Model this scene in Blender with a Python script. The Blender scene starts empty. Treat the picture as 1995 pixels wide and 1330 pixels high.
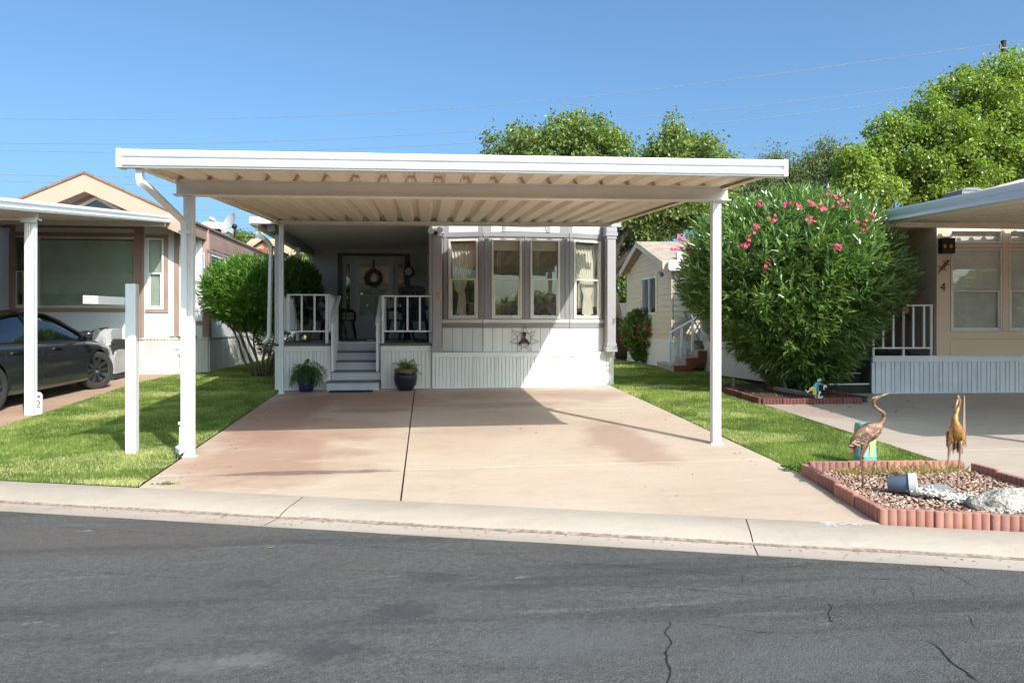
import bpy, bmesh, math, random
import numpy as np
from mathutils import Vector, Matrix, noise as mnoise
random.seed(7); RNG = np.random.default_rng(11)
SC = bpy.context.scene
COL = SC.collection
R = math.radians

# ---------------------------------------------------------------- camera
EYE = 1.45
YAW = R(6.46)
cam = bpy.data.cameras.new("camera"); cam_o = bpy.data.objects.new("camera", cam); COL.objects.link(cam_o)
cam_o.location = (0, 0, EYE); cam_o.rotation_euler = (R(90), 0, -YAW)
cam.sensor_width = 36; cam.lens = 26.71; cam.shift_y = -0.0165; cam.clip_start = 0.05; cam.clip_end = 3000
SC.camera = cam_o
# ---------------------------------------------------------------- sky and sun
SUN = Vector((1.40, -2.70, 2.45)).normalized()
W = bpy.data.worlds.new("World"); SC.world = W; W.use_nodes = True
nt = W.node_tree
sky = nt.nodes.new("ShaderNodeTexSky"); sky.sky_type = 'NISHITA'; sky.sun_disc = False
sky.sun_elevation = math.asin(SUN.z); sky.sun_rotation = math.atan2(SUN.x, SUN.y)
sky.air_density = 0.8; sky.dust_density = 6.5; sky.ozone_density = 1.6; sky.altitude = 500
bg = nt.nodes["Background"]; bg.inputs[1].default_value = 0.15
tn = nt.nodes.new('ShaderNodeMix'); tn.data_type = 'RGBA'; tn.blend_type = 'MULTIPLY'; tn.inputs[0].default_value = 1; tn.inputs[7].default_value = (.67, .94, 1.05, 1)   # clear desert air: a bluer sky
nt.links.new(sky.outputs[0], tn.inputs[6]); nt.links.new(tn.outputs[2], bg.inputs[0])
sl = bpy.data.lights.new("sun", 'SUN'); sl.energy = 3.4; sl.angle = R(0.53); sl.color = (1.0, 0.945, 0.87)
so = bpy.data.objects.new("sun", sl); COL.objects.link(so); so.rotation_euler = (-SUN).to_track_quat('-Z', 'Y').to_euler(); so.location = (5, -10, 20)
SC.view_settings.view_transform = 'Standard'; SC.view_settings.look = 'None'
SC.view_settings.exposure = 0.72; SC.view_settings.gamma = 1.0
SC.cycles.max_bounces = 10; SC.cycles.diffuse_bounces = 7; SC.cycles.transparent_max_bounces = 16; SC.cycles.use_denoising = True
SC.cycles.caustics_reflective = False; SC.cycles.caustics_refractive = False

# ---------------------------------------------------------------- measuring: a photo point at a known distance -> metres
CT, ST = math.cos(YAW), math.sin(YAW)
def ray(px, py):
    dx = (px - 997.5) / 1480.; return dx * CT + ST, CT - dx * ST, (632. - py) / 1480.
def P(px, py, Y):
    x, y, z = ray(px, py); t = Y / y; return Vector((x * t, Y, z * t + EYE))
def XA(px, Y): return P(px, 632, Y).x
def ZA(px, py, Y): return P(px, py, Y).z
def PX(px, py, X):
    x, y, z = ray(px, py); t = X / x; return Vector((X, y * t, z * t + EYE))
def G(px, py):
    x, y, z = ray(px, py); t = -1.598 / (z - .034 * y - .005 * x); return Vector((x * t, y * t, z * t + EYE))
def gz(x, y): return -.148 + .034 * min(y, 17.5) + .005 * x
def curb_y(x): return 6.02 - .307 * x
def vst(x, y): return (curb_y(x) - y) * .956            # distance past the back of the curb, towards the street

# ---------------------------------------------------------------- materials
MATS = {}
def nodes_of(name):
    m = bpy.data.materials.new(name); m.use_nodes = True; t = m.node_tree
    return m, t, t.nodes["Principled BSDF"]
def coords(t, scale=(1, 1, 1), rot=(0, 0, 0)):
    tc = t.nodes.new("ShaderNodeTexCoord"); mp = t.nodes.new("ShaderNodeMapping")
    mp.inputs['Scale'].default_value = scale; mp.inputs['Rotation'].default_value = rot
    t.links.new(tc.outputs['Object'], mp.inputs[0]); return mp.outputs[0]
def noise(t, vec, scale, detail=4, rough=.55, dist=0):
    n = t.nodes.new("ShaderNodeTexNoise"); n.inputs['Scale'].default_value = scale; n.inputs['Detail'].default_value = detail
    n.inputs['Roughness'].default_value = rough; n.inputs['Distortion'].default_value = dist
    if vec is not None: t.links.new(vec, n.inputs['Vector'])
    return n.outputs[0]
def ramp(t, fac, lo, hi, a=(0, 0, 0, 1), b=(1, 1, 1, 1)):
    r = t.nodes.new("ShaderNodeValToRGB"); r.color_ramp.elements[0].position = lo; r.color_ramp.elements[1].position = hi
    r.color_ramp.elements[0].color = a; r.color_ramp.elements[1].color = b
    t.links.new(fac, r.inputs[0]); return r.outputs[0]
def mix(t, fac, a, b, mode='MIX'):
    n = t.nodes.new("ShaderNodeMix"); n.data_type = 'RGBA'; n.blend_type = mode
    for s, v in ((0, fac), (6, a), (7, b)):
        if isinstance(v, (int, float)): n.inputs[s].default_value = v
        elif isinstance(v, tuple): n.inputs[s].default_value = v
        else: t.links.new(v, n.inputs[s])
    return n.outputs[2]
def math_n(t, op, a, b):
    n = t.nodes.new("ShaderNodeMath"); n.operation = op
    for s, v in ((0, a), (1, b)):
        if isinstance(v, (int, float)): n.inputs[s].default_value = v
        else: t.links.new(v, n.inputs[s])
    return n.outputs[0]
def bump(t, b, h, strength=.3, dist=.01):
    n = t.nodes.new("ShaderNodeBump"); n.inputs['Strength'].default_value = strength; n.inputs['Distance'].default_value = dist
    t.links.new(h, n.inputs['Height']); t.links.new(n.outputs[0], b.inputs['Normal'])
def c4(c): return (c[0], c[1], c[2], 1)
def mk(name, col, rough=.6, col2=None, scale=3, lo=.35, hi=.7, bmp=0, bscale=60, bdist=.004, metal=0, stretch=(1, 1, 1), fine=.06, fscale=80, spec=None, coat=0):
    m, t, b = nodes_of(name)
    v = coords(t, stretch)
    col2 = col2 or tuple(x * .82 for x in col)
    c = mix(t, ramp(t, noise(t, v, scale, 5), lo, hi), c4(col), c4(col2))
    if fine:
        f = ramp(t, noise(t, coords(t), fscale, 3), .3, .7, (1 - fine, 1 - fine, 1 - fine, 1), (1 + fine, 1 + fine, 1 + fine, 1))
        c = mix(t, 1.0, c, f, 'MULTIPLY')
    t.links.new(c, b.inputs['Base Color'])
    b.inputs['Roughness'].default_value = rough; b.inputs['Metallic'].default_value = metal
    if spec is not None: b.inputs['Specular IOR Level'].default_value = spec
    if coat: b.inputs['Coat Weight'].default_value = coat; b.inputs['Coat Roughness'].default_value = .03
    if bmp: bump(t, b, noise(t, coords(t), bscale, 4), bmp, bdist)
    MATS[name] = m; return m
def glass(name, tint=(.82, .86, .84), refl=1.0, rough=.015):
    m = bpy.data.materials.new(name); m.use_nodes = True; t = m.node_tree; t.nodes.clear()
    o = t.nodes.new("ShaderNodeOutputMaterial"); mx = t.nodes.new("ShaderNodeMixShader")
    tr = t.nodes.new("ShaderNodeBsdfTransparent"); tr.inputs[0].default_value = c4(tint)
    gl = t.nodes.new("ShaderNodeBsdfGlossy"); gl.inputs['Roughness'].default_value = rough
    fr = t.nodes.new("ShaderNodeLayerWeight"); fr.inputs[0].default_value = .5
    w = noise(t, coords(t), 1.6, 2)
    bp = t.nodes.new("ShaderNodeBump"); bp.inputs['Strength'].default_value = .12; bp.inputs['Distance'].default_value = .01
    t.links.new(w, bp.inputs['Height']); t.links.new(bp.outputs[0], gl.inputs['Normal'])
    f = math_n(t, 'MINIMUM', math_n(t, 'ADD', math_n(t, 'MULTIPLY', math_n(t, 'POWER', fr.outputs['Facing'], 5), .9), .045 * refl), 1.0)
    t.links.new(f, mx.inputs[0]); t.links.new(tr.outputs[0], mx.inputs[1]); t.links.new(gl.outputs[0], mx.inputs[2])
    t.links.new(mx.outputs[0], o.inputs[0]); MATS[name] = m; return m
def leafmat(name, a, b, c=None, rough=.45, trans=.35, spec=.5):
    """leaf colour varies leaf by leaf with the attribute 'vary'"""
    m, t, p = nodes_of(name)
    at = t.nodes.new("ShaderNodeAttribute"); at.attribute_name = "vary"
    r = t.nodes.new("ShaderNodeValToRGB"); e = r.color_ramp.elements
    e[0].position = .0; e[0].color = c4(a); e[1].position = .8; e[1].color = c4(b)
    if c: k = e.new(1.0); k.color = c4(c)
    t.links.new(at.outputs['Fac'], r.inputs[0]); t.links.new(r.outputs[0], p.inputs['Base Color'])
    p.inputs['Roughness'].default_value = rough; p.inputs['Specular IOR Level'].default_value = spec
    tl = t.nodes.new("ShaderNodeBsdfTranslucent"); g = mix(t, 1.0, r.outputs[0], (1.5, 1.7, .6, 1), 'MULTIPLY'); t.links.new(g, tl.inputs[0])
    mx = t.nodes.new("ShaderNodeMixShader"); mx.inputs[0].default_value = trans
    out = t.nodes["Material Output"]; t.links.new(p.outputs[0], mx.inputs[1]); t.links.new(tl.outputs[0], mx.inputs[2]); t.links.new(mx.outputs[0], out.inputs[0])
    MATS[name] = m; return m

# ---------------------------------------------------------------- mesh building
class Fr:
    """a wall frame: u along the wall, d outward, z up"""
    def __init__(s, x, y, ang=0): s.o = (x, y); s.a = ang; s.u = (math.cos(ang), math.sin(ang)); s.n = (math.sin(ang), -math.cos(ang))
    def p(s, u, d, z): return (s.o[0] + u * s.u[0] + d * s.n[0], s.o[1] + u * s.u[1] + d * s.n[1], z)
WORLD = Fr(0, 0, 0)
def fr2(a, b):
    f = Fr(a[0], a[1], math.atan2(b[1] - a[1], b[0] - a[0])); f.L = math.hypot(b[0] - a[0], b[1] - a[1]); return f
ORI = {}
class MB:
    def __init__(s): s.v = []; s.f = []
    def add(s, vs, fs):
        n = len(s.v); s.v += [tuple(v) for v in vs]; s.f += [tuple(i + n for i in f) for f in fs]; return s
    def hexa(s, p):
        return s.add(p, [(0, 3, 2, 1), (4, 5, 6, 7), (0, 1, 5, 4), (1, 2, 6, 5), (2, 3, 7, 6), (3, 0, 4, 7)])
    def box(s, x0, x1, y0, y1, z0, z1):
        return s.hexa([(x0, y0, z0), (x1, y0, z0), (x1, y1, z0), (x0, y1, z0), (x0, y0, z1), (x1, y0, z1), (x1, y1, z1), (x0, y1, z1)])
    def fb(s, f, u0, u1, d0, d1, z0, z1):        # box in a wall frame
        return s.hexa([f.p(u0, d1, z0), f.p(u1, d1, z0), f.p(u1, d0, z0), f.p(u0, d0, z0), f.p(u0, d1, z1), f.p(u1, d1, z1), f.p(u1, d0, z1), f.p(u0, d0, z1)])
    def prism(s, poly, z0, z1, top=None):
        """poly: list of (x,y) ccw; z may be functions"""
        n = len(poly); a = z0 if callable(z0) else (lambda x, y: z0); b = z1 if callable(z1) else (lambda x, y: z1)
        vs = [(x, y, a(x, y)) for x, y in poly] + [(x, y, b(x, y)) for x, y in poly]
        return s.add(vs, [tuple(range(n - 1, -1, -1)), tuple(range(n, 2 * n))] + [(i, (i + 1) % n, n + (i + 1) % n, n + i) for i in range(n)])
    def extrude(s, poly3, vec):
        n = len(poly3); vec = Vector(vec); vs = [Vector(p) for p in poly3] + [Vector(p) + vec for p in poly3]
        return s.add(vs, [tuple(range(n - 1, -1, -1)), tuple(range(n, 2 * n))] + [(i, (i + 1) % n, n + (i + 1) % n, n + i) for i in range(n)])
    def sweep(s, path, sec, scales=None, up=(0, 0, 1), cap=True):
        """sec: list of (a,b) in the plane across the path"""
        path = [Vector(p) for p in path]; m = len(sec); rings = []; ref = Vector(up)
        for i, p in enumerate(path):
            d = (path[min(i + 1, len(path) - 1)] - path[max(i - 1, 0)]).normalized()
            x = d.cross(ref)
            if x.length < 1e-3: x = d.cross(Vector((1, .01, 0)))
            x.normalize(); y = x.cross(d).normalized(); ref = y
            k = scales[i] if scales else 1
            kx, ky = k if isinstance(k, tuple) else (k, k)
            rings.append([p + x * a * kx + y * b * ky for a, b in sec])
        vs = [v for r in rings for v in r]; fs = []
        for i in range(len(path) - 1):
            for j in range(m):
                fs.append((i * m + j, i * m + (j + 1) % m, (i + 1) * m + (j + 1) % m, (i + 1) * m + j))
        if cap: fs += [tuple(range(m - 1, -1, -1)), tuple(range((len(path) - 1) * m, len(path) * m))]
        return s.add(vs, fs)
    def tube(s, path, r, n=8, up=(0, 0, 1)):
        sec = [(math.cos(2 * math.pi * i / n), math.sin(2 * math.pi * i / n)) for i in range(n)]
        return s.sweep(path, sec, r if isinstance(r, list) else [r] * len(path), up)
    def bar(s, a, b, w, h, up=(0, 0, 1)):
        return s.sweep([a, b], [(-w / 2, -h / 2), (w / 2, -h / 2), (w / 2, h / 2), (-w / 2, h / 2)], None, up)
    def lathe(s, prof, c=(0, 0, 0), n=24, axis=None):
        M = Matrix.Translation(c) @ (Vector((0, 0, 1)).rotation_difference(Vector(axis)).to_matrix().to_4x4() if axis else Matrix())
        vs = []; fs = []; m = len(prof)
        for i in range(n):
            a = 2 * math.pi * i / n
            for r, z in prof: vs.append(M @ Vector((r * math.cos(a), r * math.sin(a), z)))
        for i in range(n):
            for j in range(m - 1):
                fs.append((i * m + j, ((i + 1) % n) * m + j, ((i + 1) % n) * m + j + 1, i * m + j + 1))
        return s.add(vs, fs)
    def blob(s, c, r, n=10, rough=0, seed=0):
        bm = bmesh.new(); bmesh.ops.create_icosphere(bm, subdivisions=3 if n > 8 else 2, radius=1)
        vs = []
        for v in bm.verts:
            k = 1 + rough * mnoise.noise(v.co * 1.7 + Vector((seed, seed * .7, 0))) + rough * .5 * mnoise.noise(v.co * 4.1 + Vector((seed, 3, 0)))
            vs.append((c[0] + v.co.x * r[0] * k, c[1] + v.co.y * r[1] * k, c[2] + v.co.z * r[2] * k))
        s.add(vs, [tuple(v.index for v in f.verts) for f in bm.faces]); bm.free(); return s
    def build(s, name, mat, parent=None, smooth=None, bevel=0, origin=None, solid=0):
        me = bpy.data.meshes.new(name)
        o = bpy.data.objects.new(name, me); COL.objects.link(o)
        root = parent
        while root is not None and root.parent is not None: root = root.parent
        if root is not None: og = ORI[root]
        else:
            if origin is None:
                a = np.array(s.v); origin = (float((a[:, 0].min() + a[:, 0].max()) / 2), float((a[:, 1].min() + a[:, 1].max()) / 2), float(a[:, 2].min()))
            og = Vector(origin); o.location = og; ORI[o] = og
        me.from_pydata([(x - og[0], y - og[1], z - og[2]) for x, y, z in s.v], [], s.f); me.validate(); me.update()
        if mat: me.materials.append(MATS[mat] if isinstance(mat, str) else mat)
        if parent is not None: o.parent = parent
        if smooth is not None:
            for p in me.polygons: p.use_smooth = True
            if smooth > 0: me.set_sharp_from_angle(angle=R(smooth))
        if solid:
            md = o.modifiers.new("solid", 'SOLIDIFY'); md.thickness = solid; md.offset = 0
        if bevel:
            md = o.modifiers.new("bevel", 'BEVEL'); md.width = bevel; md.segments = 2; md.limit_method = 'ANGLE'; md.angle_limit = R(40)
        return o
def mesh_np(name, V, F, mat, parent=None, vary=None, smooth=False, origin=(0, 0, 0)):
    """V (n,3), F (m,k) numpy; vary per vertex"""
    root = parent
    while root is not None and root.parent is not None: root = root.parent
    og = np.array(ORI[root] if root is not None else origin, dtype=float)
    me = bpy.data.meshes.new(name); n, k = F.shape
    me.vertices.add(len(V)); me.vertices.foreach_set("co", (V - og).astype(np.float32).ravel())
    me.loops.add(n * k); me.loops.foreach_set("vertex_index", F.astype(np.int32).ravel())
    me.polygons.add(n); me.polygons.foreach_set("loop_start", np.arange(0, n * k, k, dtype=np.int32))
    if vary is not None:
        at = me.attributes.new("vary", 'FLOAT', 'POINT'); at.data.foreach_set("value", vary.astype(np.float32))
    me.update(calc_edges=True)
    if smooth: me.polygons.foreach_set("use_smooth", np.ones(n, dtype=bool))
    me.materials.append(MATS[mat]); o = bpy.data.objects.new(name, me); COL.objects.link(o)
    if parent is not None: o.parent = parent
    else: o.location = og; ORI[o] = Vector(og)
    return o
def tag(o, label=None, cat=None, group=None, kind=None):
    if label: o['label'] = label
    if cat: o['category'] = cat
    if group: o['group'] = group
    if kind: o['kind'] = kind
    return o
def thing(name, loc, label, cat, group=None):
    o = bpy.data.objects.new(name, None); COL.objects.link(o); o.location = loc; o.empty_display_size = .2
    ORI[o] = Vector(loc); return tag(o, label, cat, group)
def struct(o): o['kind'] = 'structure'; return o
def kids(o): return [x for x in bpy.data.objects if x.parent == o]
def dup(o, loc, rz=None, label=None, parent=None):
    c = o.copy(); COL.objects.link(c); c.parent = parent
    if parent is None:
        c.location = loc
        if rz is not None: c.rotation_euler.z = rz
        if label: c['label'] = label
    for ch in kids(o): dup(ch, None, parent=c)
    return c
def text(name, body, size, depth, mat, parent, M, origin=None):
    cu = bpy.data.curves.new(name, 'FONT'); cu.body = body; cu.size = size; cu.extrude = depth; cu.align_x = 'CENTER'; cu.align_y = 'CENTER'
    t = bpy.data.objects.new(name, cu); COL.objects.link(t)
    me = bpy.data.meshes.new_from_object(t.evaluated_get(bpy.context.evaluated_depsgraph_get()))
    bpy.data.objects.remove(t)
    vs = [M @ v.co for v in me.vertices]; fs = [tuple(p.vertices) for p in me.polygons]
    bpy.data.meshes.remove(me)
    return MB().add(vs, fs).build(name, mat, parent)
def face_M(f, u, d, z):      # text standing on a wall frame
    p = Vector(f.p(u, d, z)); U = Vector((f.u[0], f.u[1], 0)); N = Vector((f.n[0], f.n[1], 0)); Z = Vector((0, 0, 1))
    M = Matrix.Identity(4)
    for i in range(3): M[i][0] = U[i]; M[i][1] = Z[i]; M[i][2] = N[i]; M[i][3] = p[i]
    return M

def wall(mb, f, u0, u1, z0, z1, holes=(), d0=-.08, d1=0):
    us = sorted({u0, u1, *[h[0] for h in holes], *[h[1] for h in holes]}); zs = sorted({z0, z1, *[h[2] for h in holes], *[h[3] for h in holes]})
    us = [u for u in us if u0 <= u <= u1]; zs = [z for z in zs if z0 <= z <= z1]
    for i in range(len(us) - 1):
        run = None
        for j in range(len(zs) - 1):
            cu, cz = (us[i] + us[i + 1]) / 2, (zs[j] + zs[j + 1]) / 2
            hit = any(h[0] < cu < h[1] and h[2] < cz < h[3] for h in holes)
            if not hit:
                if run is None: run = zs[j]
            if run is not None and (hit or j == len(zs) - 2):
                mb.fb(f, us[i], us[i + 1], d0, d1, run, zs[j] if hit else zs[j + 1]); run = None
    return mb
def boards(mb, f, u0, u1, z0, z1, holes=(), size=.2, gap=.008, proud=.005, vertical=True, lap=0):
    """cladding boards with real grooves"""
    if vertical:
        n = max(1, round((u1 - u0) / size)); w = (u1 - u0) / n
        for i in range(n):
            a, b = u0 + i * w + gap / 2, u0 + (i + 1) * w - gap / 2
            segs = [(z0, z1)]
            for h in holes:
                if h[0] < b and h[1] > a:
                    if h[0] <= a and h[1] >= b:
                        segs = [q for (p0, p1) in segs for q in ((p0, min(p1, h[2])), (max(p0, h[3]), p1)) if q[1] - q[0] > .005]
                    else:
                        (aa, bb) = (a, h[0]) if h[0] > a else (h[1], b)
                        if h[0] > a and h[1] < b: aa, bb = a, h[0]
                        if bb - aa > .004: mb.fb(f, aa, bb, 0, proud, max(z0, h[2]), min(z1, h[3]))
                        segs = [q for (p0, p1) in segs for q in ((p0, min(p1, h[2])), (max(p0, h[3]), p1)) if q[1] - q[0] > .005]
            for p0, p1 in segs: mb.fb(f, a, b, 0, proud, p0, p1)
    else:
        n = max(1, round((z1 - z0) / size)); w = (z1 - z0) / n
        for i in range(n):
            a, b = z0 + i * w, z0 + (i + 1) * w
            segs = [(u0, u1)]
            for h in holes:
                if h[2] < b - .01 and h[3] > a + .01: segs = [q for (p0, p1) in segs for q in ((p0, min(p1, h[0])), (max(p0, h[1]), p1)) if q[1] - q[0] > .005]
            for p0, p1 in segs:
                mb.hexa([f.p(p0, lap + .002, a), f.p(p1, lap + .002, a), f.p(p1, 0, a), f.p(p0, 0, a), f.p(p0, .003, b), f.p(p1, .003, b), f.p(p1, 0, b), f.p(p0, 0, b)])
    return mb
def ring(mb, f, u0, u1, z0, z1, w, d0, d1, wb=None):
    wb = wb or w
    mb.fb(f, u0, u0 + w, d0, d1, z0, z1); mb.fb(f, u1 - w, u1, d0, d1, z0, z1)
    mb.fb(f, u0 + w, u1 - w, d0, d1 - .001, z1 - w, z1); mb.fb(f, u0 + w, u1 - w, d0, d1 - .001, z0, z0 + wb); return mb
def window(parent, f, u0, u1, z0, z1, rail=None, mat='vinyl_cream', fw=.035, gl='pane_glass', latch=False, name='window'):
    fr = ring(MB(), f, u0, u1, z0, z1, fw, -.06, .022).build(name, mat, parent, bevel=.004)
    a, b = u0 + fw, u1 - fw
    if rail:
        s = ring(MB(), f, a + .001, b - .001, z0 + fw + .001, rail + .02, .028, -.035, .008); s.build('sash', mat, fr, bevel=.003)
        MB().fb(f, a, b, -.05, -.046, rail, z1 - fw).build('pane', gl, fr)
        MB().fb(f, a + .029, b - .029, -.02, -.016, z0 + fw + .03, rail - .01).build('pane', gl, fr)
    else: MB().fb(f, a, b, -.03, -.026, z0 + fw, z1 - fw).build('pane', gl, fr)
    if latch:
        l = MB()
        for q in (.3, .7): l.fb(f, a + (b - a) * q - .02, a + (b - a) * q + .02, .009, .018, z0 + fw + .028, z0 + fw + .046)
        l.build('latch', 'black_plastic', fr)
    return fr
def blind(parent, f, u0, u1, z0, z1, d=-.09, mat='blind_white', pitch=.03, tilt=.6, name='blind'):
    m = MB(); n = int((z1 - z0) / pitch)
    for i in range(n):
        z = z0 + (i + .5) * pitch; h = pitch * tilt
        m.add([f.p(u0, d - .010, z - h), f.p(u1, d - .010, z - h), f.p(u1, d + .010, z + h), f.p(u0, d + .010, z + h)], [(0, 1, 2, 3)])
    return m.build(name, mat, parent)
def curtain(parent, f, pts, d=-.14, mat='curtain_cloth', folds=9, name='curtain'):
    """pts: list of (z, u_left, u_right) from the top down; hangs in folds"""
    m = MB(); n = folds * 6; vs = []; fs = []
    for z, a, b in pts:
        for i in range(n + 1):
            q = i / n; vs.append(f.p(a + (b - a) * q, d + .018 * math.sin(q * folds * 2 * math.pi), z))
    for r in range(len(pts) - 1):
        for i in range(n):
            k = r * (n + 1) + i; fs.append((k, k + 1, k + n + 2, k + n + 1))
    return m.add(vs, fs).build(name, mat, parent, smooth=0)
# ---------------------------------------------------------------- material library
mk('white_paint', (.76, .75, .74), .42, (.70, .68, .65), 1.2, bmp=.05)
mk('alu_white', (.68, .69, .70), .35, (.61, .605, .59), .9, lo=.45, hi=.9, fine=.02, stretch=(1, 1, 2))
mk('alu_roof', (.87, .78, .65), .45, (.79, .69, .56), .7, stretch=(3, .25, 1), fine=.03)
mk('alu_beam', (.76, .745, .72), .45, (.69, .665, .63), .8, fine=.02)
mk('post_white', (.71, .71, .72), .38, (.62, .60, .56), 1.5, lo=.5, hi=.95, stretch=(1, 1, .4), fine=.02)
mk('vinyl_cream', (.72, .66, .60), .45, fine=.02)
mk('vinyl_white', (.80, .80, .79), .4, fine=.02)
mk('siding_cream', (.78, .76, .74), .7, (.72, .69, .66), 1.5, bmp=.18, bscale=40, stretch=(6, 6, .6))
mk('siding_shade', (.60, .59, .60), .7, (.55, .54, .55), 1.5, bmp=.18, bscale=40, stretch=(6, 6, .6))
mk('trim_grey', (.27, .258, .265), .6, (.245, .235, .24), 2, bmp=.2, bscale=45, stretch=(1, 1, 1))
mk('trim_lilac', (.36, .335, .35), .6, (.325, .30, .315), 2, bmp=.2, bscale=45)
mk('trim_dark', (.12, .125, .145), .6, bmp=.15)
mk('skirt_white', (.80, .79, .77), .55, (.70, .64, .57), .9, lo=.5, hi=.95, fine=.03, stretch=(2, 2, 1))
mk('deck_edge', (.13, .12, .11), .8, bmp=.3)
mk('deck_floor', (.17, .16, .15), .8, stretch=(.4, 6, 1), bmp=.2)
mk('step_grey', (.56, .58, .62), .6, (.49, .50, .54), 2, fine=.05)
mk('step_nose', (.16, .16, .17), .75, bmp=.3, bscale=120)
mk('door_white', (.62, .65, .69), .45, (.58, .61, .65), 1.3, fine=.02)
mk('black_plastic', (.012, .013, .018), .42)
mk('navy_plastic', (.012, .016, .035), .4)
mk('blind_white', (.84, .83, .79), .6)
mk('blind_green', (.66, .73, .67), .6)
mk('curtain_cloth', (.80, .77, .71), .9, (.73, .69, .62), 3)
mk('room_dark', (.10, .085, .07), .9)
mk('room_beige', (.55, .48, .40), .9)
mk('room_floor', (.16, .12, .09), .8)
mk('sofa_floral', (.62, .47, .35), .9, (.22, .24, .26), 9, lo=.42, hi=.58)
mk('gold', (.78, .52, .22), .4)
mk('rust', (.10, .045, .025), .65, (.05, .03, .02), 20, bmp=.2, metal=.5)
mk('copper_rust', (.40, .22, .13), .5, (.11, .06, .04), 22, lo=.32, hi=.62, bmp=.7, bscale=60, bdist=.008, metal=.25, fine=.2, fscale=160)
mk('copper_bright', (.56, .30, .09), .42, (.24, .10, .04), 18, lo=.35, hi=.68, bmp=.4, bscale=70, bdist=.006, metal=.35, fine=.15, fscale=160)
mk('cobalt_glaze', (.012, .02, .16), .12, (.008, .012, .08), 4, coat=.5)
mk('navy_glaze', (.008, .010, .030), .1, coat=.6)
mk('terracotta_rim', (.22, .10, .06), .7)
mk('soil', (.085, .045, .03), .95, (.05, .03, .02), 12, bmp=.6, bscale=60, bdist=.02)
mk('door_mat', (.02, .022, .026), .95, bmp=.5, bscale=300)
mk('bark', (.075, .05, .036), .9, (.035, .025, .02), 8, bmp=.7, bscale=25, bdist=.02, stretch=(1, 1, .25))
mk('bark_pale', (.20, .165, .125), .9, (.09, .075, .055), 7, bmp=.5, bscale=40, bdist=.01, stretch=(1, 1, .3))
mk('home_white', (.70, .71, .73), .6, (.64, .65, .67), 1.5, bmp=.12, bscale=45)
mk('home_brown', (.36, .235, .19), .65, (.30, .175, .135), 2, bmp=.15, bscale=45)
mk('home_pink', (.50, .325, .25), .7, (.46, .29, .22), 1.6, bmp=.15)
mk('skirt_stained', (.66, .64, .61), .6, (.52, .44, .37), .8, lo=.45, hi=.8, stretch=(2, 2, 1))
mk('skirt_blue', (.78, .80, .83), .5, fine=.02)
mk('tan_siding', (.70, .535, .39), .7, (.66, .50, .36), 2, bmp=.12, bscale=50, stretch=(.5, .5, 6))
mk('cream_siding', (.66, .57, .44), .7, (.62, .53, .40), 1.6, bmp=.1, bscale=50, stretch=(.5, .5, 6))
mk('cream_trim', (.66, .57, .42), .6)
mk('concrete_step', (.40, .375, .345), .85, (.32, .295, .27), 4, bmp=.3)
mk('rust_side', (.30, .10, .045), .8, (.20, .065, .03), 3, bmp=.3)
mk('iron_black', (.012, .011, .011), .5)
mk('car_paint', (.034, .034, .042), .2, (.034, .034, .042), 1, fine=0, metal=.35, coat=1.0)
mk('car_glass', (.006, .008, .010), .02, fine=0, spec=.9, coat=.6)
mk('tyre', (.035, .033, .031), .85, bmp=.25, bscale=60)
mk('rim_grey', (.20, .20, .21), .35, metal=.9)
mk('chrome', (.55, .56, .58), .2, metal=1)
mk('cover_black', (.025, .025, .028), .75, bmp=.5, bscale=12, bdist=.03)
mk('cover_grey', (.42, .42, .42), .7, (.34, .34, .34), 4, bmp=.6, bscale=10, bdist=.04)
mk('dish_grey', (.50, .50, .50), .5)
mk('mark_dark', (.06, .06, .07), .6)
mk('brick_edge', (.43, .215, .165), .85, (.33, .135, .10), 6, bmp=.35, bscale=70)
mk('brick_edge_old', (.20, .075, .06), .9, (.14, .055, .045), 6, bmp=.35, bscale=70)
mk('pebble_white', (.74, .71, .66), .8, (.60, .56, .50), 8, bmp=.2)
mk('rock_white', (.58, .53, .46), .9, (.34, .30, .26), 7, bmp=1.0, bscale=28, bdist=.05, fine=.2, fscale=60)
mk('pot_blue', (.115, .15, .215), .4, (.10, .13, .19), 3)
mk('pot_rim', (.62, .64, .66), .45)
mk('flagstone', (.26, .26, .26), .8, bmp=.3)
mk('pedestal_green', (.19, .40, .345), .5, (.17, .36, .31), 3, fine=.03)
mk('yellow_paint', (.70, .52, .12), .6)
mk('blue_paint', (.06, .40, .60), .5)
mk('skin_paint', (.62, .42, .27), .6)
mk('white_enamel', (.75, .76, .78), .5)
mk('red_paint', (.55, .03, .03), .5)
mk('weathered_wood', (.19, .175, .16), .9, bmp=.4, stretch=(8, 8, 1))
mk('pole_wood', (.055, .038, .030), .9, stretch=(6, 6, .3), bmp=.3)
mk('wire_grey', (.30, .31, .33), .4)
mk('ac_grey', (.24, .25, .25), .6)
mk('block_grey', (.13, .13, .13), .9, bmp=.3)
mk('stucco_tan', (.52, .34, .21), .85, bmp=.2)
mk('star_rust', (.33, .09, .035), .6)
mk('lamp_white', (.72, .70, .66), .35)
mk('teal_ball', (.04, .30, .33), .25)
mk('pink_petal', (.80, .07, .20), .6, (.62, .03, .12), 30)
mk('red_petal', (.62, .028, .03), .6, (.45, .01, .02), 30)
mk('gecko', (.35, .11, .05), .5, (.10, .05, .03), 40, lo=.45, hi=.55)
mk('amber_glass', (.80, .35, .06), .3)
mk('gas_grey', (.33, .35, .36), .5)
mk('rug_blue', (.05, .09, .16), .95, (.30, .33, .36), 14, lo=.45, hi=.55)
mk('clock_face', (.62, .58, .50), .5)
mk('wreath_twig', (.16, .115, .06), .9)
mk('strap_brown', (.16, .09, .05), .8)
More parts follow.
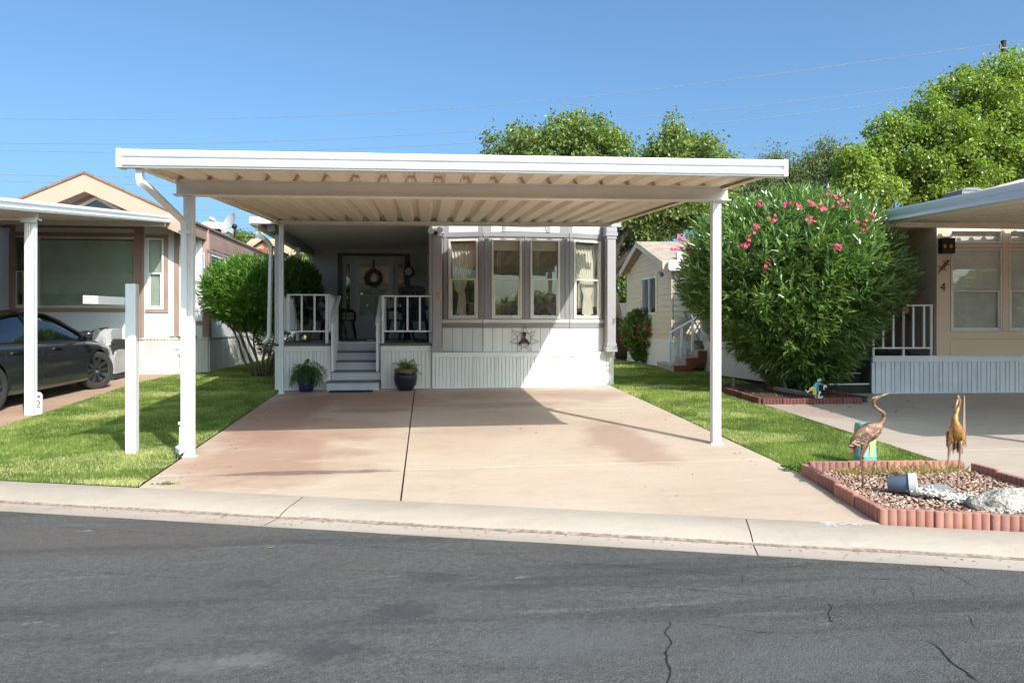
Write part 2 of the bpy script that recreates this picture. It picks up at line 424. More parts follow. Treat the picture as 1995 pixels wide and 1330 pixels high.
for nm in ('brick_edge', 'brick_edge_old'):          # every block weathered to its own tone
    t = MATS[nm].node_tree; p = t.nodes['Principled BSDF']; src = p.inputs['Base Color'].links[0].from_socket
    oi = t.nodes.new('ShaderNodeObjectInfo'); k = ramp(t, oi.outputs['Random'], 0, 1, (.72, .74, .78, 1), (1.22, 1.16, 1.1, 1)); t.links.new(mix(t, 1, src, k, 'MULTIPLY'), p.inputs['Base Color'])
glass('pane_glass', (.95, .95, .93), 1.9)
glass('pane_dark', (.90, .94, .91), 1.9)
leafmat('wreath_leaf', (.17, .15, .07), (.30, .25, .14), (.55, .5, .4), .8, .1)
leafmat('leaf_tree', (.08, .125, .03), (.32, .38, .13), (.58, .57, .30), .30, .40)
leafmat('leaf_tree_light', (.09, .14, .025), (.36, .44, .11), (.66, .64, .24), .28, .42)
leafmat('leaf_feather', (.10, .13, .06), (.24, .28, .13), None, .5, .35)
leafmat('leaf_oleander', (.04, .095, .03), (.235, .36, .10), (.60, .68, .30), .24, .24, 1.0)
leafmat('leaf_hedge', (.04, .105, .018), (.16, .295, .045), (.36, .50, .10), .34, .34)
leafmat('leaf_rose', (.05, .10, .025), (.18, .28, .06), (.36, .45, .12), .34, .3)
leafmat('leaf_fern', (.04, .11, .015), (.10, .20, .03), (.17, .27, .04), .5, .35)
leafmat('leaf_lime', (.12, .20, .03), (.22, .30, .06), None, .5, .35)
leafmat('blade_grass', (.10, .165, .03), (.30, .375, .095), (.70, .60, .34), .6, .35, .3)
leafmat('straw', (.40, .29, .14), (.55, .42, .22), None, .8, .2, .2)
leafmat('stone_mix', (.29, .16, .115), (.50, .33, .25), (.64, .54, .44), .85, 0, .3)
leafmat('dead_leaf', (.18, .10, .04), (.34, .22, .10), None, .8, .1, .2)

def shingle(name, a, b):
    m, t, p = nodes_of(name); v = coords(t)
    br = t.nodes.new("ShaderNodeTexBrick"); br.inputs['Scale'].default_value = 1.0
    br.inputs['Brick Width'].default_value = .30; br.inputs['Row Height'].default_value = .14; br.inputs['Mortar Size'].default_value = .006
    br.inputs['Color1'].default_value = c4(a); br.inputs['Color2'].default_value = c4(b); br.inputs['Mortar'].default_value = c4(tuple(x * .45 for x in a))
    t.links.new(v, br.inputs['Vector']); c = mix(t, ramp(t, noise(t, v, 2.2, 3), .3, .7), br.outputs[0], c4(b)); c = mix(t, .6, br.outputs[0], c)
    t.links.new(c, p.inputs['Base Color']); p.inputs['Roughness'].default_value = .9; bump(t, p, br.outputs[1], -.4, .01); MATS[name] = m
shingle('shingle_tan', (.30, .21, .165), (.43, .34, .275))
shingle('shingle_brown', (.17, .105, .08), (.25, .16, .12))
shingle('tile_clay', (.48, .30, .19), (.60, .42, .29))

BAND0, BAND1 = 4.05, 4.95
def asphalt():
    m, t, b = nodes_of('asphalt'); a = R(-17.1)
    v = coords(t); vs = coords(t, (.22, 2.6, 1), (0, 0, -a))
    c = mix(t, ramp(t, noise(t, v, .5, 4), .35, .68), (.106, .099, .094, 1), (.135, .127, .120, 1))
    c = mix(t, ramp(t, noise(t, vs, 1.2, 5, .65), .50, .66), c, (.078, .073, .071, 1))
    c = mix(t, ramp(t, noise(t, vs, 2.7, 4, .6), .60, .72), c, (.158, .149, .141, 1))
    g = ramp(t, noise(t, v, 140, 3, .7), .32, .72, (.5, .5, .5, 1), (1.5, 1.5, 1.5, 1)); c = mix(t, 1, c, g, 'MULTIPLY')
    g = ramp(t, noise(t, v, 30, 4, .75), .32, .7, (.72, .72, .72, 1), (1.28, 1.28, 1.28, 1)); c = mix(t, 1, c, g, 'MULTIPLY')
    patch = ramp(t, noise(t, v, .65, 2), .60, .68); spots = ramp(t, noise(t, coords(t, (.6, 1.5, 1)), 11, 3, .6), .62, .70)
    c = mix(t, math_n(t, 'MULTIPLY', patch, spots), c, (.34, .31, .28, 1))
    vo = t.nodes.new("ShaderNodeTexVoronoi"); vo.inputs['Scale'].default_value = 16; t.links.new(v, vo.inputs['Vector'])
    dot = ramp(t, vo.outputs['Distance'], .035, .06, (1, 1, 1, 1), (0, 0, 0, 1)); rnd = ramp(t, noise(t, v, 9, 0), .58, .6)
    c = mix(t, math_n(t, 'MULTIPLY', dot, rnd), c, (.42, .36, .28, 1))
    # reddish silt washed from the driveway on to the near-kerb side
    dust = ramp(t, noise(t, coords(t, (.3, .9, 1)), .9, 4), .52, .74)
    c = mix(t, math_n(t, 'MULTIPLY', dust, .4), c, (.135, .108, .095, 1))
    b.inputs['Roughness'].default_value = .82; b.inputs['Specular IOR Level'].default_value = .35
    for (sx, sy, rx_, ry_, col, amt) in [(*G(490, 1132)[:2], .22, .10, (.06, .06, .064), .6), (*G(1010, 1136)[:2], .30, .10, (.06, .06, .063), .6), (*G(850, 1116)[:2], .22, .12, (.055, .055, .058), .7), (*G(780, 1188)[:2], .25, .16, (.05, .05, .055), .7), (*G(640, 1270)[:2], .3, .14, (.055, .055, .058), .7),
        (*G(330, 1235)[:2], .34, .26, (.145, .141, .137), .35), (*G(240, 1190)[:2], .22, .14, (.14, .136, .134), .3), (*G(400, 1300)[:2], .28, .12, (.22, .205, .185), .4), (*G(500, 1290)[:2], .2, .10, (.22, .205, .19), .45), (*G(1100, 1250)[:2], .6, .3, (.135, .135, .14), .6), (*G(1600, 1280)[:2], .8, .35, (.13, .13, .135), .6), (*G(200, 1040)[:2], 1.2, .5, (.135, .105, .09), .55)]:
        mp = t.nodes.new("ShaderNodeMapping"); mp.inputs['Location'].default_value = (-sx / rx_, -sy / ry_, 0); mp.inputs['Scale'].default_value = (1 / rx_, 1 / ry_, 0)
        geo = t.nodes.new("ShaderNodeNewGeometry"); t.links.new(geo.outputs['Position'], mp.inputs[0]); ln = t.nodes.new("ShaderNodeVectorMath"); ln.operation = 'LENGTH'; t.links.new(mp.outputs[0], ln.inputs[0])
        dd = math_n(t, 'ADD', ln.outputs['Value'], math_n(t, 'MULTIPLY', math_n(t, 'SUBTRACT', noise(t, v, 16, 8, .85), .5), 4.5)); c = mix(t, ramp(t, dd, .35, .95, (amt, amt, amt, 1), (0, 0, 0, 1)), c, c4(col))
    sp = t.nodes.new('ShaderNodeSeparateXYZ'); t.links.new(coords(t, (1, 1, 1), (0, 0, -a)), sp.inputs[0])     # asphalt colour gets darker towards the gutter
    band = ramp(t, math_n(t, 'ADD', sp.outputs['Y'], math_n(t, 'MULTIPLY', noise(t, vs, .8, 4), .5)), BAND0, BAND1); c = mix(t, math_n(t, 'MULTIPLY', band, .5), c, (.070, .069, .071, 1))
    h = math_n(t, 'ADD', noise(t, v, 90, 3, .7), math_n(t, 'MULTIPLY', noise(t, v, 9, 4), .9)); bump(t, b, h, .9, .02); t.links.new(c, b.inputs['Base Color']); MATS['asphalt'] = m
asphalt()
def concrete(name, ca, cb, red=None, spots=()):
    m, t, b = nodes_of(name); v = coords(t)
    tc = t.nodes.new("ShaderNodeTexCoord")
    c = mix(t, ramp(t, noise(t, v, .55, 5, .6, .6), .36, .66), c4(ca), c4(cb))
    c = mix(t, math_n(t, 'MULTIPLY', ramp(t, noise(t, coords(t, (.8, 3.2, 1)), 1.1, 5, .65, .8), .5, .72), .4), c, c4(tuple(x * .74 for x in cb)))
    for (sx, sy, rx, ry, col, amt) in spots:        # old stains, each with its own ragged outline
        mp = t.nodes.new("ShaderNodeMapping"); mp.vector_type = 'POINT'
        mp.inputs['Location'].default_value = (-sx / rx, -sy / ry, 0); mp.inputs['Scale'].default_value = (1 / rx, 1 / ry, 0)
        geo = t.nodes.new("ShaderNodeNewGeometry"); t.links.new(geo.outputs['Position'], mp.inputs[0])
        ln = t.nodes.new("ShaderNodeVectorMath"); ln.operation = 'LENGTH'; t.links.new(mp.outputs[0], ln.inputs[0])
        dd = math_n(t, 'ADD', ln.outputs['Value'], math_n(t, 'MULTIPLY', math_n(t, 'SUBTRACT', noise(t, v, 1.6, 5, .6), .5), 1.5))
        k = ramp(t, dd, .55, 1.05, (amt, amt, amt, 1), (0, 0, 0, 1)); c = mix(t, k, c, c4(col))
    c = mix(t, math_n(t, 'MULTIPLY', ramp(t, noise(t, v, 2.6, 6, .7, 1.2), .52, .66), .30), c, c4(tuple(x * .68 for x in ca)))      # blotches
    c = mix(t, math_n(t, 'MULTIPLY', ramp(t, noise(t, coords(t, (1.4, 6, 1)), 1.7, 6, .7, .5), .55, .7), .35), c, c4(tuple(min(.72, x * 1.22) for x in ca)))   # pale laitance
    c = mix(t, math_n(t, 'MULTIPLY', ramp(t, noise(t, v, 13, 4, .7), .66, .72), .5), c, c4(tuple(x * .5 for x in cb)))                # small spots
    g = ramp(t, noise(t, v, 120, 3, .6), .3, .7, (.9, .9, .9, 1), (1.1, 1.1, 1.1, 1)); c = mix(t, 1, c, g, 'MULTIPLY')
    t.links.new(c, b.inputs['Base Color']); b.inputs['Roughness'].default_value = .8
    bump(t, b, math_n(t, 'ADD', noise(t, v, 60, 3), noise(t, coords(t, (1, 8, 1)), 10, 3)), .12, .006); MATS[name] = m
RED = (.31, .15, .095)
concrete('concrete_pink', (.52, .41, .325), (.475, .35, .265), spots=[(-1.6, 7.9, 1.1, 1.5, RED, .62), (-2.0, 11.2, .8, 2.9, RED, .7), (-1.3, 9.4, 1.0, 1.1, (.38, .22, .155), .5), (-1.0, 12.2, 1.4, 1.3, RED, .5), (1.2, 12.6, 1.3, .8, (.30, .185, .14), .45), (-1.2, 7.15, 1.1, .10, (.15, .10, .08), .9),
   (2.2, 8.3, .5, 1.4, (.33, .21, .165), .7), (2.6, 12.4, .8, .9, (.34, .225, .18), .6), (1.2, 11.4, 1.3, .35, (.27, .20, .165), .5), (.7, 9.2, .9, .5, (.40, .31, .25), .5), (-.9, 11.0, .8, .3, (.25, .15, .115), .5)])
concrete('concrete_left', (.46, .31, .225), (.40, .25, .175))
concrete('concrete_right', (.46, .375, .305), (.41, .325, .265), spots=[(6.0, 10.5, 1.6, 1.4, (.28, .20, .17), .5)])
concrete('concrete_kerb', (.47, .395, .325), (.41, .34, .275))
concrete('concrete_gutter', (.46, .38, .325), (.40, .315, .26))
mk('lip_dirt', (.38, .29, .235), .95, (.20, .14, .11), 26, lo=.35, hi=.6, bmp=.5, bscale=60)

# ---------------------------------------------------------------- ground, street, kerb, driveways, lawns
U = (.956, -.2935); N = (-.2935, -.956); O0 = (0, 6.02)
def uv(u, v): return (O0[0] + u * U[0] + v * N[0], O0[1] + u * U[1] + v * N[1])
def zroad(x): return -.013 - .0054 * x
def ground():
    us = [-400, -200, -90, -50] + list(np.arange(-30, 30.1, .75)) + [50, 90, 200, 400]
    vs = [-500, -200, -90, -55, -40] + list(np.arange(-32, -.5, .75)) + [-.4, -.05, .02, 1, 4, 9, 12, 20, 60, 250]
    V = []; 
    for v in vs:
        for u in us:
            x, y = uv(u, v)
            xx = max(-14, min(14, x)); yy = max(3, min(17.5, y))
            V.append((x, y, (gz(xx, yy) - .045) if v < 0 else zroad(max(-60, min(60, x))) - .12))
    n = len(us); F = [(j * n + i, (j + 1) * n + i, (j + 1) * n + i + 1, j * n + i + 1) for j in range(len(vs) - 1) for i in range(n - 1)]
    struct(MB().add(V, F).build('ground', 'soil', smooth=0, origin=(0, 0, 0)))
ground()
def strip(name, mat, vz, u0=-60, u1=60, du=1.5, origin=(0, 0, 0)):
    """a long band along the street: vz = list of (v, drop below the kerb back)"""
    us = np.arange(u0, u1 + .01, du); V = []
    for u in us:
        xb, yb = uv(u, 0); zb = gz(max(-30, min(30, xb)), max(-3, min(17, yb)))
        for v, d in vz:
            x, y = uv(u, v); V.append((x, y, zb - d))
    k = len(vz); F = [(i * k + j, i * k + j + 1, (i + 1) * k + j + 1, (i + 1) * k + j) for i in range(len(us) - 1) for j in range(k - 1)]
    return struct(MB().add(V, F).build(name, mat, smooth=30, origin=origin))
strip('street', 'asphalt', [(.685, .066), (1.2, .072), (3, .08), (7, .085), (12, .11)])
# kerb in slabs with real expansion gaps
def kerb():
    m = MB(); g = MB(); cuts = [-40, -27, -14, -8.4, -5.2, -1.02, 2.42, 5.7, 9, 13, 27, 40]
    for a, b in zip(cuts[:-1], cuts[1:]):
        for mm, prof in ((m, [(-.02, .12), (-.0, .006), (.012, 0), (.30, .03), (.40, .052), (.425, .062)]), (g, [(.425, .066), (.44, .071), (.66, .070), (.70, .064), (.705, .2)])):
            V = []; us = np.linspace(a + .004, b - .004, 9)
            for u in us:
                xb, yb = uv(u, 0); zb = gz(max(-30, min(30, xb)), max(-3, min(17, yb)))
                w = .008 * mnoise.noise(Vector((u * 1.3, 0, 0)))
                for v, d in prof:
                    x, y = uv(u, v + (w if v > .2 else 0)); V.append((x, y, zb - d))
            k = len(prof); F = [(i * k + j, i * k + j + 1, (i + 1) * k + j + 1, (i + 1) * k + j) for i in range(8) for j in range(k - 1)]
            mm.add(V, F)
    strip('gutter_dirt', 'lip_dirt', [(.412, .0615), (.424, .0635), (.436, .0665), (.448, .0672)], -40, 40, .5) if False else None
    d = MB(); us = np.arange(-9, 9, .035); V = []
    for u in us:
        xb, yb = uv(u, 0); zb = gz(max(-30, min(30, xb)), max(-3, min(17, yb))); w = .012 + .016 * abs(mnoise.noise(Vector((u * 2.1, 0, 0)))) + .012 * abs(mnoise.noise(Vector((u * 13, 5, 0))))
        for v, dd in ((.418, .0588), (.4215, .0605), (.443, .0688), (.443 + w, .0690)): x, y = uv(u, v); V.append((x, y, zb - dd))
    d.add(V, [(i * 4 + j, i * 4 + j + 1, i * 4 + 5 + j, i * 4 + 4 + j) for i in range(len(us) - 1) for j in range(3)])
    struct(d.build('gutter_dirt', 'lip_dirt', smooth=0, origin=(0, 0, 0)))
    struct(m.build('kerb', 'concrete_kerb', smooth=40, origin=(0, 0, 0))); struct(g.build('gutter', 'concrete_gutter', smooth=40, origin=(0, 0, 0)))
kerb()
def slabs(name, mat, polys, th=.1, lift=0):
    m = MB()
    for poly in polys:
        m.prism(poly, lambda x, y: gz(x, y) - th, lambda x, y: gz(x, y) + lift)
    return struct(m.build(name, mat, origin=(0, 0, 0), bevel=.004))
def quad(x00, x01, x10, x11, y0l, y0r, y1l, y1r): return [(x00, y0l), (x01, y0r), (x11, y1r), (x10, y1l)]
g_ = .007
XL0, XL1, XM, XR0, XR1 = -2.42, -2.5, -.2, 3.18, 3.32
cb_ = lambda x: curb_y(x) - .015
# our driveway: two rows of slabs left and right of the long joint
yj = [None, 7.17, 10.85, 13.72]
polys = []
def lx(y): return XL0 + (XL1 - XL0) * (y - 6.5) / 7
def rx(y): return float(np.interp(y, [5, 6.5, 8, 13.7], [3.19, 3.385, 3.42, 3.36]))
for k in range(3):
    a, b = yj[k], yj[k + 1]
    ya0 = cb_(-2.42) if a is None else a + g_; ya1 = cb_(XM) if a is None else a + g_
    polys.append([(lx(ya0), ya0), (XM - g_, ya1), (XM - g_, b - g_), (lx(b), b - g_)])
    yb0 = cb_(XM) if a is None else a + g_; yb1 = cb_(3.18) if a is None else a + g_
    if a is None: polys.append([(XM + g_, yb0), (3.19, cb_(3.19)), (rx(6.5), 6.5), (rx(7.2), 7.22 - g_), (XM + g_, b - g_)])
    else: polys.append([(XM + g_, yb0), (rx(yb1), yb1 + (.05 if k == 1 else 0)), (rx(b), b - g_), (XM + g_, b - g_)])
slabs('driveway', 'concrete_pink', polys)
slabs('neighbour_driveway', 'concrete_left', [[(-10.5, curb_y(-10.5) - .02), (-5.2, curb_y(-5.2) - .02), (-5.32, 10.8), (-10.5, 10.8)], [(-10.5, 10.81), (-5.32, 10.81), (-5.45, 13.6), (-5.5, 15.2), (-5.25, 16.9), (-10.5, 16.9)]])
slabs('neighbour_driveway', 'concrete_right', [[(5.02, curb_y(5.02) - .02), (11.5, curb_y(11.5) - .02), (11.5, 7.39), (5.02, 7.39)], [(5.02, 7.4), (11.5, 7.4), (11.5, 11.9), (7.0, 12.3), (6.7, 11.2), (5.06, 11.2)]])
LAWN_L = [(-5.17, curb_y(-5.17) + .055), (-2.46, curb_y(-2.46) + .055), (-2.53, 13.7), (-2.72, 13.7), (-2.72, 25), (-4.65, 25), (-4.7, 17.15), (-5.2, 16.98), (-5.47, 15.2), (-5.42, 13.6), (-5.29, 10.8)]
LAWN_R = [(3.40, 6.62), (4.98, 6.62), (5.02, 11.0), (4.95, 11.25), (5.0, 12.35), (6.05, 13.3), (6.1, 16.2), (5.3, 17.2), (5.3, 24), (4.2, 29), (3.5, 29), (3.5, 13.75), (3.38, 13.7), (3.44, 8)]
def sheet(name, mat, poly, lift):
    bm = bmesh.new(); vs = [bm.verts.new((x, y, 0)) for x, y in poly]; bm.faces.new(vs)
    bmesh.ops.triangulate(bm, faces=bm.faces[:])
    for _ in range(4): bmesh.ops.subdivide_edges(bm, edges=[e for e in bm.edges if e.calc_length() > 1], cuts=1)
    for v in bm.verts: v.co.z = gz(v.co.x, v.co.y) + lift
    bmesh.ops.triangulate(bm, faces=bm.faces[:])
    m = MB().add([v.co[:] for v in bm.verts], [tuple(v.index for v in f.verts) for f in bm.faces]); bm.free()
    return struct(m.build(name, mat, origin=(0, 0, 0), smooth=0))
mk('turf', (.12, .16, .045), .95, (.17, .155, .07), 3, bmp=.6, bscale=70, bdist=.02)
sheet('lawn', 'turf', LAWN_L, -.012); sheet('lawn', 'turf', LAWN_R, -.012)
def inside(poly, X, Y):
    r = np.zeros(len(X), bool); n = len(poly)
    for i in range(n):
        x1, y1 = poly[i]; x2, y2 = poly[(i + 1) % n]
        if y1 == y2: continue
        k = ((y1 > Y) != (y2 > Y)) & (X < (x2 - x1) * (Y - y1) / (y2 - y1) + x1); r ^= k
    return r
def vnoise(X, Y, s, seed=0):
    """smooth value noise on a lattice, numpy"""
    rng = np.random.default_rng(seed); T = rng.random((64, 64)); x = X * s + 1000; y = Y * s + 1000
    i = np.floor(x).astype(int); j = np.floor(y).astype(int); fx = x - i; fy = y - j; fx = fx * fx * (3 - 2 * fx); fy = fy * fy * (3 - 2 * fy)
    q = lambda a, b: T[a % 64, b % 64]
    return (q(i, j) * (1 - fx) + q(i + 1, j) * fx) * (1 - fy) + (q(i, j + 1) * (1 - fx) + q(i + 1, j + 1) * fx) * fy
def grass(name, poly, label, dens, edge_dry, hmul=1):
    a = np.array(poly); x0, y0 = a.min(0); x1, y1 = a.max(0)
    n = int((x1 - x0) * (y1 - y0) * dens(0, 6)); X = RNG.uniform(x0, x1, n); Y = RNG.uniform(y0, y1, n)
    keep = RNG.random(n) < dens(X, Y) / dens(0, 6); X, Y = X[keep], Y[keep]; k = inside(poly, X, Y); X, Y = X[k], Y[k]; n = len(X)
    Z = -.148 + .034 * np.minimum(Y, 17.5) + .005 * X - .014
    pn = np.clip((vnoise(X, Y, 1.6, 1) * .45 + vnoise(X, Y, 4.5, 2) * .55 - .5) * 1.7 + .5, 0, 1); dry = edge_dry(X, Y)
    h = (.022 + .028 * RNG.random(n)) * (.6 + .5 * pn) * hmul; w = (.0030 + .0024 * RNG.random(n)) * np.clip(Y / 8, .9, 2.2)
    az = RNG.uniform(0, 2 * math.pi, n); lean = RNG.uniform(.1, .9, n); la = RNG.uniform(0, 2 * math.pi, n)
    V = np.empty((n, 3, 3)); cx, sx = np.cos(az) * w, np.sin(az) * w
    V[:, 0] = np.stack([X - cx, Y - sx, Z], 1); V[:, 1] = np.stack([X + cx, Y + sx, Z], 1)
    V[:, 2] = np.stack([X + np.cos(la) * h * lean, Y + np.sin(la) * h * lean, Z + h], 1)
    vary = np.clip(.5 * RNG.random(n) + .62 * pn - .18, 0, .78); d = RNG.random(n) < np.clip(.05 + .25 * (pn > .62) * (vnoise(X, Y, 3, 5) > .5) + dry, 0, .93); vary[d] = RNG.uniform(.85, 1, d.sum())
    o = mesh_np(name, V.reshape(-1, 3), np.arange(n * 3).reshape(-1, 3), 'blade_grass', vary=np.repeat(vary, 3))
    tag(o, label, 'grass', kind='stuff'); return o
dn = lambda X, Y: np.clip(12500 * (8 / np.maximum(Y, 6)) ** 1.6, 1700, 12500)
def dryL(X, Y):
    v = (6.02 - .307 * X - Y) * .956; return 1.5 * np.clip(1 - (-v) / (.30 + .55 * vnoise(X, Y, 1.4, 9)), 0, 1) * np.clip((vnoise(X, Y, .9, 4) - .22) * 4, 0, 1) + .35 * (vnoise(X, Y, .9, 8) > .72)
def dryR(X, Y): return .45 * (vnoise(X, Y, 1.2, 12) > .7) + .5 * np.clip(1 - (5.05 - X) / .25, 0, 1) * (vnoise(X, Y, 2, 6) > .45) * (Y < 11)
grass('grass', LAWN_L, 'mown green lawn grass with dry straw edge along the kerb, left of the driveway', dn, dryL)
grass('grass', LAWN_R, 'green lawn grass right of the driveway running back towards the cottage', dn, dryR)
# cracks in the road surface: open seams as thin dark ribbons of crumbled tar
mk('tar_dark', (.012, .012, .013), .9, bmp=.4)
def crack(pts, w):
    m = MB(); q = [G(*p) for p in pts]; L = []
    for a, b in zip(q[:-1], q[1:]):
        n = max(2, int((b - a).length / .03))
        for i in range(n): L.append(a.lerp(b, i / n))
    vs = []; 
    for i, p in enumerate(L):
        k = mnoise.noise(Vector((i * .31, w * 100, 0))) * .022 + mnoise.noise(Vector((i * .9, w * 50, 3))) * .008; ww = w * (.35 + abs(mnoise.noise(Vector((i * .5, 9, 1)))) * 1.6) * (1 if 1 < i < len(L) - 2 else .2)
        dirv = (L[min(i + 1, len(L) - 1)] - L[max(i - 1, 0)]); nn = Vector((-dirv.y, dirv.x, 0)).normalized()
        k2 = EYE - (zroad(p.x) + .012); f = k2 / (EYE - p.z); x, y = p.x * f + nn.x * k, p.y * f + nn.y * k
        xb = x; zz = ROADZ(x, y) + .003
        vs += [(x + nn.x * ww, y + nn.y * ww, zz), (x - nn.x * ww, y - nn.y * ww, zz)]
    m.add(vs, [(2 * i, 2 * i + 1, 2 * i + 3, 2 * i + 2) for i in range(len(L) - 1)]); return m
def ROADZ(x, y):
    v = vst(x, y); xb, yb = x - N[0] * v, y - N[1] * v
    d = np.interp(v, [.685, 1.2, 3, 7, 12], [.066, .072, .08, .085, .11]); return gz(xb, yb) - float(d)
for pts, w in [([(1305, 1200), (1300, 1225), (1306, 1240), (1298, 1262), (1305, 1290), (1290, 1335)], .007), ([(1800, 1238), (1840, 1260), (1855, 1285), (1885, 1300), (1920, 1330)], .009),
               ([(1612, 1165), (1620, 1180), (1616, 1200), (1632, 1220)], .007), ([(1700, 1140), (1706, 1160)], .005), ([(1770, 1142), (1790, 1165)], .005), ([(1815, 1095), (1915, 1145)], .005),
               ([(1880, 1188), (1920, 1232)], .004), ([(1120, 1132), (1280, 1138), (1440, 1150), (1610, 1163)], .0025), ([(100, 1022), (300, 1035), (420, 1041)], .0025), ([(550, 1050), (800, 1066), (990, 1078)], .0025), ([(390, 1120), (470, 1085)], .0025), ([(20, 1100), (240, 1112), (380, 1120)], .0022), ([(1000, 1085), (1250, 1100), (1450, 1118)], .003), ([(1440, 1110), (1450, 1125), (1446, 1142)], .003), ([(1600, 1118), (1760, 1125), (1830, 1142)], .003), ([(600, 1100), (850, 1112), (1000, 1120)], .002), ([(1120, 1205), (1300, 1200), (1480, 1222), (1640, 1228)], .002)]:
    struct(crack(pts, w).build('road_crack', 'tar_dark'))
# ---------------------------------------------------------------- the carport in front of the house
def wave_roof(f_pt, u0, u1, v0, v1, pitch, amp, nv=10, phase=0):
    """corrugated sheet: ribs run along v; f_pt(u, v) -> (x, y, z)"""
    prof = [(0, 0), (.26, 0), (.40, amp), (.46, amp), (.50, amp * .86), (.54, amp), (.60, amp), (.74, 0)]
    us = []; k = 0; u = u0 + phase
    us.append((u0, 0))
    while u < u1:
        for q, h in prof:
            w = u + q * pitch
            if u0 < w < u1: us.append((w, h))
        u += pitch
    us.append((u1, 0)); m = MB(); n = len(us)
    for j in range(nv + 1):
        v = v0 + (v1 - v0) * j / nv
        for w, h in us:
            x, y, z = f_pt(w, v); m.v.append((x, y, z + h))
    m.f = [(j * n + i, j * n + i + 1, (j + 1) * n + i + 1, (j + 1) * n + i) for j in range(nv) for i in range(n - 1)]
    return m
def downpipe(path, w=.075, h=.055, n=6):
    sec = []
    for k in range(4):      # a ribbed rectangular section
        a = [(-1, -1), (1, -1), (1, 1), (-1, 1)][k]; b = [(-1, -1), (1, -1), (1, 1), (-1, 1)][(k + 1) % 4]
        for i in range(4):
            q = i / 4; s = 1 if i in (0, 2) else .93
            sec.append(((a[0] + (b[0] - a[0]) * q) * w / 2 * s, (a[1] + (b[1] - a[1]) * q) * h / 2 * s))
    return MB().sweep(path, sec, None, (1, 0, .01))
carport = thing('carport', (.35, 9.9, gz(.35, 9.9)), 'large white metal carport with corrugated roof over the middle driveway, before the grey home', 'carport')
TILT = .0085
def rz(x, y): return 2.832 + .0555 * (y - 6.63) + TILT * (x + 2.5)        # underside of the roof sheets
XE0, XE1, YF, YR = -2.53, 3.27, 6.63, 13.22
wave_roof(lambda u, v: (u, v, rz(u, v)), XE0 + .03, XE1 - .03, YF + .05, YR + .06, .283, .072, 10, -.06).build('roof_sheet', 'alu_roof', carport, smooth=20, solid=.003)
# front gutter fascia with its three rolled beads
fz0, fz1 = 2.757, 2.906
prof = [(.085, 0), (0, 0), (-.002, .010), (-.014, .016), (-.018, .034), (-.012, .054), (.006, .060), (.008, .066), (-.001, .070), (-.001, .076), (.008, .080), (.007, .086), (-.010, .092), (-.018, .112), (-.014, .134), (-.004, .140), (0, .149), (.10, .149), (.10, .142), (.012, .142), (.012, .008), (.085, .008)]
m = MB(); n = len(prof)
for x in (XE0, XE1):
    for a, b in prof: m.v.append((x, YF + a, fz0 + b + TILT * (x - XE0)))
m.f = [(i, (i + 1) % n, n + (i + 1) % n, n + i) for i in range(n)] + [tuple(range(n)), tuple(range(2 * n - 1, n - 1, -1))]
g = m.build('gutter', 'alu_white', carport, smooth=25)
for x, s in ((XE0, -1), (XE1, 1)):
    m = MB(); z = fz0 + TILT * (x - XE0); m.box(x - .022, x + .022, YF - .014, YF + .11, z - .004, z + .153)
    for q in (.06, .10): m.lathe([(0, 0), (.006, 0), (.005, .004), (0, .005)], (x + s * .022, YF + .03, z + q), 8, (s, 0, 0))
    m.build('gutter_cap', 'alu_white', g, bevel=.003)
for s, x in ((-1, XE0), (1, XE1)):
    m = MB()
    for (a0, a1, b0, b1) in ((0, .012, -.035, .058), (.012, .07, -.035, -.027), (.012, .05, .046, .054)):
        y0, y1 = YF + .11, YR + .06
        xs = sorted((x - s * a0, x - s * a1)); p = []
        for y, zz in ((y0, b0), (y1, b0), (y0, b1), (y1, b1)):
            for xx in xs: p.append((xx, y, rz(x, y) + zz))
        m.hexa([p[0], p[1], p[3], p[2], p[4], p[5], p[7], p[6]])
    m.build('side_fascia', 'alu_roof', carport, bevel=.002)
def ibeam(y, z0, h, w, x0, x1, tf=.014, flange=None):
    m = MB(); fl = flange or w
    def bx(a0, a1, y0, y1, b0, b1):
        p = [(a0, y0), (a1, y0), (a1, y1), (a0, y1)]
        m.hexa([(x, yy, b0 + TILT * (x + 2.5)) for x, yy in p] + [(x, yy, b1 + TILT * (x + 2.5)) for x, yy in p])
    bx(x0, x1, y - fl / 2, y + fl / 2, z0, z0 + tf); bx(x0, x1, y - fl / 2, y + fl / 2, z0 + h - tf, z0 + h)
    bx(x0 + .025, x1 - .025, y - .03, y + .03, z0 + tf, z0 + h - tf); return m
ibeam(8.03, 2.752, .157, .13, -2.53, 3.31).build('front_beam', 'alu_beam', carport, bevel=.003)
ibeam(13.16, 3.128, .068, .10, -2.50, 3.44, .008, .09).build('rear_beam', 'alu_beam', carport, bevel=.003)
m = MB(); z_ = 13.235; p = [(XE0 + .04, z_), (XE1 - .04, z_), (XE1 - .04, z_ + .004), (XE0 + .04, z_ + .004)]
m.hexa([(x, y, rz(x, y) - .004) for x, y in p] + [(x, y, rz(x, y) + .068) for x, y in p]); m.build('end_closure', 'alu_beam', carport)
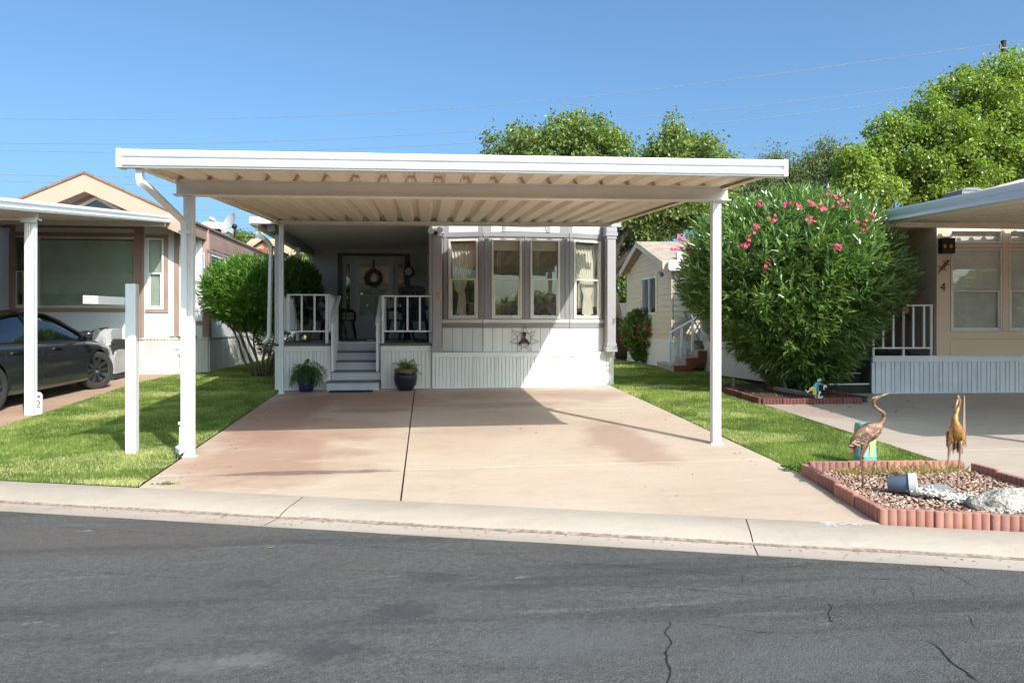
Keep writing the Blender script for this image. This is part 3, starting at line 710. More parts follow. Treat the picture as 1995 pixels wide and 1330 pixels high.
def post_mb(x, y, z0, z1, w=.10, d=.085):
    m = MB(); sec = []
    for a, b, na in ((-1, -1, 5), (1, -1, 5), (1, 1, 5), (-1, 1, 5)): pass
    pts = [(-w / 2, -d / 2)]
    for q in (.3, .36, .44, .5, .56, .64, .7): pts.append((-w / 2 + w * q, -d / 2 + (.006 if q in (.36, .44, .56, .64) else 0)))
    pts += [(w / 2, -d / 2), (w / 2, d * -.14), (w / 2 - .006, d * -.08), (w / 2 - .006, d * .08), (w / 2, d * .14), (w / 2, d / 2), (-w / 2, d / 2), (-w / 2, d * .14), (-w / 2 + .006, d * .08), (-w / 2 + .006, -d * .08), (-w / 2, -d * .14)]
    return m.extrude([(x + a, y + b, z0) for a, b in pts], (0, 0, z1 - z0))
for x, y, top, w in ((-2.385, 8.03, 2.752, .095), (3.165, 8.05, 2.80, .095), (-2.42, 13.16, 3.128, .072)):
    z0 = gz(x, y); p = post_mb(x, y, z0 + .004, top, w).build('post', 'post_white', carport, bevel=.002)
    m = MB().box(x - w * .75, x + w * .75, y - .05, y + .05, z0 - .002, z0 + .006)
    for s in (-1, 1): m.lathe([(0, 0), (.012, 0), (.012, .008), (0, .01)], (x + s * w * .62, y - .035, z0 + .006), 8)
    m.build('foot_plate', 'alu_white', p)
a = P(272, 326, 6.70)
pz = gz(-2.5, 8)
q1, q2 = P(285, 364, 6.76), P(361, 425, 7.90); xv = -2.415
path = [(a.x, 6.71, fz0 + .01), (a.x, 6.71, fz0 - .075), (a.x + .004, 6.715, fz0 - .11), (q1.x - .004, 6.735, q1.z + .018), (q1.x + .012, 6.78, q1.z - .004)]
d = Vector((xv - .012, 7.86, q2.z)) - Vector(path[-1])
path += [tuple(Vector(path[-1]) + d * .5), tuple(Vector(path[-1]) + d * .97), (xv - .004, 7.90, q2.z - .022), (xv, 7.925, q2.z - .06), (xv, 7.935, q2.z - .11), (xv, 7.935, pz + .30)]
dp = downpipe(path, .066, .05).build('downspout', 'post_white', carport, smooth=35)
m = downpipe([(-2.415, 7.935, pz + .32), (-2.415, 7.935, pz + .17), (-2.418, 7.925, pz + .125), (-2.43, 7.905, pz + .10), (-2.455, 7.875, pz + .085)], .072, .058)
m.build('outlet_elbow', 'post_white', dp, smooth=35)
for z in (2.36, pz + .34): m = MB().box(-2.455, -2.34, 7.902, 7.907, z, z + .03); m.build('strap', 'alu_white', dp)

# ---------------------------------------------------------------- the grey home, number 3
home = thing('mobile_home', (.4, 16, gz(.4, 16)), 'grey and white mobile home number 3 with bay windows and raised covered porch', 'mobile home')
DK = 1.12; YB = 13.62; GB = .30; HT = 3.45
CX1, CX2 = 1.016, 2.585
fc = Fr(0, YB, 0)
L0, L1 = (.292, YB + .235), (CX1, YB); R0, R1 = (CX2, YB), (3.285, YB + .235)
fl_, fR = fr2(L0, L1), fr2(R0, R1)
ZW0, ZW1 = 1.555, 2.99
def ux(f, px):          # u in a wall frame of the photo column px
    d = ray(px, 632); ax, ay = d[0], d[1]
    # o + u*U on the ray through the eye
    den = f.u[0] * ay - f.u[1] * ax; return -(f.o[0] * ay - f.o[1] * ax) / den
hc = [(ux(fc, 957.7), ux(fc, 1016), ZW0, ZW1), (ux(fc, 1033), ux(fc, 1090.6), ZW0, ZW1)]
hl = [(ux(fl_, 874), ux(fl_, 931), ZW0, ZW1)]; hr = [(ux(fR, 1117), ux(fR, 1170), ZW0, ZW1)]
m = MB(); wall(m, fc, CX1, CX2, DK - .2, HT, hc); wall(m, fl_, -.02, fl_.L, DK - .2, HT, hl); wall(m, fR, 0, fR.L + .02, DK - .2, HT, hr)
wl = m.build('wall', 'trim_grey', home)
# bodies behind: side walls, room, porch back wall
XW0, XW1 = -2.62, 3.42; YK = 17.8; YE = 27
hs = [(1.2, 1.85, 1.6, 2.95)]
fs_ = Fr(.06, 17.8, R(-90))          # right wall of the porch, faces left
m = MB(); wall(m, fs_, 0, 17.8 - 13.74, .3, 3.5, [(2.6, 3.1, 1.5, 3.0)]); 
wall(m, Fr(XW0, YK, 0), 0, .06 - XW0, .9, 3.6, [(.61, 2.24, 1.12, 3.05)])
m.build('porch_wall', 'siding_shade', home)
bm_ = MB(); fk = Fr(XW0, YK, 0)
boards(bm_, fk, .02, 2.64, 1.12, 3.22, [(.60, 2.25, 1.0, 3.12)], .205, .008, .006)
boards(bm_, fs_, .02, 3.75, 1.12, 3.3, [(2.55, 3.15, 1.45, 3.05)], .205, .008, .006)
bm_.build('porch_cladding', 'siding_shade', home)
window(home, fs_, 2.6, 3.1, 1.5, 3.0, 2.25, 'trim_grey')
m = MB(); fx = Fr(XW1, 13.86, R(90)); ADDED_WINDOWS = [(.35, 1.55, 1.75, 3.1), (1.8, 3.0, 1.75, 3.1)]  # two unseen side windows, added to let sun into the room
wall(m, fx, 0, YE - 13.86, .3, 3.5, ADDED_WINDOWS, -.1, 0); m.box(XW0, XW0 + .1, YK + .1, YE, .3, 3.5); m.box(XW0, XW1, YE - .1, YE, .3, 3.5)
m.build('side_wall', 'siding_cream', home)
for q in ADDED_WINDOWS: window(home, fx, *q, 2.42, 'vinyl_cream')
m = MB(); m.box(.16, XW1 - .1, 13.9, 17.2, 1.06, 1.12); m.build('room_floor', 'room_floor', home)
m = MB(); m.box(.16, XW1 - .1, 17.2, 17.28, 1.12, 3.4); m.box(.16, XW1 - .1, 13.8, 17.2, 3.40, 3.44); m.build('room_wall', 'room_beige', home)
# roof of the home, low gable
m = MB()
ROF = [(XW0 - .25, 3.50), (XW0 - .25, 3.42), (XW1 + .22, 3.42), (XW1 + .22, 3.50), (.4, 3.88)]
m.extrude([(x, 17.6, z) for x, z in ROF], (0, YE - 17.3, 0)); m.build('roof', 'shingle_brown', home)
m = MB(); m.prism([(.02, 13.80), (.28, 13.78), (1.0, 13.52), (2.6, 13.52), (3.3, 13.78), (3.6, 13.8), (3.6, 17.59), (.02, 17.59)], 3.452, 3.56); m.build('bay_roof', 'shingle_brown', home)
# trims of the bay
for f, a, b in ((fc, CX1, CX2), (fl_, 0, fl_.L), (fR, 0, fR.L)):
    hh = hc if f is fc else hl if f is fl_ else hr
    t = MB(); t.fb(f, a + .003, b - .003, .0, .035, 1.478, 1.542); t.build('sill_board', 'vinyl_cream', home, bevel=.004)
    t = MB(); t.fb(f, a + .002, b - .002, .0, .022, 1.392, 1.476); t.build('trim_band', 'trim_grey', home, bevel=.003)
    t = MB(); t.fb(f, a + .002, b - .002, .0, .02, 3.03, 3.115); t.build('head_board', 'trim_grey', home, bevel=.003)
    t = MB(); boards(t, f, a + .004, b - .004, .965, 1.391, [], .18, .008, .006); t.build('cladding', 'siding_cream', home)
    for i, h in enumerate(hh):
        w = window(home, f, h[0], h[1], h[2], h[3], 2.262, 'vinyl_cream', latch=True)
        if f is fc:
            b_ = blind(w, f, h[0] + .04, h[1] - .04, h[3] - .19, h[3] - .03, -.11, 'blind_white', .02, .7)
            c = MB();
            for q in (.22, .30): c.tube([f.p(h[0] + (h[1] - h[0]) * q, -.10, h[3] - .2), f.p(h[0] + (h[1] - h[0]) * q, -.10, 2.35)], .004, 6)
            c.build('blind_cord', 'blind_white', w)
    # upright battens
ul, ur = ux(fl_, 874), ux(fl_, 931)
curtain(home, fl_, [(2.93, ul + .01, ur - .02), (2.6, ul + .02, ur - .06), (2.3, ul + .05, ur - .2), (2.08, ul + .10, ur - .29), (1.99, ul + .15, ur - .27), (1.8, ul + .13, ur - .26), (1.56, ul + .10, ur - .25)], folds=8)
ul, ur = ux(fR, 1117), ux(fR, 1170)
curtain(home, fR, [(2.93, ul + .01, ur - .0), (2.6, ul + .10, ur - .02), (2.3, ul + .2, ur - .04), (2.1, ul + .25, ur - .07), (1.98, ul + .29, ur - .12), (1.8, ul + .27, ur - .09), (1.56, ul + .26, ur - .06)], folds=8)
t = MB()
for f, pxs in ((fc, (946, 1024.5, 1103)), ):
    for px in pxs: u = ux(f, px); t.fb(f, u - .02, u + .02, .0, .012, 1.545, 3.03)
for px in (868, 937): u = ux(fl_, px); t.fb(fl_, u - .03, u + .03, .0, .014, 1.545, 3.03)
for px in (1112, 1175): u = ux(fR, px); t.fb(fR, u - .03, u + .03, .0, .014, 1.545, 3.03)
t.build('batten', 'trim_grey', home, bevel=.003)
# white panels and the louvred vent over the windows
t = MB(); t.fb(fl_, ux(fl_, 874.5), ux(fl_, 931), .0, .008, 3.118, 3.40); t.fb(fc, ux(fc, 957), ux(fc, 977), .0, .008, 3.118, 3.40); t.fb(fc, ux(fc, 1071), ux(fc, 1090), .0, .008, 3.118, 3.40); t.fb(fR, ux(fR, 1115), ux(fR, 1169), .0, .008, 3.118, 3.40)
t.build('upper_panel', 'siding_cream', home, bevel=.003)
t = MB(); u0, u1 = ux(fc, 977), ux(fc, 1071)
for i in range(5):
    z = 3.125 + i * .045; s = .05 * i * .4
    t.hexa([fc.p(u0 + .05 + s, .03, z), fc.p(u1 - .05 - s, .03, z), fc.p(u1 - .05 - s, .0, z), fc.p(u0 + .05 + s, .0, z), fc.p(u0 + .06 + s, .012, z + .042), fc.p(u1 - .06 - s, .012, z + .042), fc.p(u1 - .06 - s, .0, z + .042), fc.p(u0 + .06 + s, .0, z + .042)])
vt = t.build('louvre_vent', 'siding_cream', home)
t = MB()
for s, ua in ((1, u0), (-1, u1)):
    t.extrude([fc.p(ua, .0, 3.118), fc.p(ua + s * .055, .0, 3.118), fc.p(ua + s * .15, .0, 3.36), fc.p(ua + s * .095, .0, 3.36)], (0, -.035, 0))
t.build('vent_frame', 'trim_lilac', vt)
# pilasters with capital and plinth
for a, b, n_ in ((ux(Fr(0, 13.58), 842), ux(Fr(0, 13.58), 862), 'pilaster'), (ux(Fr(0, 13.62), 1181), ux(Fr(0, 13.62), 1200), 'pilaster')):
    t = MB(); y0, y1 = 13.575, 13.92
    t.box(a + .012, b - .012, y0, y1, 1.0, 3.40)
    t.box(a - .012, b + .012, y0 - .022, y1, .952, 1.05); t.box(a + .0, b - .0, y0 - .012, y1, 1.052, 1.11)
    t.box(a - .0, b + .0, y0 - .012, y1, 3.01, 3.06); t.box(a - .02, b + .02, y0 - .026, y1, 3.062, 3.13); t.box(a - .008, b + .008, y0 - .016, y1, 3.132, 3.28)
    pl = t.build(n_, 'trim_lilac', home, bevel=.006)
fp = Fr(0, 13.575)
c = P(854, 575, 13.57)
pts = [(-.035, .055), (-.02, .07), (.005, .075), (.03, .06), (.03, .035), (.012, .018), (-.008, .012), (.015, .006), (.036, -.012), (.04, -.04), (.022, -.065), (-.005, -.072), (-.03, -.06), (-.038, -.045)]
MB().tube([(c.x + a, 13.562, c.z + b) for a, b in pts], .0095, 8).build('house_number', 'gold', home, smooth=0)
# skirting: cap board, ribbed sheet, perforated strips
def skirt(f, u0, u1, z0, z1, parent, mat='skirt_white', cap=.085, perf=(), rib=.132, phase=0, capmat=None):
    z0 = min(gz(*f.p(u0, 0, 0)[:2]), gz(*f.p(u1, 0, 0)[:2])) - .01 if z0 is None else z0
    t = MB(); t.fb(f, u0, u1, -.04, -.004, z0, z1); t.build('skirt', mat, parent)
    t = MB(); t.fb(f, u0 + .002, u1 - .002, -.003, .026, z1 - cap, z1); t.fb(f, u0 + .002, u1 - .002, -.003, .034, z1 - .016, z1 + .004); t.build('skirt_cap', capmat or mat, parent, bevel=.003)
    t = MB(); t.fb(f, u0 + .002, u1 - .002, -.004, .018, z0, z0 + .035)
    n = int((u1 - u0) / rib)
    for i in range(n + 1):
        a = u0 + phase + i * rib
        for off, w in ((0, .045), (.062, .052)):
            b0, b1 = a + off, a + off + w
            if b0 < u0 + .002 or b1 > u1 - .002: continue
            t.hexa([f.p(b0, .016, z0 + .036), f.p(b1, .016, z0 + .036), f.p(b1 + .004, -.004, z0 + .036), f.p(b0 - .004, -.004, z0 + .036), f.p(b0, .016, z1 - cap - .001), f.p(b1, .016, z1 - cap - .001), f.p(b1 + .004, -.004, z1 - cap - .001), f.p(b0 - .004, -.004, z1 - cap - .001)])
    t.build('skirt_rib', mat, parent)
    for u in perf:
        t = MB(); t.fb(f, u - .02, u + .02, -.002, .0165, z0 + .04, z1 - cap - .002); t.build('vent_strip', 'perforated', parent)
def perforated():
    m, t, b = nodes_of('perforated'); v = coords(t)
    vo = t.nodes.new("ShaderNodeTexVoronoi"); vo.inputs['Scale'].default_value = 75; vo.inputs['Randomness'].default_value = .05; t.links.new(v, vo.inputs['Vector'])
    c = mix(t, ramp(t, vo.outputs['Distance'], .25, .4), (.30, .29, .28, 1), (.74, .72, .70, 1)); t.links.new(c, b.inputs['Base Color']); MATS['perforated'] = m
perforated()
fsk = Fr(0, 13.60)
skirt(fsk, .11, ux(fsk, 1112), None, .952, home, perf=[ux(fsk, px) for px in (880, 923, 966, 1009, 1050, 1094)])
f2 = fr2((ux(fsk, 1112) + .002, 13.60), (3.47, 13.82)); skirt(f2, 0, f2.L, None, .952, home)
# deck and its skirts
DX0, DX1, SX0, SX1 = -2.645, .10, -1.66, -.815
t = MB(); t.prism([(DX0, 13.63), (SX0, 13.63), (SX0, 14.55), (SX1, 14.55), (SX1, 13.63), (DX1, 13.63), (DX1, YK), (DX0, YK)], DK - .05, DK); t.build('deck', 'deck_edge', home, bevel=.004)
for a, b, pf in ((DX0 + .02, SX0 - .02, (549, 612)), (SX1 + .02, DX1 - .002, (755, 800))):
    skirt(Fr(0, 13.66), a, b, None, DK - .053, home, perf=[ux(Fr(0, 13.66), p) for p in pf])
skirt(Fr(DX0 + .02, 17.9, R(-90)), 0, 4.2, .3, DK - .053, home)
t = MB()
for x in (SX0 - .018, SX1 + .018): t.box(x - .012, x + .012, 13.7, 14.55, .3, DK - .052)
t.build('stair_cheek', 'step_grey', home)
# porch roof: flat panels, gutter on the left, ledger at the wall
def pz_(x): return 3.165 + .045 * (x + 2.6)
t = MB()
n = 34
for i in range(n):
    y0 = 13.16 + (YK - 13.16) * i / n; y1 = 13.16 + (YK - 13.16) * (i + 1) / n - .008
    t.hexa([(-2.74, y0, pz_(-2.74)), (.05, y0, pz_(.05)), (.05, y1, pz_(.05)), (-2.74, y1, pz_(-2.74)), (-2.74, y0, pz_(-2.74) + .05), (.05, y0, pz_(.05) + .05), (.05, y1, pz_(.05) + .05), (-2.74, y1, pz_(-2.74) + .05)])
t.build('porch_ceiling', 'alu_beam', home)
t = MB(); t.hexa([(-2.80, 13.13, 3.22), (.05, 13.13, 3.345), (.05, YK, 3.345), (-2.80, YK, 3.22), (-2.80, 13.13, 3.24), (.05, 13.13, 3.365), (.05, YK, 3.365), (-2.80, YK, 3.24)]); t.build('porch_roof', 'alu_white', home)
t = MB(); t.box(-2.92, -2.78, 13.10, YK, 3.10, 3.235); g2 = t.build('porch_gutter', 'alu_roof', home, bevel=.012)
t = MB(); t.box(-2.93, -2.46, 13.06, 13.098, 3.13, 3.245); t.build('porch_fascia', 'alu_white', home, bevel=.01)
t = MB(); t.box(-2.66, -2.54, 13.2, YK - .02, 3.02, 3.155); t.build('porch_beam', 'trim_grey', home)
t = MB(); t.fb(fk, .02, 2.64, .007, .05, 3.07 + .06, 3.18); t.build('ledger', 'vinyl_cream', home, bevel=.004)
dpp = downpipe([(-2.83, 13.22, 3.10), (-2.83, 13.22, 3.02), (-2.81, 13.25, 2.97), (-2.68, 13.40, 2.86), (-2.65, 13.44, 2.80), (-2.65, 13.45, 2.7), (-2.68, 13.45, 1.28), (-2.70, 13.44, 1.2), (-2.76, 13.40, 1.13)], .06, .05)
dpp.build('downspout', 'post_white', home, smooth=35)
for y in (13.72, 15.9, 17.62):
    p = post_mb(-2.60, y, DK, 3.02, .065, .065).build('porch_post', 'post_white', home)
    t = MB()
    for s in (-1, 1):
        q = [(-2.60, y + s * .036, DK + .05 + i * .04) for i in range(44)]
        t.tube([(a, b + s * .018 * (1 + math.sin(i * .62)), c_) for i, (a, b, c_) in enumerate(q)], .006, 5)
    t.build('post_scroll', 'post_white', p)
# railings
def railing(f, u0, u1, zt, zb, nb, parent, posts=(), zfloor=None, wid=.024):
    t = MB(); t.fb(f, u0, u1, -.025, .025, zt - .028, zt); t.fb(f, u0, u1, -.016, .016, zb - .028, zb)
    for u in (u0, u1 - .022): t.fb(f, u, u + .022, -.013, .013, zb - .001, zt - .027)
    r = t.build('railing', 'post_white', parent, bevel=.003)
    for i in range(nb):
        u = u0 + (u1 - u0) * (i + .5) / nb if not posts else None
        if u is None: break
        MB().fb(f, u - wid / 2, u + wid / 2, -wid / 2, wid / 2, zb, zt - .029).build('baluster', 'post_white', r)
    for u in posts:
        MB().fb(f, u - wid / 2 - .004, u + wid / 2 + .004, -.015, .015, zb, zt - .029).build('baluster', 'post_white', r)
    return r
fr_ = Fr(0, 13.68)
r = railing(fr_, ux(fr_, 559), ux(fr_, 643), 1.985, 1.345, 0, home, [ux(fr_, p) for p in (563, 588, 613)])
u = ux(fr_, 637); MB().fb(fr_, u - .025, u + .025, -.02, .02, DK, 1.955).build('railing_post', 'post_white', r)
r = railing(fr_, ux(fr_, 744), ux(fr_, 841.5), 1.97, 1.345, 0, home, [ux(fr_, p) for p in (770, 794, 818)])
u = ux(fr_, 746); MB().fb(fr_, u - .022, u + .022, -.02, .02, DK, 1.94).build('railing_post', 'post_white', r)
railing(Fr(-2.60, 17.6, R(-90)), 0, 3.85, 1.985, 1.345, 24, home)
railing(Fr(SX0 - .05, 14.7, R(-90)), 0, .98, 1.985, 1.345, 6, home)
railing(Fr(SX1 + .05, 14.7, R(-90)), 0, .98, 1.97, 1.345, 6, home)
# front door, sidelights, surround
def ub(px): return ux(fk, px)
t = MB(); a, b = ub(658), ub(799)
t.fb(fk, a, ub(667), .008, .03, DK, 3.09); t.fb(fk, ub(788.5), b, .008, .03, DK, 3.09); t.fb(fk, ub(667), ub(788.5), .008, .028, 3.03, 3.09)
t.build('door_surround', 'trim_dark', home, bevel=.003)
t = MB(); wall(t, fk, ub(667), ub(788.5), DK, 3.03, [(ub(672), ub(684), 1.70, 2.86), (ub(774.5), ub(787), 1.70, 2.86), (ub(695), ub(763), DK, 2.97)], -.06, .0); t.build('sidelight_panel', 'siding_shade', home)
for p0, p1 in ((672, 684), (774.5, 787)):
    w = window(home, fk, ub(p0), ub(p1), 1.70, 2.86, None, 'door_white', .022, 'pane_dark', name='sidelight')
    t = MB()
    for i in range(1, 5): z = 1.70 + 1.16 * i / 5; t.fb(fk, ub(p0) + .022, ub(p1) - .022, -.035, -.01, z - .006, z + .006)
    t.build('glazing_bar', 'door_white', w)
    MB().fb(fk, ub(p0), ub(p1), -.5, -.45, 1.6, 2.9).build('sidelight_back', 'room_dark', w)
a, b = ub(691), ub(767)
d = MB(); d.fb(fk, ub(695), ub(763), -.05, -.02, DK, 2.97); d = d.build('door', 'door_white', home)
t = MB()
for x0 in (.12, .46):
    for z0, z1 in ((2.62, 2.82), (1.95, 2.5)):
        ring(t, fk, a + x0, a + x0 + .26, z0, z1, .025, -.02, -.012)
t.build('door_panel', 'door_white', d)
sd = MB(); ring(sd, fk, a, b, DK + .01, 3.01, .03, .001, .045); ring(sd, fk, a + .032, b - .032, DK + .02, 2.975, .075, .02, .04, .02)
sd.fb(fk, a + .107, b - .107, .022, .038, 2.10 - .0, 2.13); sd.fb(fk, a + .107, b - .107, .024, .036, DK + .04, 1.66)
sd.fb(fk, a + .107, b - .107, .022, .038, 2.40, 2.43)
sd = sd.build('storm_door', 'door_white', home, bevel=.004)
MB().fb(fk, a + .107, b - .107, .027, .031, 1.66, 2.40).build('pane', 'pane_dark', sd); MB().fb(fk, a + .107, b - .107, .027, .031, 2.43, 2.90).build('pane', 'pane_glass', sd)
MB().fb(fk, b - .085, b - .06, .04, .075, 2.0, 2.16).build('handle', 'black_plastic', sd, bevel=.006)
# steps
steps = thing('porch_steps', ((SX0 + SX1) / 2, 13.9, gz(-1.2, 13.9)), 'five grey painted porch steps with dark treads and white handrails up to the storm door', 'steps')
zb = gz(-1.2, 13.4); rise = (DK - zb) / 5
for i in range(5):
    y = 13.44 + i * .275; z1 = zb + rise * (i + 1); w0, w1 = (SX0 + .02, SX1 - .02)
    if i == 0: w0, w1 = SX0 - .05, SX1 - .01
    if i == 1: w0, w1 = SX0 + .0, SX1 + .0
    MB().box(w0, w1, y, y + .03, z1 - rise + (.002 if i else -.01), z1 - .028).build('riser', 'step_grey', steps)
    if i < 4: MB().box(w0 - .004, w1 + .004, y - .022, y + .272, z1 - .026, z1).build('tread', 'step_nose', steps, bevel=.004)
    else: MB().box(w0 - .004, w1 + .004, y - .015, y + .03, z1 - .026, z1 + .004).build('tread', 'alu_white', steps)
m = MB()
for x in (SX0 - .02, SX1 - .01): m.box(x - .01, x + .01, 13.47, 13.62, zb - .01, zb + rise * .8)
m.build('stringer', 'step_grey', steps)
for x in (SX0 + .035, SX1 - .035):
    r = MB(); r.bar((x, 13.5, 1.47), (x, 14.62, 1.98), .065, .032); r = r.build('handrail', 'post_white', steps, bevel=.008)
    MB().box(x - .02, x + .02, 13.53, 13.57, zb + rise * 2, 1.475).build('handrail_post', 'post_white', r)
    for k in range(4):
        y = 13.75 + k * .2; z = zb + rise * (2 + int((y - 13.44) / .275) - 1)
        MB().box(x - .012, x + .012, y - .012, y + .012, min(z, DK), 1.475 + (y - 13.5) * .455 - .02).build('baluster', 'post_white', r)
# flood light and gas meter belong to the house wall
c = P(848, 450, 13.45)
t = MB().lathe([(0, 0), (.05, 0), (.05, .03), (.02, .05), (0, .05)], (c.x, 13.55, c.z), 14, (0, -1, 0)); t.tube([(c.x, 13.5, c.z), (c.x - .06, 13.45, c.z - .01)], .012, 6); t.tube([(c.x, 13.5, c.z), (c.x + .06, 13.45, c.z + .01)], .012, 6); t.box(c.x - .025, c.x + .025, 13.45, 13.5, c.z - .07, c.z - .02)
fl = t.build('flood_light', 'black_plastic', home, smooth=40)
for s in (-1, 1): MB().lathe([(0, 0), (.05, .0), (.058, .01), (.05, .05), (.022, .11), (0, .11)], (c.x + s * .075, 13.37, c.z + s * .012), 16, (s * .15, 1, .12)).build('lamp_head', 'lamp_white', fl, smooth=50)
c = Vector((3.43, 14.1, ZA(1201, 704, 14.1)))
t = MB().box(c.x, c.x + .10, 14.03, 14.17, c.z - .13, c.z + .02); t.blob((c.x + .07, 14.1, c.z + .06), (.07, .06, .045)); t.tube([(c.x + .03, 14.1, c.z - .1), (c.x + .03, 14.1, .3)], .015, 8)
t.build('gas_meter', 'gas_grey', home, bevel=.01)
# ---------------------------------------------------------------- foliage tools
def leaves(name, C, D, L, Wd, mat, parent=None, vary=None, fold=.25, origin=(0, 0, 0)):
    """C (n,3) leaf bases, D (n,3) unit directions, L lengths, Wd half widths: one bent leaf each"""
    n = len(C); up = RNG.normal(size=(n, 3)) * .6 + np.array([0, 0, 1.0])
    S = np.cross(D, up); S /= np.linalg.norm(S, axis=1, keepdims=True) + 1e-9; Nn = np.cross(S, D)
    L = np.broadcast_to(L, n)[:, None]; Wd = np.broadcast_to(Wd, n)[:, None]
    V = np.empty((n, 4, 3)); mid = C + D * L * .45
    V[:, 0] = C; V[:, 1] = mid + S * Wd + Nn * Wd * fold; V[:, 2] = C + D * L - Nn * L * .10; V[:, 3] = mid - S * Wd + Nn * Wd * fold
    F = (np.arange(n)[:, None] * 4 + np.array([[0, 1, 2, 3]]))
    F = np.concatenate([F[:, [0, 1, 2]], F[:, [0, 2, 3]]])
    if vary is None: vary = RNG.random(n)
    return mesh_np(name, V.reshape(-1, 3), F, mat, parent, np.repeat(vary, 4), origin=origin)
def unit(A): return A / (np.linalg.norm(A, axis=1, keepdims=True) + 1e-9)
def rand_dirs(n): return unit(RNG.normal(size=(n, 3)))
def limb_mesh(m, a, b, r0, r1, wob=.08, n=7, seed=0):
    a, b = Vector(a), Vector(b); L = (b - a).length; pts = []; rs = []
    for i in range(n + 1):
        q = i / n; p = a.lerp(b, q) + Vector((mnoise.noise(Vector((q * 2.3, seed, 1))), mnoise.noise(Vector((q * 2.3, seed, 5))), .4 * mnoise.noise(Vector((q * 2, seed, 9))))) * wob * L * math.sin(math.pi * min(1, q * 1.2) * .8)
        pts.append(p); rs.append(r0 + (r1 - r0) * q)
    m.tube(pts, rs, 8); return pts
def crown_tree(name, label, base, trunk_top, r0, lobes, nclump, per, lsize, mat, clump_r=(.35, .7), group=None, bark='bark', lw=.36, sparse=0, feather=False):
    """lobes: list of (centre, radii); clumps sit in the outer part of the lobes, leaves in the clumps"""
    t = thing(name, base, label, 'tree', group)
    m = MB(); base = Vector(base); top = Vector(trunk_top); limb_mesh(m, base - Vector((0, 0, .1)), top, r0, r0 * .62, .05, 9, 3)
    clumps = []; wts = np.array([r[0] * r[1] * r[2] for c, r in lobes]) ** .67; wts /= wts.sum()
    for li, (c, r) in enumerate(lobes):
        c = np.array(c); r = np.array(r); k = int(nclump * wts[li]) + 1
        d = rand_dirs(k); q = RNG.uniform(.12, 1.0, (k, 1)) ** .5
        jit = 1 + .34 * np.array([mnoise.noise(Vector(x * 2.3) + Vector((li * 3.1, 0, 0))) for x in d])[:, None]
        clumps.append(c + d * r * q * jit)
        mid = top.lerp(Vector(c), .55); pts = limb_mesh(m, top.lerp(base, .12 + .2 * RNG.random()), c, r0 * .5, r0 * .16, .12, 7, li * 7.7)
        for s in range(7):
            e = clumps[-1][RNG.integers(k)]; limb_mesh(m, pts[3 + s % 4], e, r0 * .15, r0 * .04, .15, 5, li * 3 + s)
    tr = m.build('trunk', bark, t, smooth=0)
    K = np.concatenate(clumps); R_ = RNG.uniform(clump_r[0], clump_r[1], len(K))
    C = []; D = []; V = []
    for kc, rr in zip(K, R_):
        n = int(per * (rr / clump_r[1]) ** 2); d = rand_dirs(n); rad = rr * np.where(RNG.random((n, 1)) < .8, RNG.uniform(.2, 1, (n, 1)) ** .6, RNG.uniform(.8, 1.75, (n, 1)))
        p = kc + d * rad * np.array([1, 1, .8])
        C.append(p); dd = unit(d * .7 + RNG.normal(size=(n, 3)) * .6 + np.array([0, 0, -.55])); D.append(dd)
        V.append(np.clip(RNG.random() * .35 + RNG.random(n) * .5 + .12 * (RNG.random(n) > .92), 0, 1))
    C = np.concatenate(C); D = np.concatenate(D); V = np.concatenate(V); n = len(C)
    s = lsize * RNG.uniform(.65, 1.25, n)
    leaves('crown', C, D, s, s * lw, mat, t, V); return t
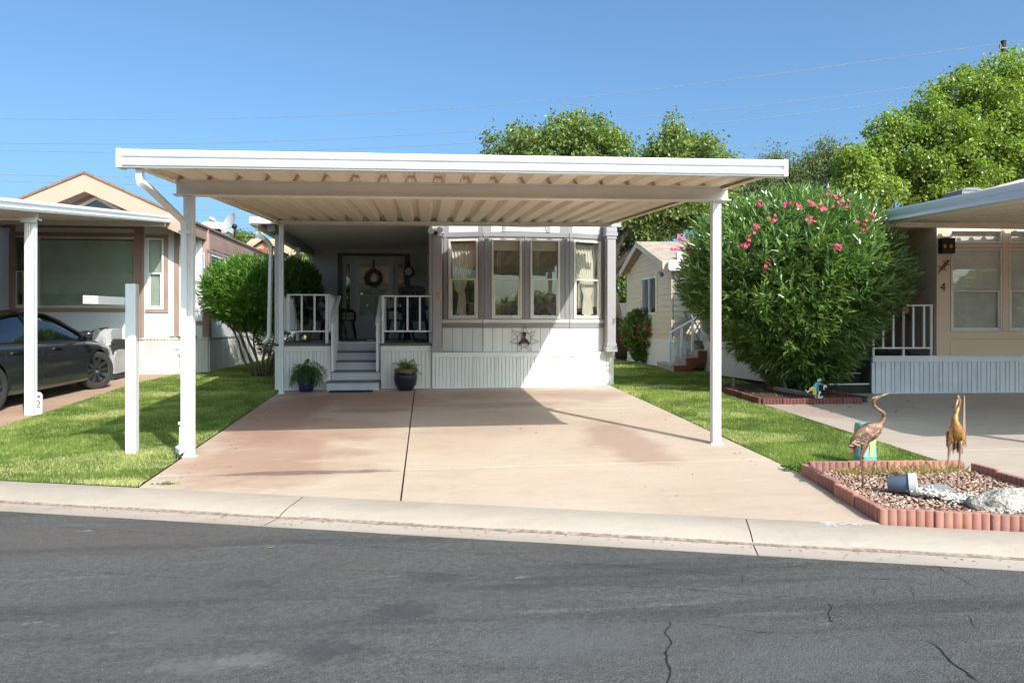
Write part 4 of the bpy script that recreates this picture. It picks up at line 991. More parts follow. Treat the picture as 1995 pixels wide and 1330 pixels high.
def shrub(name, label, cat, base, prof, wob, nshoot, leaf, per, mat, stems, bark, seed=0, inner=.35, group=None, squash=1.0, blossoms=None, up=.8, spread=.5):
    """shape of revolution (height, radius) with lumps; leafy shoots in its outer shell"""
    t = thing(name, base, label, cat, group); bx_, by_, bz_ = base
    hs = np.array([p[0] for p in prof]); rs = np.array([p[1] for p in prof]); cxs = np.array([p[2] if len(p) > 2 else 0 for p in prof])
    def env(h, th):
        k = 1 + wob * mnoise.noise(Vector((math.cos(th) * 1.6, math.sin(th) * 1.6, h * 1.3 + seed))) + wob * .6 * mnoise.noise(Vector((math.cos(th) * 4, math.sin(th) * 4, h * 3.2 + seed)))
        return float(np.interp(h, hs, rs)) * k
    C = []; D = []; V = []; ws = rs / rs.sum(); H0, H1 = hs[0], hs[-1]; tries = 0
    while len(C) < nshoot:
        h = RNG.uniform(H0, H1); r0_ = float(np.interp(h, hs, rs))
        if RNG.random() > (r0_ + .25) / (rs.max() + .25): continue
        th = RNG.uniform(0, 2 * math.pi); q = 1 - inner * RNG.random() ** 1.6 if RNG.random() < .86 else RNG.uniform(.35, .8)
        r_ = env(h, th) * q; cx = float(np.interp(h, hs, cxs))
        slope = (float(np.interp(h + .1, hs, rs)) - float(np.interp(h - .1, hs, rs))) / .2
        out = Vector((math.cos(th), math.sin(th), -slope * .8 + up)).normalized()
        C.append((bx_ + cx + r_ * math.cos(th), by_ + r_ * math.sin(th) * squash, bz_ + h)); D.append(out[:]); V.append(RNG.random())
    C = np.array(C); D = unit(np.array(D) + RNG.normal(size=(len(C), 3)) * .22); V = np.array(V)
    k = per; q = np.tile(np.linspace(0, 1, k), len(C)); Cs = np.repeat(C, k, 0); Ds = np.repeat(D, k, 0)
    sl = leaf[0] * 1.9; pos = Cs + Ds * ((q - .85) * sl)[:, None]
    side = unit(np.cross(Ds, RNG.normal(size=Ds.shape))); ld = unit(Ds * (.35 + .75 * q)[:, None] + side * (1.05 - .55 * q)[:, None] * (spread * 2))
    n = len(pos); L = leaf[0] * RNG.uniform(.7, 1.2, n); vary = np.clip(np.repeat(V, k) * .5 + RNG.random(n) * .35 + .12 * q, 0, 1)
    leaves('foliage', pos, ld, L, leaf[1] * RNG.uniform(.8, 1.2, n), mat, t, vary)
    m = MB()
    for i, s in enumerate(stems):
        a = Vector((bx_ + s[0], by_ + s[1], bz_ - .03)); b = Vector((bx_ + s[2], by_ + s[3], bz_ + s[4])); pts = limb_mesh(m, a, b, s[5], s[5] * .55, .07, 7, i * 2.1 + seed)
        for j in range(4):
            h = min(H1 - .2, s[4] + .3 + .9 * RNG.random()); th = RNG.uniform(0, 6.28); e = (bx_ + s[2] + (env(h, th)) * .75 * math.cos(th), by_ + (env(h, th)) * .75 * math.sin(th), bz_ + h)
            limb_mesh(m, pts[5], e, s[5] * .4, s[5] * .12, .1, 5, i + j * 3)
    m.build('stem', bark, t, smooth=0)
    if blossoms:
        pxs, pmat, size, npet, nm = blossoms
        for (px, py) in pxs:
            d = Vector(ray(px, py)); hit = None; s = 0
            for i in range(900):
                s = (by_ - rs.max() * 1.4) + i * .012
                if s <= 0: continue
                p = Vector((d.x / d.y * s, s, d.z / d.y * s + EYE)); h = p.z - bz_
                if h <= H0 or h >= H1: continue
                cx = float(np.interp(h, hs, cxs)); x_, y_ = p.x - bx_ - cx, (p.y - by_) / squash
                if math.hypot(x_, y_) < env(h, math.atan2(y_, x_)) + .05: hit = p; break
            if hit is None:
                s = by_ - .15; hit = Vector((d.x / d.y * s, s, d.z / d.y * s + EYE))
            m = MB()
            for f in range(npet):
                c = hit + Vector(RNG.normal(size=3)) * size * .85; c.z -= .0; ax = Vector((RNG.normal() * .6, -1 + RNG.normal() * .4, .5 + RNG.normal() * .4)).normalized()
                x = ax.cross(Vector((0, 0, 1))).normalized(); y = x.cross(ax)
                for e in range(5):
                    an = e * 1.2566 + f; u = x * math.cos(an) + y * math.sin(an); w = x * -math.sin(an) + y * math.cos(an); rr = size * RNG.uniform(.55, .8)
                    m.add([c, c + u * rr * .7 + w * rr * .38 - ax * -.2 * rr, c + u * rr + ax * .15 * rr, c + u * rr * .7 - w * rr * .38 + ax * .2 * rr], [(0, 1, 2, 3)])
            m.build(nm, pmat, t)
    return t
# ---------------------------------------------------------------- things on and before the porch
c = G(597, 762); y = 13.40
pot = thing('potted_fern', (c.x, y, gz(c.x, y)), 'cobalt blue glazed pot with a trailing green fern, left of the porch steps', 'planter')
z = gz(c.x, y)
MB().lathe([(0, 0), (.105, 0), (.12, .02), (.152, .20), (.160, .31), (.158, .335), (.145, .335), (.14, .30), (0, .29)], (c.x, y, z), 28).build('pot', 'cobalt_glaze', pot, smooth=40)
def fern(t, c, mat, nf, L, per, droop, leaf, bias=(0, 0)):
    C = []; D = []; V = []
    for i in range(nf):
        th = RNG.uniform(0, 6.28); l = L * RNG.uniform(.5, 1.1); el = RNG.uniform(.25, 1.3); p = np.array(c, float) + RNG.normal(size=3) * .025; d = np.array([math.cos(th) * math.cos(el) + bias[0], math.sin(th) * math.cos(el) + bias[1] - .1, math.sin(el)]); vv = RNG.random()
        for s in range(per):
            d = d + np.array([0, 0, -droop / per * (1 + s / per)]); d /= np.linalg.norm(d); p = p + d * l / per
            for k in range(4):
                C.append(p + RNG.normal(size=3) * .006); dd = d * .5 + RNG.normal(size=3) * .7; D.append(dd / np.linalg.norm(dd)); V.append(np.clip(vv * .6 + RNG.random() * .4, 0, 1))
    C, D = np.array(C), np.array(D); C[:, 2] = np.maximum(C[:, 2], gz(c[0], c[1]) + .02)
    C[:, 1] = np.minimum(C[:, 1], 13.57)
    leaves('foliage', C, D, leaf * RNG.uniform(.6, 1.3, len(C)), leaf * .22, mat, t, np.array(V))
fern(pot, (c.x, y, z + .33), 'leaf_fern', 80, .42, 12, 2.0, .038, (.12, 0))
c = G(790, 760); y = 13.36; z = gz(c.x, y)
pot = thing('potted_plant', (c.x, y, z), 'navy dimpled glazed pot with a small lime green plant, right of the porch steps', 'planter')
pm = MB().lathe([(0, 0), (.125, 0), (.14, .015), (.185, .14), (.195, .24), (.188, .325), (.175, .335), (0, .33)], (c.x, y, z), 36).build('pot', 'navy_glaze', pot, smooth=40)
m = MB()
for r_ in range(9):
    for k in range(30):
        a = (k + .5 * (r_ % 2)) * 2 * math.pi / 30; zz = .09 + r_ * .026; rr = float(np.interp(zz, [.015, .14, .24, .325], [.14, .185, .195, .188])) + .001
        m.blob((c.x + rr * math.cos(a), y + rr * math.sin(a), z + zz), (.012, .012, .009), 4)
m.build('dimple', 'navy_glaze', pm, smooth=0)
MB().lathe([(.17, .326), (.196, .326), (.198, .372), (.185, .378), (.17, .36), (0, .35)], (c.x, y, z), 36).build('rim', 'terracotta_rim', pot, smooth=40)
fern(pot, (c.x + .03, y, z + .37), 'leaf_lime', 46, .24, 8, 1.0, .034)
mt = MB(); a, b = G(638, 767), G(725, 760)
mt.box(a.x, b.x + .02, 13.16, 13.415, gz(-1.2, 13.3) + .003, gz(-1.2, 13.3) + .017); tag(mt.build('doormat', 'door_mat', bevel=.004), 'thin black rectangular doormat lying before the bottom porch step', 'doormat')
def wreath():
    c = P(728, 541, 17.715); m = MB()
    for k in range(9):
        r_ = .15 + RNG.normal() * .018; ph = RNG.random() * 6
        m.tube([(c.x + r_ * math.cos(i * .2618) + .012 * math.sin(i * 1.3 + ph), 17.715 + .018 * math.sin(i * .9 + k), c.z + r_ * math.sin(i * .2618) + .012 * math.cos(i * 1.7 + ph)) for i in range(25)], .008, 5)
    t = thing('wreath', (c.x, 17.72, c.z), 'round twig wreath with pale dried leaves hung on the front door', 'wreath')
    m.build('ring', 'wreath_twig', t)
    n = 520; a = RNG.uniform(0, 6.283, n); r_ = .16 + RNG.normal(size=n) * .028
    C = np.stack([c.x + r_ * np.cos(a), 17.70 + RNG.normal(size=n) * .015, c.z + r_ * np.sin(a)], 1); D = unit(np.stack([-np.sin(a) + RNG.normal(size=n) * .8, -.5 + RNG.normal(size=n) * .4, np.cos(a) + RNG.normal(size=n) * .8], 1))
    leaves('leaf', C, D, .06, .014, 'wreath_leaf', t)
    MB().box(c.x - .02, c.x + .02, 17.735, 17.745, c.z + .14, 2.95).build('strap', 'strap_brown', t)
wreath()
def clock():
    c = P(795, 529, 17.45); t = thing('wall_clock', (c.x, 17.45, c.z), 'round black station clock with cream face on a bracket beside the front door', 'clock')
    MB().lathe([(.0, -.05), (.085, -.05), (.115, -.045), (.118, 0), (.115, .045), (.09, .05), (0, .05)], (c.x + .02, 17.46, c.z), 32, (-.25, -1, 0)).build('case', 'iron_black', t, smooth=40)
    f = MB().lathe([(0, .052), (.088, .052)], (c.x + .02, 17.46, c.z), 32, (-.25, -1, 0)).build('dial', 'clock_face', t)
    m = MB(); q = (c.x + .006, 17.404, c.z); m.bar(q, (q[0] + .03, q[1], q[2] + .045), .006, .004); m.bar(q, (q[0] - .02, q[1], q[2] - .035), .006, .004); m.build('hand', 'iron_black', f)
    m = MB(); m.tube([(c.x + .02, 17.46, c.z + .11), (c.x + .02, 17.46, c.z + .21), (c.x + .02, 17.79, c.z + .21)], .014, 8); m.build('bracket', 'iron_black', t)
clock()
def lantern():
    c = P(838.5, 503, 14.9); x = -.10; y = 16.4; z = ZA(838, 503, y); x = XA(836.5, y)
    t = thing('hanging_lantern', (x, y, z), 'small white metal lantern hung under the porch ceiling near the bay corner', 'lantern')
    m = MB()
    for dx in (-.05, .05):
        for dy in (-.05, .05): m.box(x + dx - .006, x + dx + .006, y + dy - .006, y + dy + .006, z - .1, z + .06)
    m.box(x - .06, x + .06, y - .06, y + .06, z - .115, z - .1); m.lathe([(.085, 0), (.03, .06), (0, .065)], (x, y, z + .06), 4); m.build('frame', 'home_white', t)
    MB().tube([(x, y, z + .12), (x, y, pz_(x) - .0)], .005, 6).build('chain', 'iron_black', t)
lantern()
def plastic_chair(label, loc, rz_, mat='black_plastic', high=0):
    t = thing('porch_chair', (0, 0, 0), label, 'chair', 'dark plastic chairs on the porch')
    sw, sd_, sh = .25, .23, .42
    for sx in (-1, 1):
        for sy in (-1, 1):
            m = MB(); m.sweep([(sx * (sw + .04), sy * (sd_ + .05), 0), (sx * sw * .95, sy * sd_ * .9, sh)], [(-.03, -.018), (.03, -.018), (.03, .018), (-.03, .018)], [.75, 1.2]); m.build('leg', mat, t, bevel=.006)
    m = MB(); n = 6
    for i in range(n): m.hexa([(-sw, -sd_ + i * .078, sh - .01 - .004 * i), (sw, -sd_ + i * .078, sh - .01 - .004 * i), (sw, -sd_ + i * .078 + .066, sh - .014 - .004 * i), (-sw, -sd_ + i * .078 + .066, sh - .014 - .004 * i), (-sw, -sd_ + i * .078, sh + .02 - .004 * i), (sw, -sd_ + i * .078, sh + .02 - .004 * i), (sw, -sd_ + i * .078 + .066, sh + .016 - .004 * i), (-sw, -sd_ + i * .078 + .066, sh + .016 - .004 * i)])
    m.build('seat', mat, t, bevel=.006)
    m = MB(); top = .9 + high
    for i in range(5):
        x = (i - 2) * .098; k = .03 * (1 - (i - 2) ** 2 / 4); m.hexa([(x - .042, sd_ - .02, sh), (x + .042, sd_ - .02, sh), (x + .042, sd_ + .005, sh), (x - .042, sd_ + .005, sh), (x - .046, sd_ + .17, top + k), (x + .046, sd_ + .17, top + k), (x + .046, sd_ + .195, top + k), (x - .046, sd_ + .195, top + k)])
    m.hexa([(-.25, sd_ + .1, top - .1), (.25, sd_ + .1, top - .1), (.25, sd_ + .195, top - .1), (-.25, sd_ + .195, top - .1), (-.25, sd_ + .14, top - .03), (.25, sd_ + .14, top - .03), (.25, sd_ + .21, top - .03), (-.25, sd_ + .21, top - .03)])
    m.build('backrest', mat, t, bevel=.006)
    for s in (-1, 1):
        m = MB(); m.sweep([(s * (sw + .03), -sd_ - .02, sh - .02), (s * (sw + .035), -sd_ - .03, sh + .16), (s * (sw + .035), -sd_ + .03, sh + .215), (s * (sw + .03), sd_ + .03, sh + .22), (s * (sw), sd_ + .12, sh + .24)], [(-.03, -.012), (.03, -.012), (.03, .012), (-.03, .012)]); m.build('armrest', mat, t, bevel=.005)
    t.location = loc; t.rotation_euler.z = rz_; return t
plastic_chair('dark plastic armchair behind the left porch railing', (XA(640, 15.3), 15.3, DK), R(75))
plastic_chair('dark plastic armchair left of the storm door, behind the steps', (XA(668, 16.9), 16.9, DK), R(95))
plastic_chair('low navy plastic armchair behind the right railing, next to the storm door', (XA(776, 15.6), 15.6, DK), R(-80), 'navy_plastic')
plastic_chair('tall backed navy plastic chair behind the right railing, near the bay wall', (XA(811, 15.2), 15.2, DK), R(170), 'navy_plastic', .16)
m = MB(); m.box(-2.2, -.2, 14.75, 16.4, DK + .002, DK + .012); tag(m.build('porch_rug', 'rug_blue'), 'blue and pale patterned rug lying on the porch deck', 'rug')
def sofa():
    t = thing('sofa', (1.75, 14.5, 1.12), 'floral upholstered sofa seen through the two middle bay windows', 'sofa')
    m = MB(); m.box(.75, 2.85, 14.12, 14.34, 1.14, 1.86); m.box(.75, 2.85, 14.34, 14.95, 1.14, 1.5); m.box(.6, .75, 14.12, 14.95, 1.14, 1.68); m.box(2.85, 3.0, 14.12, 14.95, 1.14, 1.68); m.build('frame', 'sofa_floral', t, bevel=.05)
    for x in (1.1, 1.8, 2.5): MB().blob((x, 14.28, 1.92), (.30, .12, .13), rough=.2, seed=x).build('cushion', 'sofa_floral', t, smooth=0)
sofa()
def sun_ornament():
    c = P(1021, 661, 13.585); t = thing('sun_ornament', (c.x, 13.57, c.z), 'rusty wire sun with a dark bell shape leaning on the wall under the bay windows', 'ornament'); y = 13.572; k = .0092
    q = lambda a, b: (c.x + (a - 700) * k * .0817, y, c.z - (b - 760) * k * .0817)
    m = MB(); m.tube([q(700 + 165 * math.cos(i * .2618), 760 + 175 * math.sin(i * .2618)) for i in range(25)], .0045, 6)
    rays = [[(680, 580), (690, 470), (712, 395), (730, 460), (790, 600)], [(620, 590), (450, 560), (418, 525), (440, 590), (530, 690)], [(530, 720), (440, 770), (345, 845), (440, 850), (550, 835)], [(800, 610), (880, 600), (995, 535), (940, 640), (880, 710)], [(880, 730), (940, 775), (1030, 785), (1065, 825), (1000, 820), (860, 880)], [(810, 900), (830, 960), (890, 1030), (800, 1010), (710, 940)], [(640, 935), (610, 1000), (550, 1090), (540, 980), (560, 890)]]
    for r_ in rays: m.tube([q(*p) for p in r_], .004, 6)
    m.build('wire_frame', 'rust', t)
    m = MB(); prof = [(655, 590), (700, 575), (755, 600), (735, 690), (722, 720), (770, 760), (830, 830), (838, 870), (800, 885), (760, 845), (640, 845), (620, 885), (560, 870), (570, 830), (640, 760), (682, 720), (662, 640)]
    m.extrude([q(*p) for p in prof], (0, -.02, 0)); m.build('bell', 'rust', t, bevel=.005)
sun_ornament()

# ---------------------------------------------------------------- the neighbour on the left: home number 2
nb = thing('mobile_home', (-6.9, 20, gz(-6.9, 17)), 'white mobile home with brown trim and pink gable boards, left of the grey home', 'mobile home')
YL = 16.9; zb = .40; zs = 1.168
fm = Fr(0, YL, 0)
BX0, BX1 = XA(22, YL), -6.0
fr1 = fr2((-6.0, YL), (-5.27, YL + .14)); fr2_ = fr2((-5.27, YL + .14), (-4.75, YL + .42)); fside = Fr(-4.75, YL + .42, R(90))
ub2 = lambda px: ux(fm, px)
WB = (ub2(72), ub2(266), 1.80, 3.30); WL = (ub2(26), ub2(51), 1.80, 3.30); WR = (ux(fr1, 286.5), ux(fr1, 319), 1.775, 3.29)
WC = (.06, .36, 1.75, 3.15)
m = MB(); wall(m, fm, BX0, BX1, zs, 4.6 if False else 3.55, [WB, WL]); wall(m, fr1, 0, fr1.L, zs, 3.55, [WR]); wall(m, fr2_, 0, fr2_.L, zs, 3.55, [WC])
SW = [(PX(402, 500, -4.75).y, PX(432, 500, -4.75).y + .3, 1.72, 3.02), (PX(449, 500, -4.75).y, PX(470, 500, -4.75).y + .3, 1.95, 3.02), (PX(486, 510, -4.75).y, PX(492, 510, -4.75).y + .3, 2.75, 3.05)]
SW = [(a - YL - .42, b - YL - .42, c_, d_) for a, b, c_, d_ in SW]
wall(m, fside, 0, 13, zs, 3.42, SW)
m.box(BX0 - .02, BX0 + .06, YL, YL + 13, zs, 3.5); m.box(-9.2, -4.75, YL + 13.2, YL + 13.3, zs, 3.5); m.box(-9.2, BX0, YL + .3, YL + .38, zs, 3.5)
m.build('wall', 'home_white', nb)
m = MB()
boards(m, fm, BX0 + .01, BX1 - .01, zs + .02, 3.54, [(a - .09, b + .09, c_ - .09, d_ + .09) for a, b, c_, d_ in (WB, WL)], .2, .01, .006)
boards(m, fr1, .02, fr1.L - .02, zs + .02, 3.54, [(WR[0] - .02, WR[1] + .02, WR[2] - .02, WR[3] + .02)], .2, .01, .006)
boards(m, fside, .02, 12.9, zs + .02, 3.4, [(a - .06, b + .06, c_ - .06, d_ + .06) for a, b, c_, d_ in SW], .2, .01, .006); m.build('cladding', 'home_white', nb)
# brown trim
m = MB()
def bt(f, u0, u1, z0, z1, d=.03): m.fb(f, u0, u1, .0, d, z0, z1)
bt(fm, WL[0] - .07, WL[1] + .2, 3.30 + .005, 3.375); bt(fm, WB[0] - .1, BX1 - .13, 3.305, 3.38); bt(fm, WB[0] - .05, BX1 - .13, 3.47, 3.545); bt(fm, WL[0] - .07, BX1 - .13, 1.72, 1.79)
bt(fm, WL[0] - .075, WL[0] - .003, 1.792, 3.30); bt(fm, BX0 - .01, BX0 + .09, zs, 3.55, .034)
bt(fm, BX1 - .128, BX1, zs, 3.55, .036); bt(fr1, 0, .06, zs, 3.55, .036)
bt(fr1, WR[0] - .03, WR[1] + .095, 3.295, 3.365); bt(fr1, WR[0] - .03, WR[1] + .095, 1.70, 1.77); bt(fr1, WR[1] + .005, WR[1] + .09, 1.772, 3.29)
bt(fr1, fr1.L - .10, fr1.L - .005, zs, 3.55); bt(fr2_, fr2_.L - .12, fr2_.L + .01, zs, 3.55); bt(fside, .0, .16, zs, 3.42); bt(fr2_, 0.03, fr2_.L - .12, 1.45, 1.53)
bt(fside, .16, 13, 3.12, 3.42, .026); bt(fside, .16, 13, 1.60, 1.69, .022); bt(fside, 5.2, 5.32, zs, 3.42, .024)
for a, b, c_, d_ in SW: bt(fside, a - .07, b + .07, d_ + .003, d_ + .07, .032); bt(fside, a - .07, a - .004, c_, d_, .032)
m.build('trim', 'home_brown', nb, bevel=.004)
w = window(nb, fm, *WB, None, 'vinyl_cream', .05, 'pane_dark'); blind(w, fm, WB[0] + .05, WB[1] - .05, 1.85, 3.25, -.055, 'blind_green', .035, .72)
w = window(nb, fm, *WL, 2.55, 'vinyl_cream', .035, 'pane_dark'); curtain(w, fm, [(3.2, WL[0] + .05, WL[1] - .04), (1.85, WL[0] + .05, WL[1] - .04)], -.16, 'room_dark', 4)
w = window(nb, fr1, *WR, 2.53, 'vinyl_white', .04, 'pane_dark'); blind(w, fr1, WR[0] + .05, WR[1] - .05, 1.85, 3.24, -.06, 'blind_white', .03, .72)
w = window(nb, fr2_, *WC, None, 'vinyl_white', .04, 'pane_dark'); blind(w, fr2_, WC[0] + .05, WC[1] - .05, 1.8, 3.1, -.06, 'blind_green', .035, .75)
for i, q in enumerate(SW):
    w = window(nb, fside, *q, None, 'vinyl_white', .05, 'pane_dark'); blind(w, fside, q[0] + .05, q[1] - .05, q[2] + .05, q[3] - .05, -.06, 'blind_green', .035, .75)
m = MB(); m.box(BX0 + .1, -4.9, YL + .8, YL + .9, zs, 3.4); m.box(BX0 + .1, -4.95, YL + .1, YL + 12, zs, zs + .03); m.build('room_wall', 'room_dark', nb)
skirt(fm, BX0, BX1, .36, zs, nb, 'skirt_stained', .04, rib=.13); skirt(fr1, 0, fr1.L, .36, zs, nb, 'skirt_stained', .04); skirt(fr2_, 0, fr2_.L, .36, zs, nb, 'skirt_stained', .04); skirt(fside, 0, 13, .36, zs, nb, 'skirt_stained', .04)
# gable roof with wide pink boards over the front
PKX = -6.927; YG = 16.4; PZ, EZ = 4.585, 3.62; EX = 2.14
def gable(y0, y1, dz0, dz1, x_in, mat, name, par=nb, out=0):
    m = MB(); sl = (PZ - EZ) / EX
    for s in (-1, 1):
        p = []
        for y in (y0, y1): p += [(PKX, y, PZ + dz0), (PKX + s * (EX + out), y, EZ + dz0 - sl * out), (PKX + s * (EX + out), y, EZ + dz1 - sl * out), (PKX, y, PZ + dz1)]
        m.add(p, [(0, 1, 2, 3), (7, 6, 5, 4), (0, 4, 5, 1), (1, 5, 6, 2), (2, 6, 7, 3), (3, 7, 4, 0)])
    return m.build(name, mat, par, bevel=.004)
gable(YG - .03, YG + 14, -.055, -.005, 0, 'shingle_brown', 'roof', out=.06)
gable(YG, YG + .06, -.42, -.058, 0, 'home_pink', 'gable_board')
m = MB(); m.box(-4.83, -4.77, YG + .06, YG + 13.9, 3.30, 3.60); m.build('eave_board', 'home_brown', nb)
m = MB(); m.extrude([(-8.9, YL + .02, 3.55), (-4.95, YL + .02, 3.55), (-4.95, YL + .02, 3.6), (PKX, YL + .02, 4.5), (-8.9, YL + .02, 3.6)], (0, .08, 0)); m.build('gable_wall', 'home_white', nb)
m = MB(); m.extrude([(-8.0, YL - .03, 3.66), (-5.9, YL - .03, 3.66), (PKX + .15, YL - .03, 4.20), (PKX - .05, YL - .03, 4.20)], (0, .04, 0)); tb = m.build('gable_trim', 'home_brown', nb)
m = MB(); m.extrude([(-7.75, YL - .05, 3.68), (-6.05, YL - .05, 3.68), (PKX + .09, YL - .05, 4.12), (PKX - .0, YL - .05, 4.12)], (0, .018, 0)); tw = m.build('gable_window', 'vinyl_white', nb)
m = MB(); m.extrude([(-7.6, YL - .06, 3.70), (-6.2, YL - .06, 3.70), (PKX + .05, YL - .06, 4.06)], (0, .008, 0)); m.build('pane', 'car_glass', tw)
m = MB(); m.box(-4.95, -8.6, YL - .45, YL, 3.56, 3.575); m.build('soffit', 'home_pink', nb)
# skylight dome and roof vent
c = PX(428, 457, -5.55)
t = MB(); t.box(-6.0, -5.3, 20.6, 21.7, 3.95, 4.08); t.blob((-5.65, 21.15, 4.05), (.38, .55, .16)); t.build('skylight', 'alu_white', nb, bevel=.01)
t = MB(); p = P(246, 366, 18.5); t.hexa([(p.x - .22, 18.2, p.z - .12), (p.x + .3, 18.2, p.z - .34), (p.x + .3, 18.9, p.z - .34), (p.x - .22, 18.9, p.z - .12), (p.x - .22, 18.2, p.z + .02), (p.x + .3, 18.2, p.z - .2), (p.x + .3, 18.9, p.z - .2), (p.x - .22, 18.9, p.z + .02)]); t.build('roof_vent', 'ac_grey', nb)
def dish():
    c = P(449, 437, 20.6); t = thing('satellite_dish', (c.x, 20.6, c.z - .45), 'grey oval satellite dish on the roof of the left home', 'satellite dish')
    ax = Vector((-.72, -.62, .38)).normalized(); prof = [(0, 0), (.10, .010), (.20, .03), (.30, .065), (.305, .068), (.20, .018), (0, -.012)]
    MB().lathe(prof, c, 28, ax).build('reflector', 'dish_grey', t, smooth=40)
    f = c + ax * .55 + Vector((0, 0, -.12)); m = MB(); m.tube([c + Vector((0, 0, -.3)), c + ax * .35 + Vector((0, 0, -.25)), f], .016, 8); m.build('arm', 'dish_grey', t, smooth=0)
    MB().lathe([(0, -.07), (.05, -.07), (.06, .03), (.04, .09), (0, .09)], f, 12, -ax).build('receiver', 'dish_grey', t, smooth=50)
    m = MB(); m.tube([c - ax * .02, c - ax * .14 + Vector((0, 0, -.06)), c - ax * .14 + Vector((0, 0, -.6))], .03, 8); m.blob(c - ax * .12, (.07, .07, .07)); m.build('mount', 'iron_black', t)
    q = Matrix.Translation(c + ax * .052 + Vector((.10, 0, .06))) @ ax.to_track_quat('Z', 'Y').to_matrix().to_4x4(); text('emblem', 'D', .16, .002, 'mark_dark', t, q)
dish()
# its carport
lc = thing('carport', (-7.8, 12.5, gz(-7.8, 12.5)), 'white metal carport over the grey car, sloping up to the left home', 'carport')
XS = -5.25
def lz(x, y): return 2.945 + .1055 * (y - 10.077) + .004 * (x - XS)
wave_roof(lambda u, v: (u, v, lz(u, v) - .04), -13.5, XS - .02, 6.6, 16.45, .283, .06, 10).build('roof_sheet', 'alu_roof', lc, smooth=20, solid=.003)
m = MB(); prof = [(0, -.065), (.006, -.06), (.014, -.03), (.004, -.01), (.004, .01), (.016, .04), (.004, .075), (0, .085), (-.06, .085), (-.06, -.065)]
for y in (6.6, 16.42):
    for a, b in prof: m.v.append((XS + a, y, lz(XS, y) + b))
n = len(prof); m.f = [(i, (i + 1) % n, n + (i + 1) % n, n + i) for i in range(n)] + [tuple(range(n)), tuple(range(2 * n - 1, n - 1, -1))]
m.build('side_fascia', 'alu_white', lc, smooth=25)
yb = 11.16; zt = lz(XS, yb) - .05
m = MB(); m.box(-13.5, -5.30, yb - .06, yb + .06, zt - .12, zt - .105); m.box(-13.5, -5.30, yb - .06, yb + .06, zt - .014, zt); m.box(-13.5, -5.33, yb - .028, yb + .028, zt - .105, zt - .014); m.build('front_beam', 'alu_beam', lc)
zt2 = lz(XS, 16.3) - .05; m = MB(); m.box(-13.5, -5.32, 16.25, 16.35, zt2 - .09, zt2); m.build('rear_beam', 'alu_beam', lc)
c = G(60, 808); p = post_mb(c.x, yb, gz(c.x, yb), zt - .12, .125, .10).build('post', 'post_white', lc, bevel=.003)
MB().box(c.x - .10, c.x + .10, yb - .08, yb - .052, zt - .16, zt - .10).build('bracket', 'post_white', p)
post_mb(-10.8, yb, gz(-10.8, yb), zt - .12, .125, .10).build('post', 'post_white', lc)
m = MB(); m.box(-13.5, XS, 6.58, 6.6, lz(XS, 6.6) - .09, lz(XS, 6.6) + .09); m.build('gutter', 'alu_white', lc)
# number marker
c = G(75, 806); zc = gz(c.x, c.y); t = thing('number_marker', (c.x, c.y, zc), 'low white marker post with number 2 and a red mark, beside the left carport', 'marker')
a, b = P(69, 806, c.y).x, P(83, 806, c.y).x; h = P(75, 763, c.y).z
m = MB(); pr = [(a, zc - .05), (b, zc - .05), (b, h - .05), (b - .02, h - .015), (c.x, h), (a + .02, h - .015), (a, h - .05)]; m.extrude([(x, c.y - .02, z) for x, z in pr], (0, .035, 0)); m.build('post', 'white_paint', t, bevel=.006)
text('number', '2', .15, .002, 'mark_dark', t, face_M(Fr(0, c.y - .02), c.x + .005, .002, (h + zc) / 2 - .02))
m = MB(); m.extrude([(c.x - .03, c.y - .023, h - .07), (c.x + .035, c.y - .023, h - .085), (c.x + .03, c.y - .023, h - .04)], (0, .003, 0)); m.build('mark', 'red_paint', t)
# white sign post with a side arm
c = G(257, 883); x, y = c.x, 8.25; z0 = gz(x, y); t = thing('sign_post', (x, y, z0), 'white wooden post with a bare horizontal arm, standing on the left lawn', 'sign post')
zt = ZA(257, 553, y); MB().box(x - .052, x + .052, y - .045, y + .06, z0 - .1, zt).build('upright', 'white_paint', t, bevel=.008)
za = ZA(262, 587, y); d = Vector((-.2935, -.956, 0)); o = Vector((x - .075, y, za)); MB().bar(o - d * .14, o + d * .55, .055, .082).build('arm', 'white_paint', t, bevel=.006)
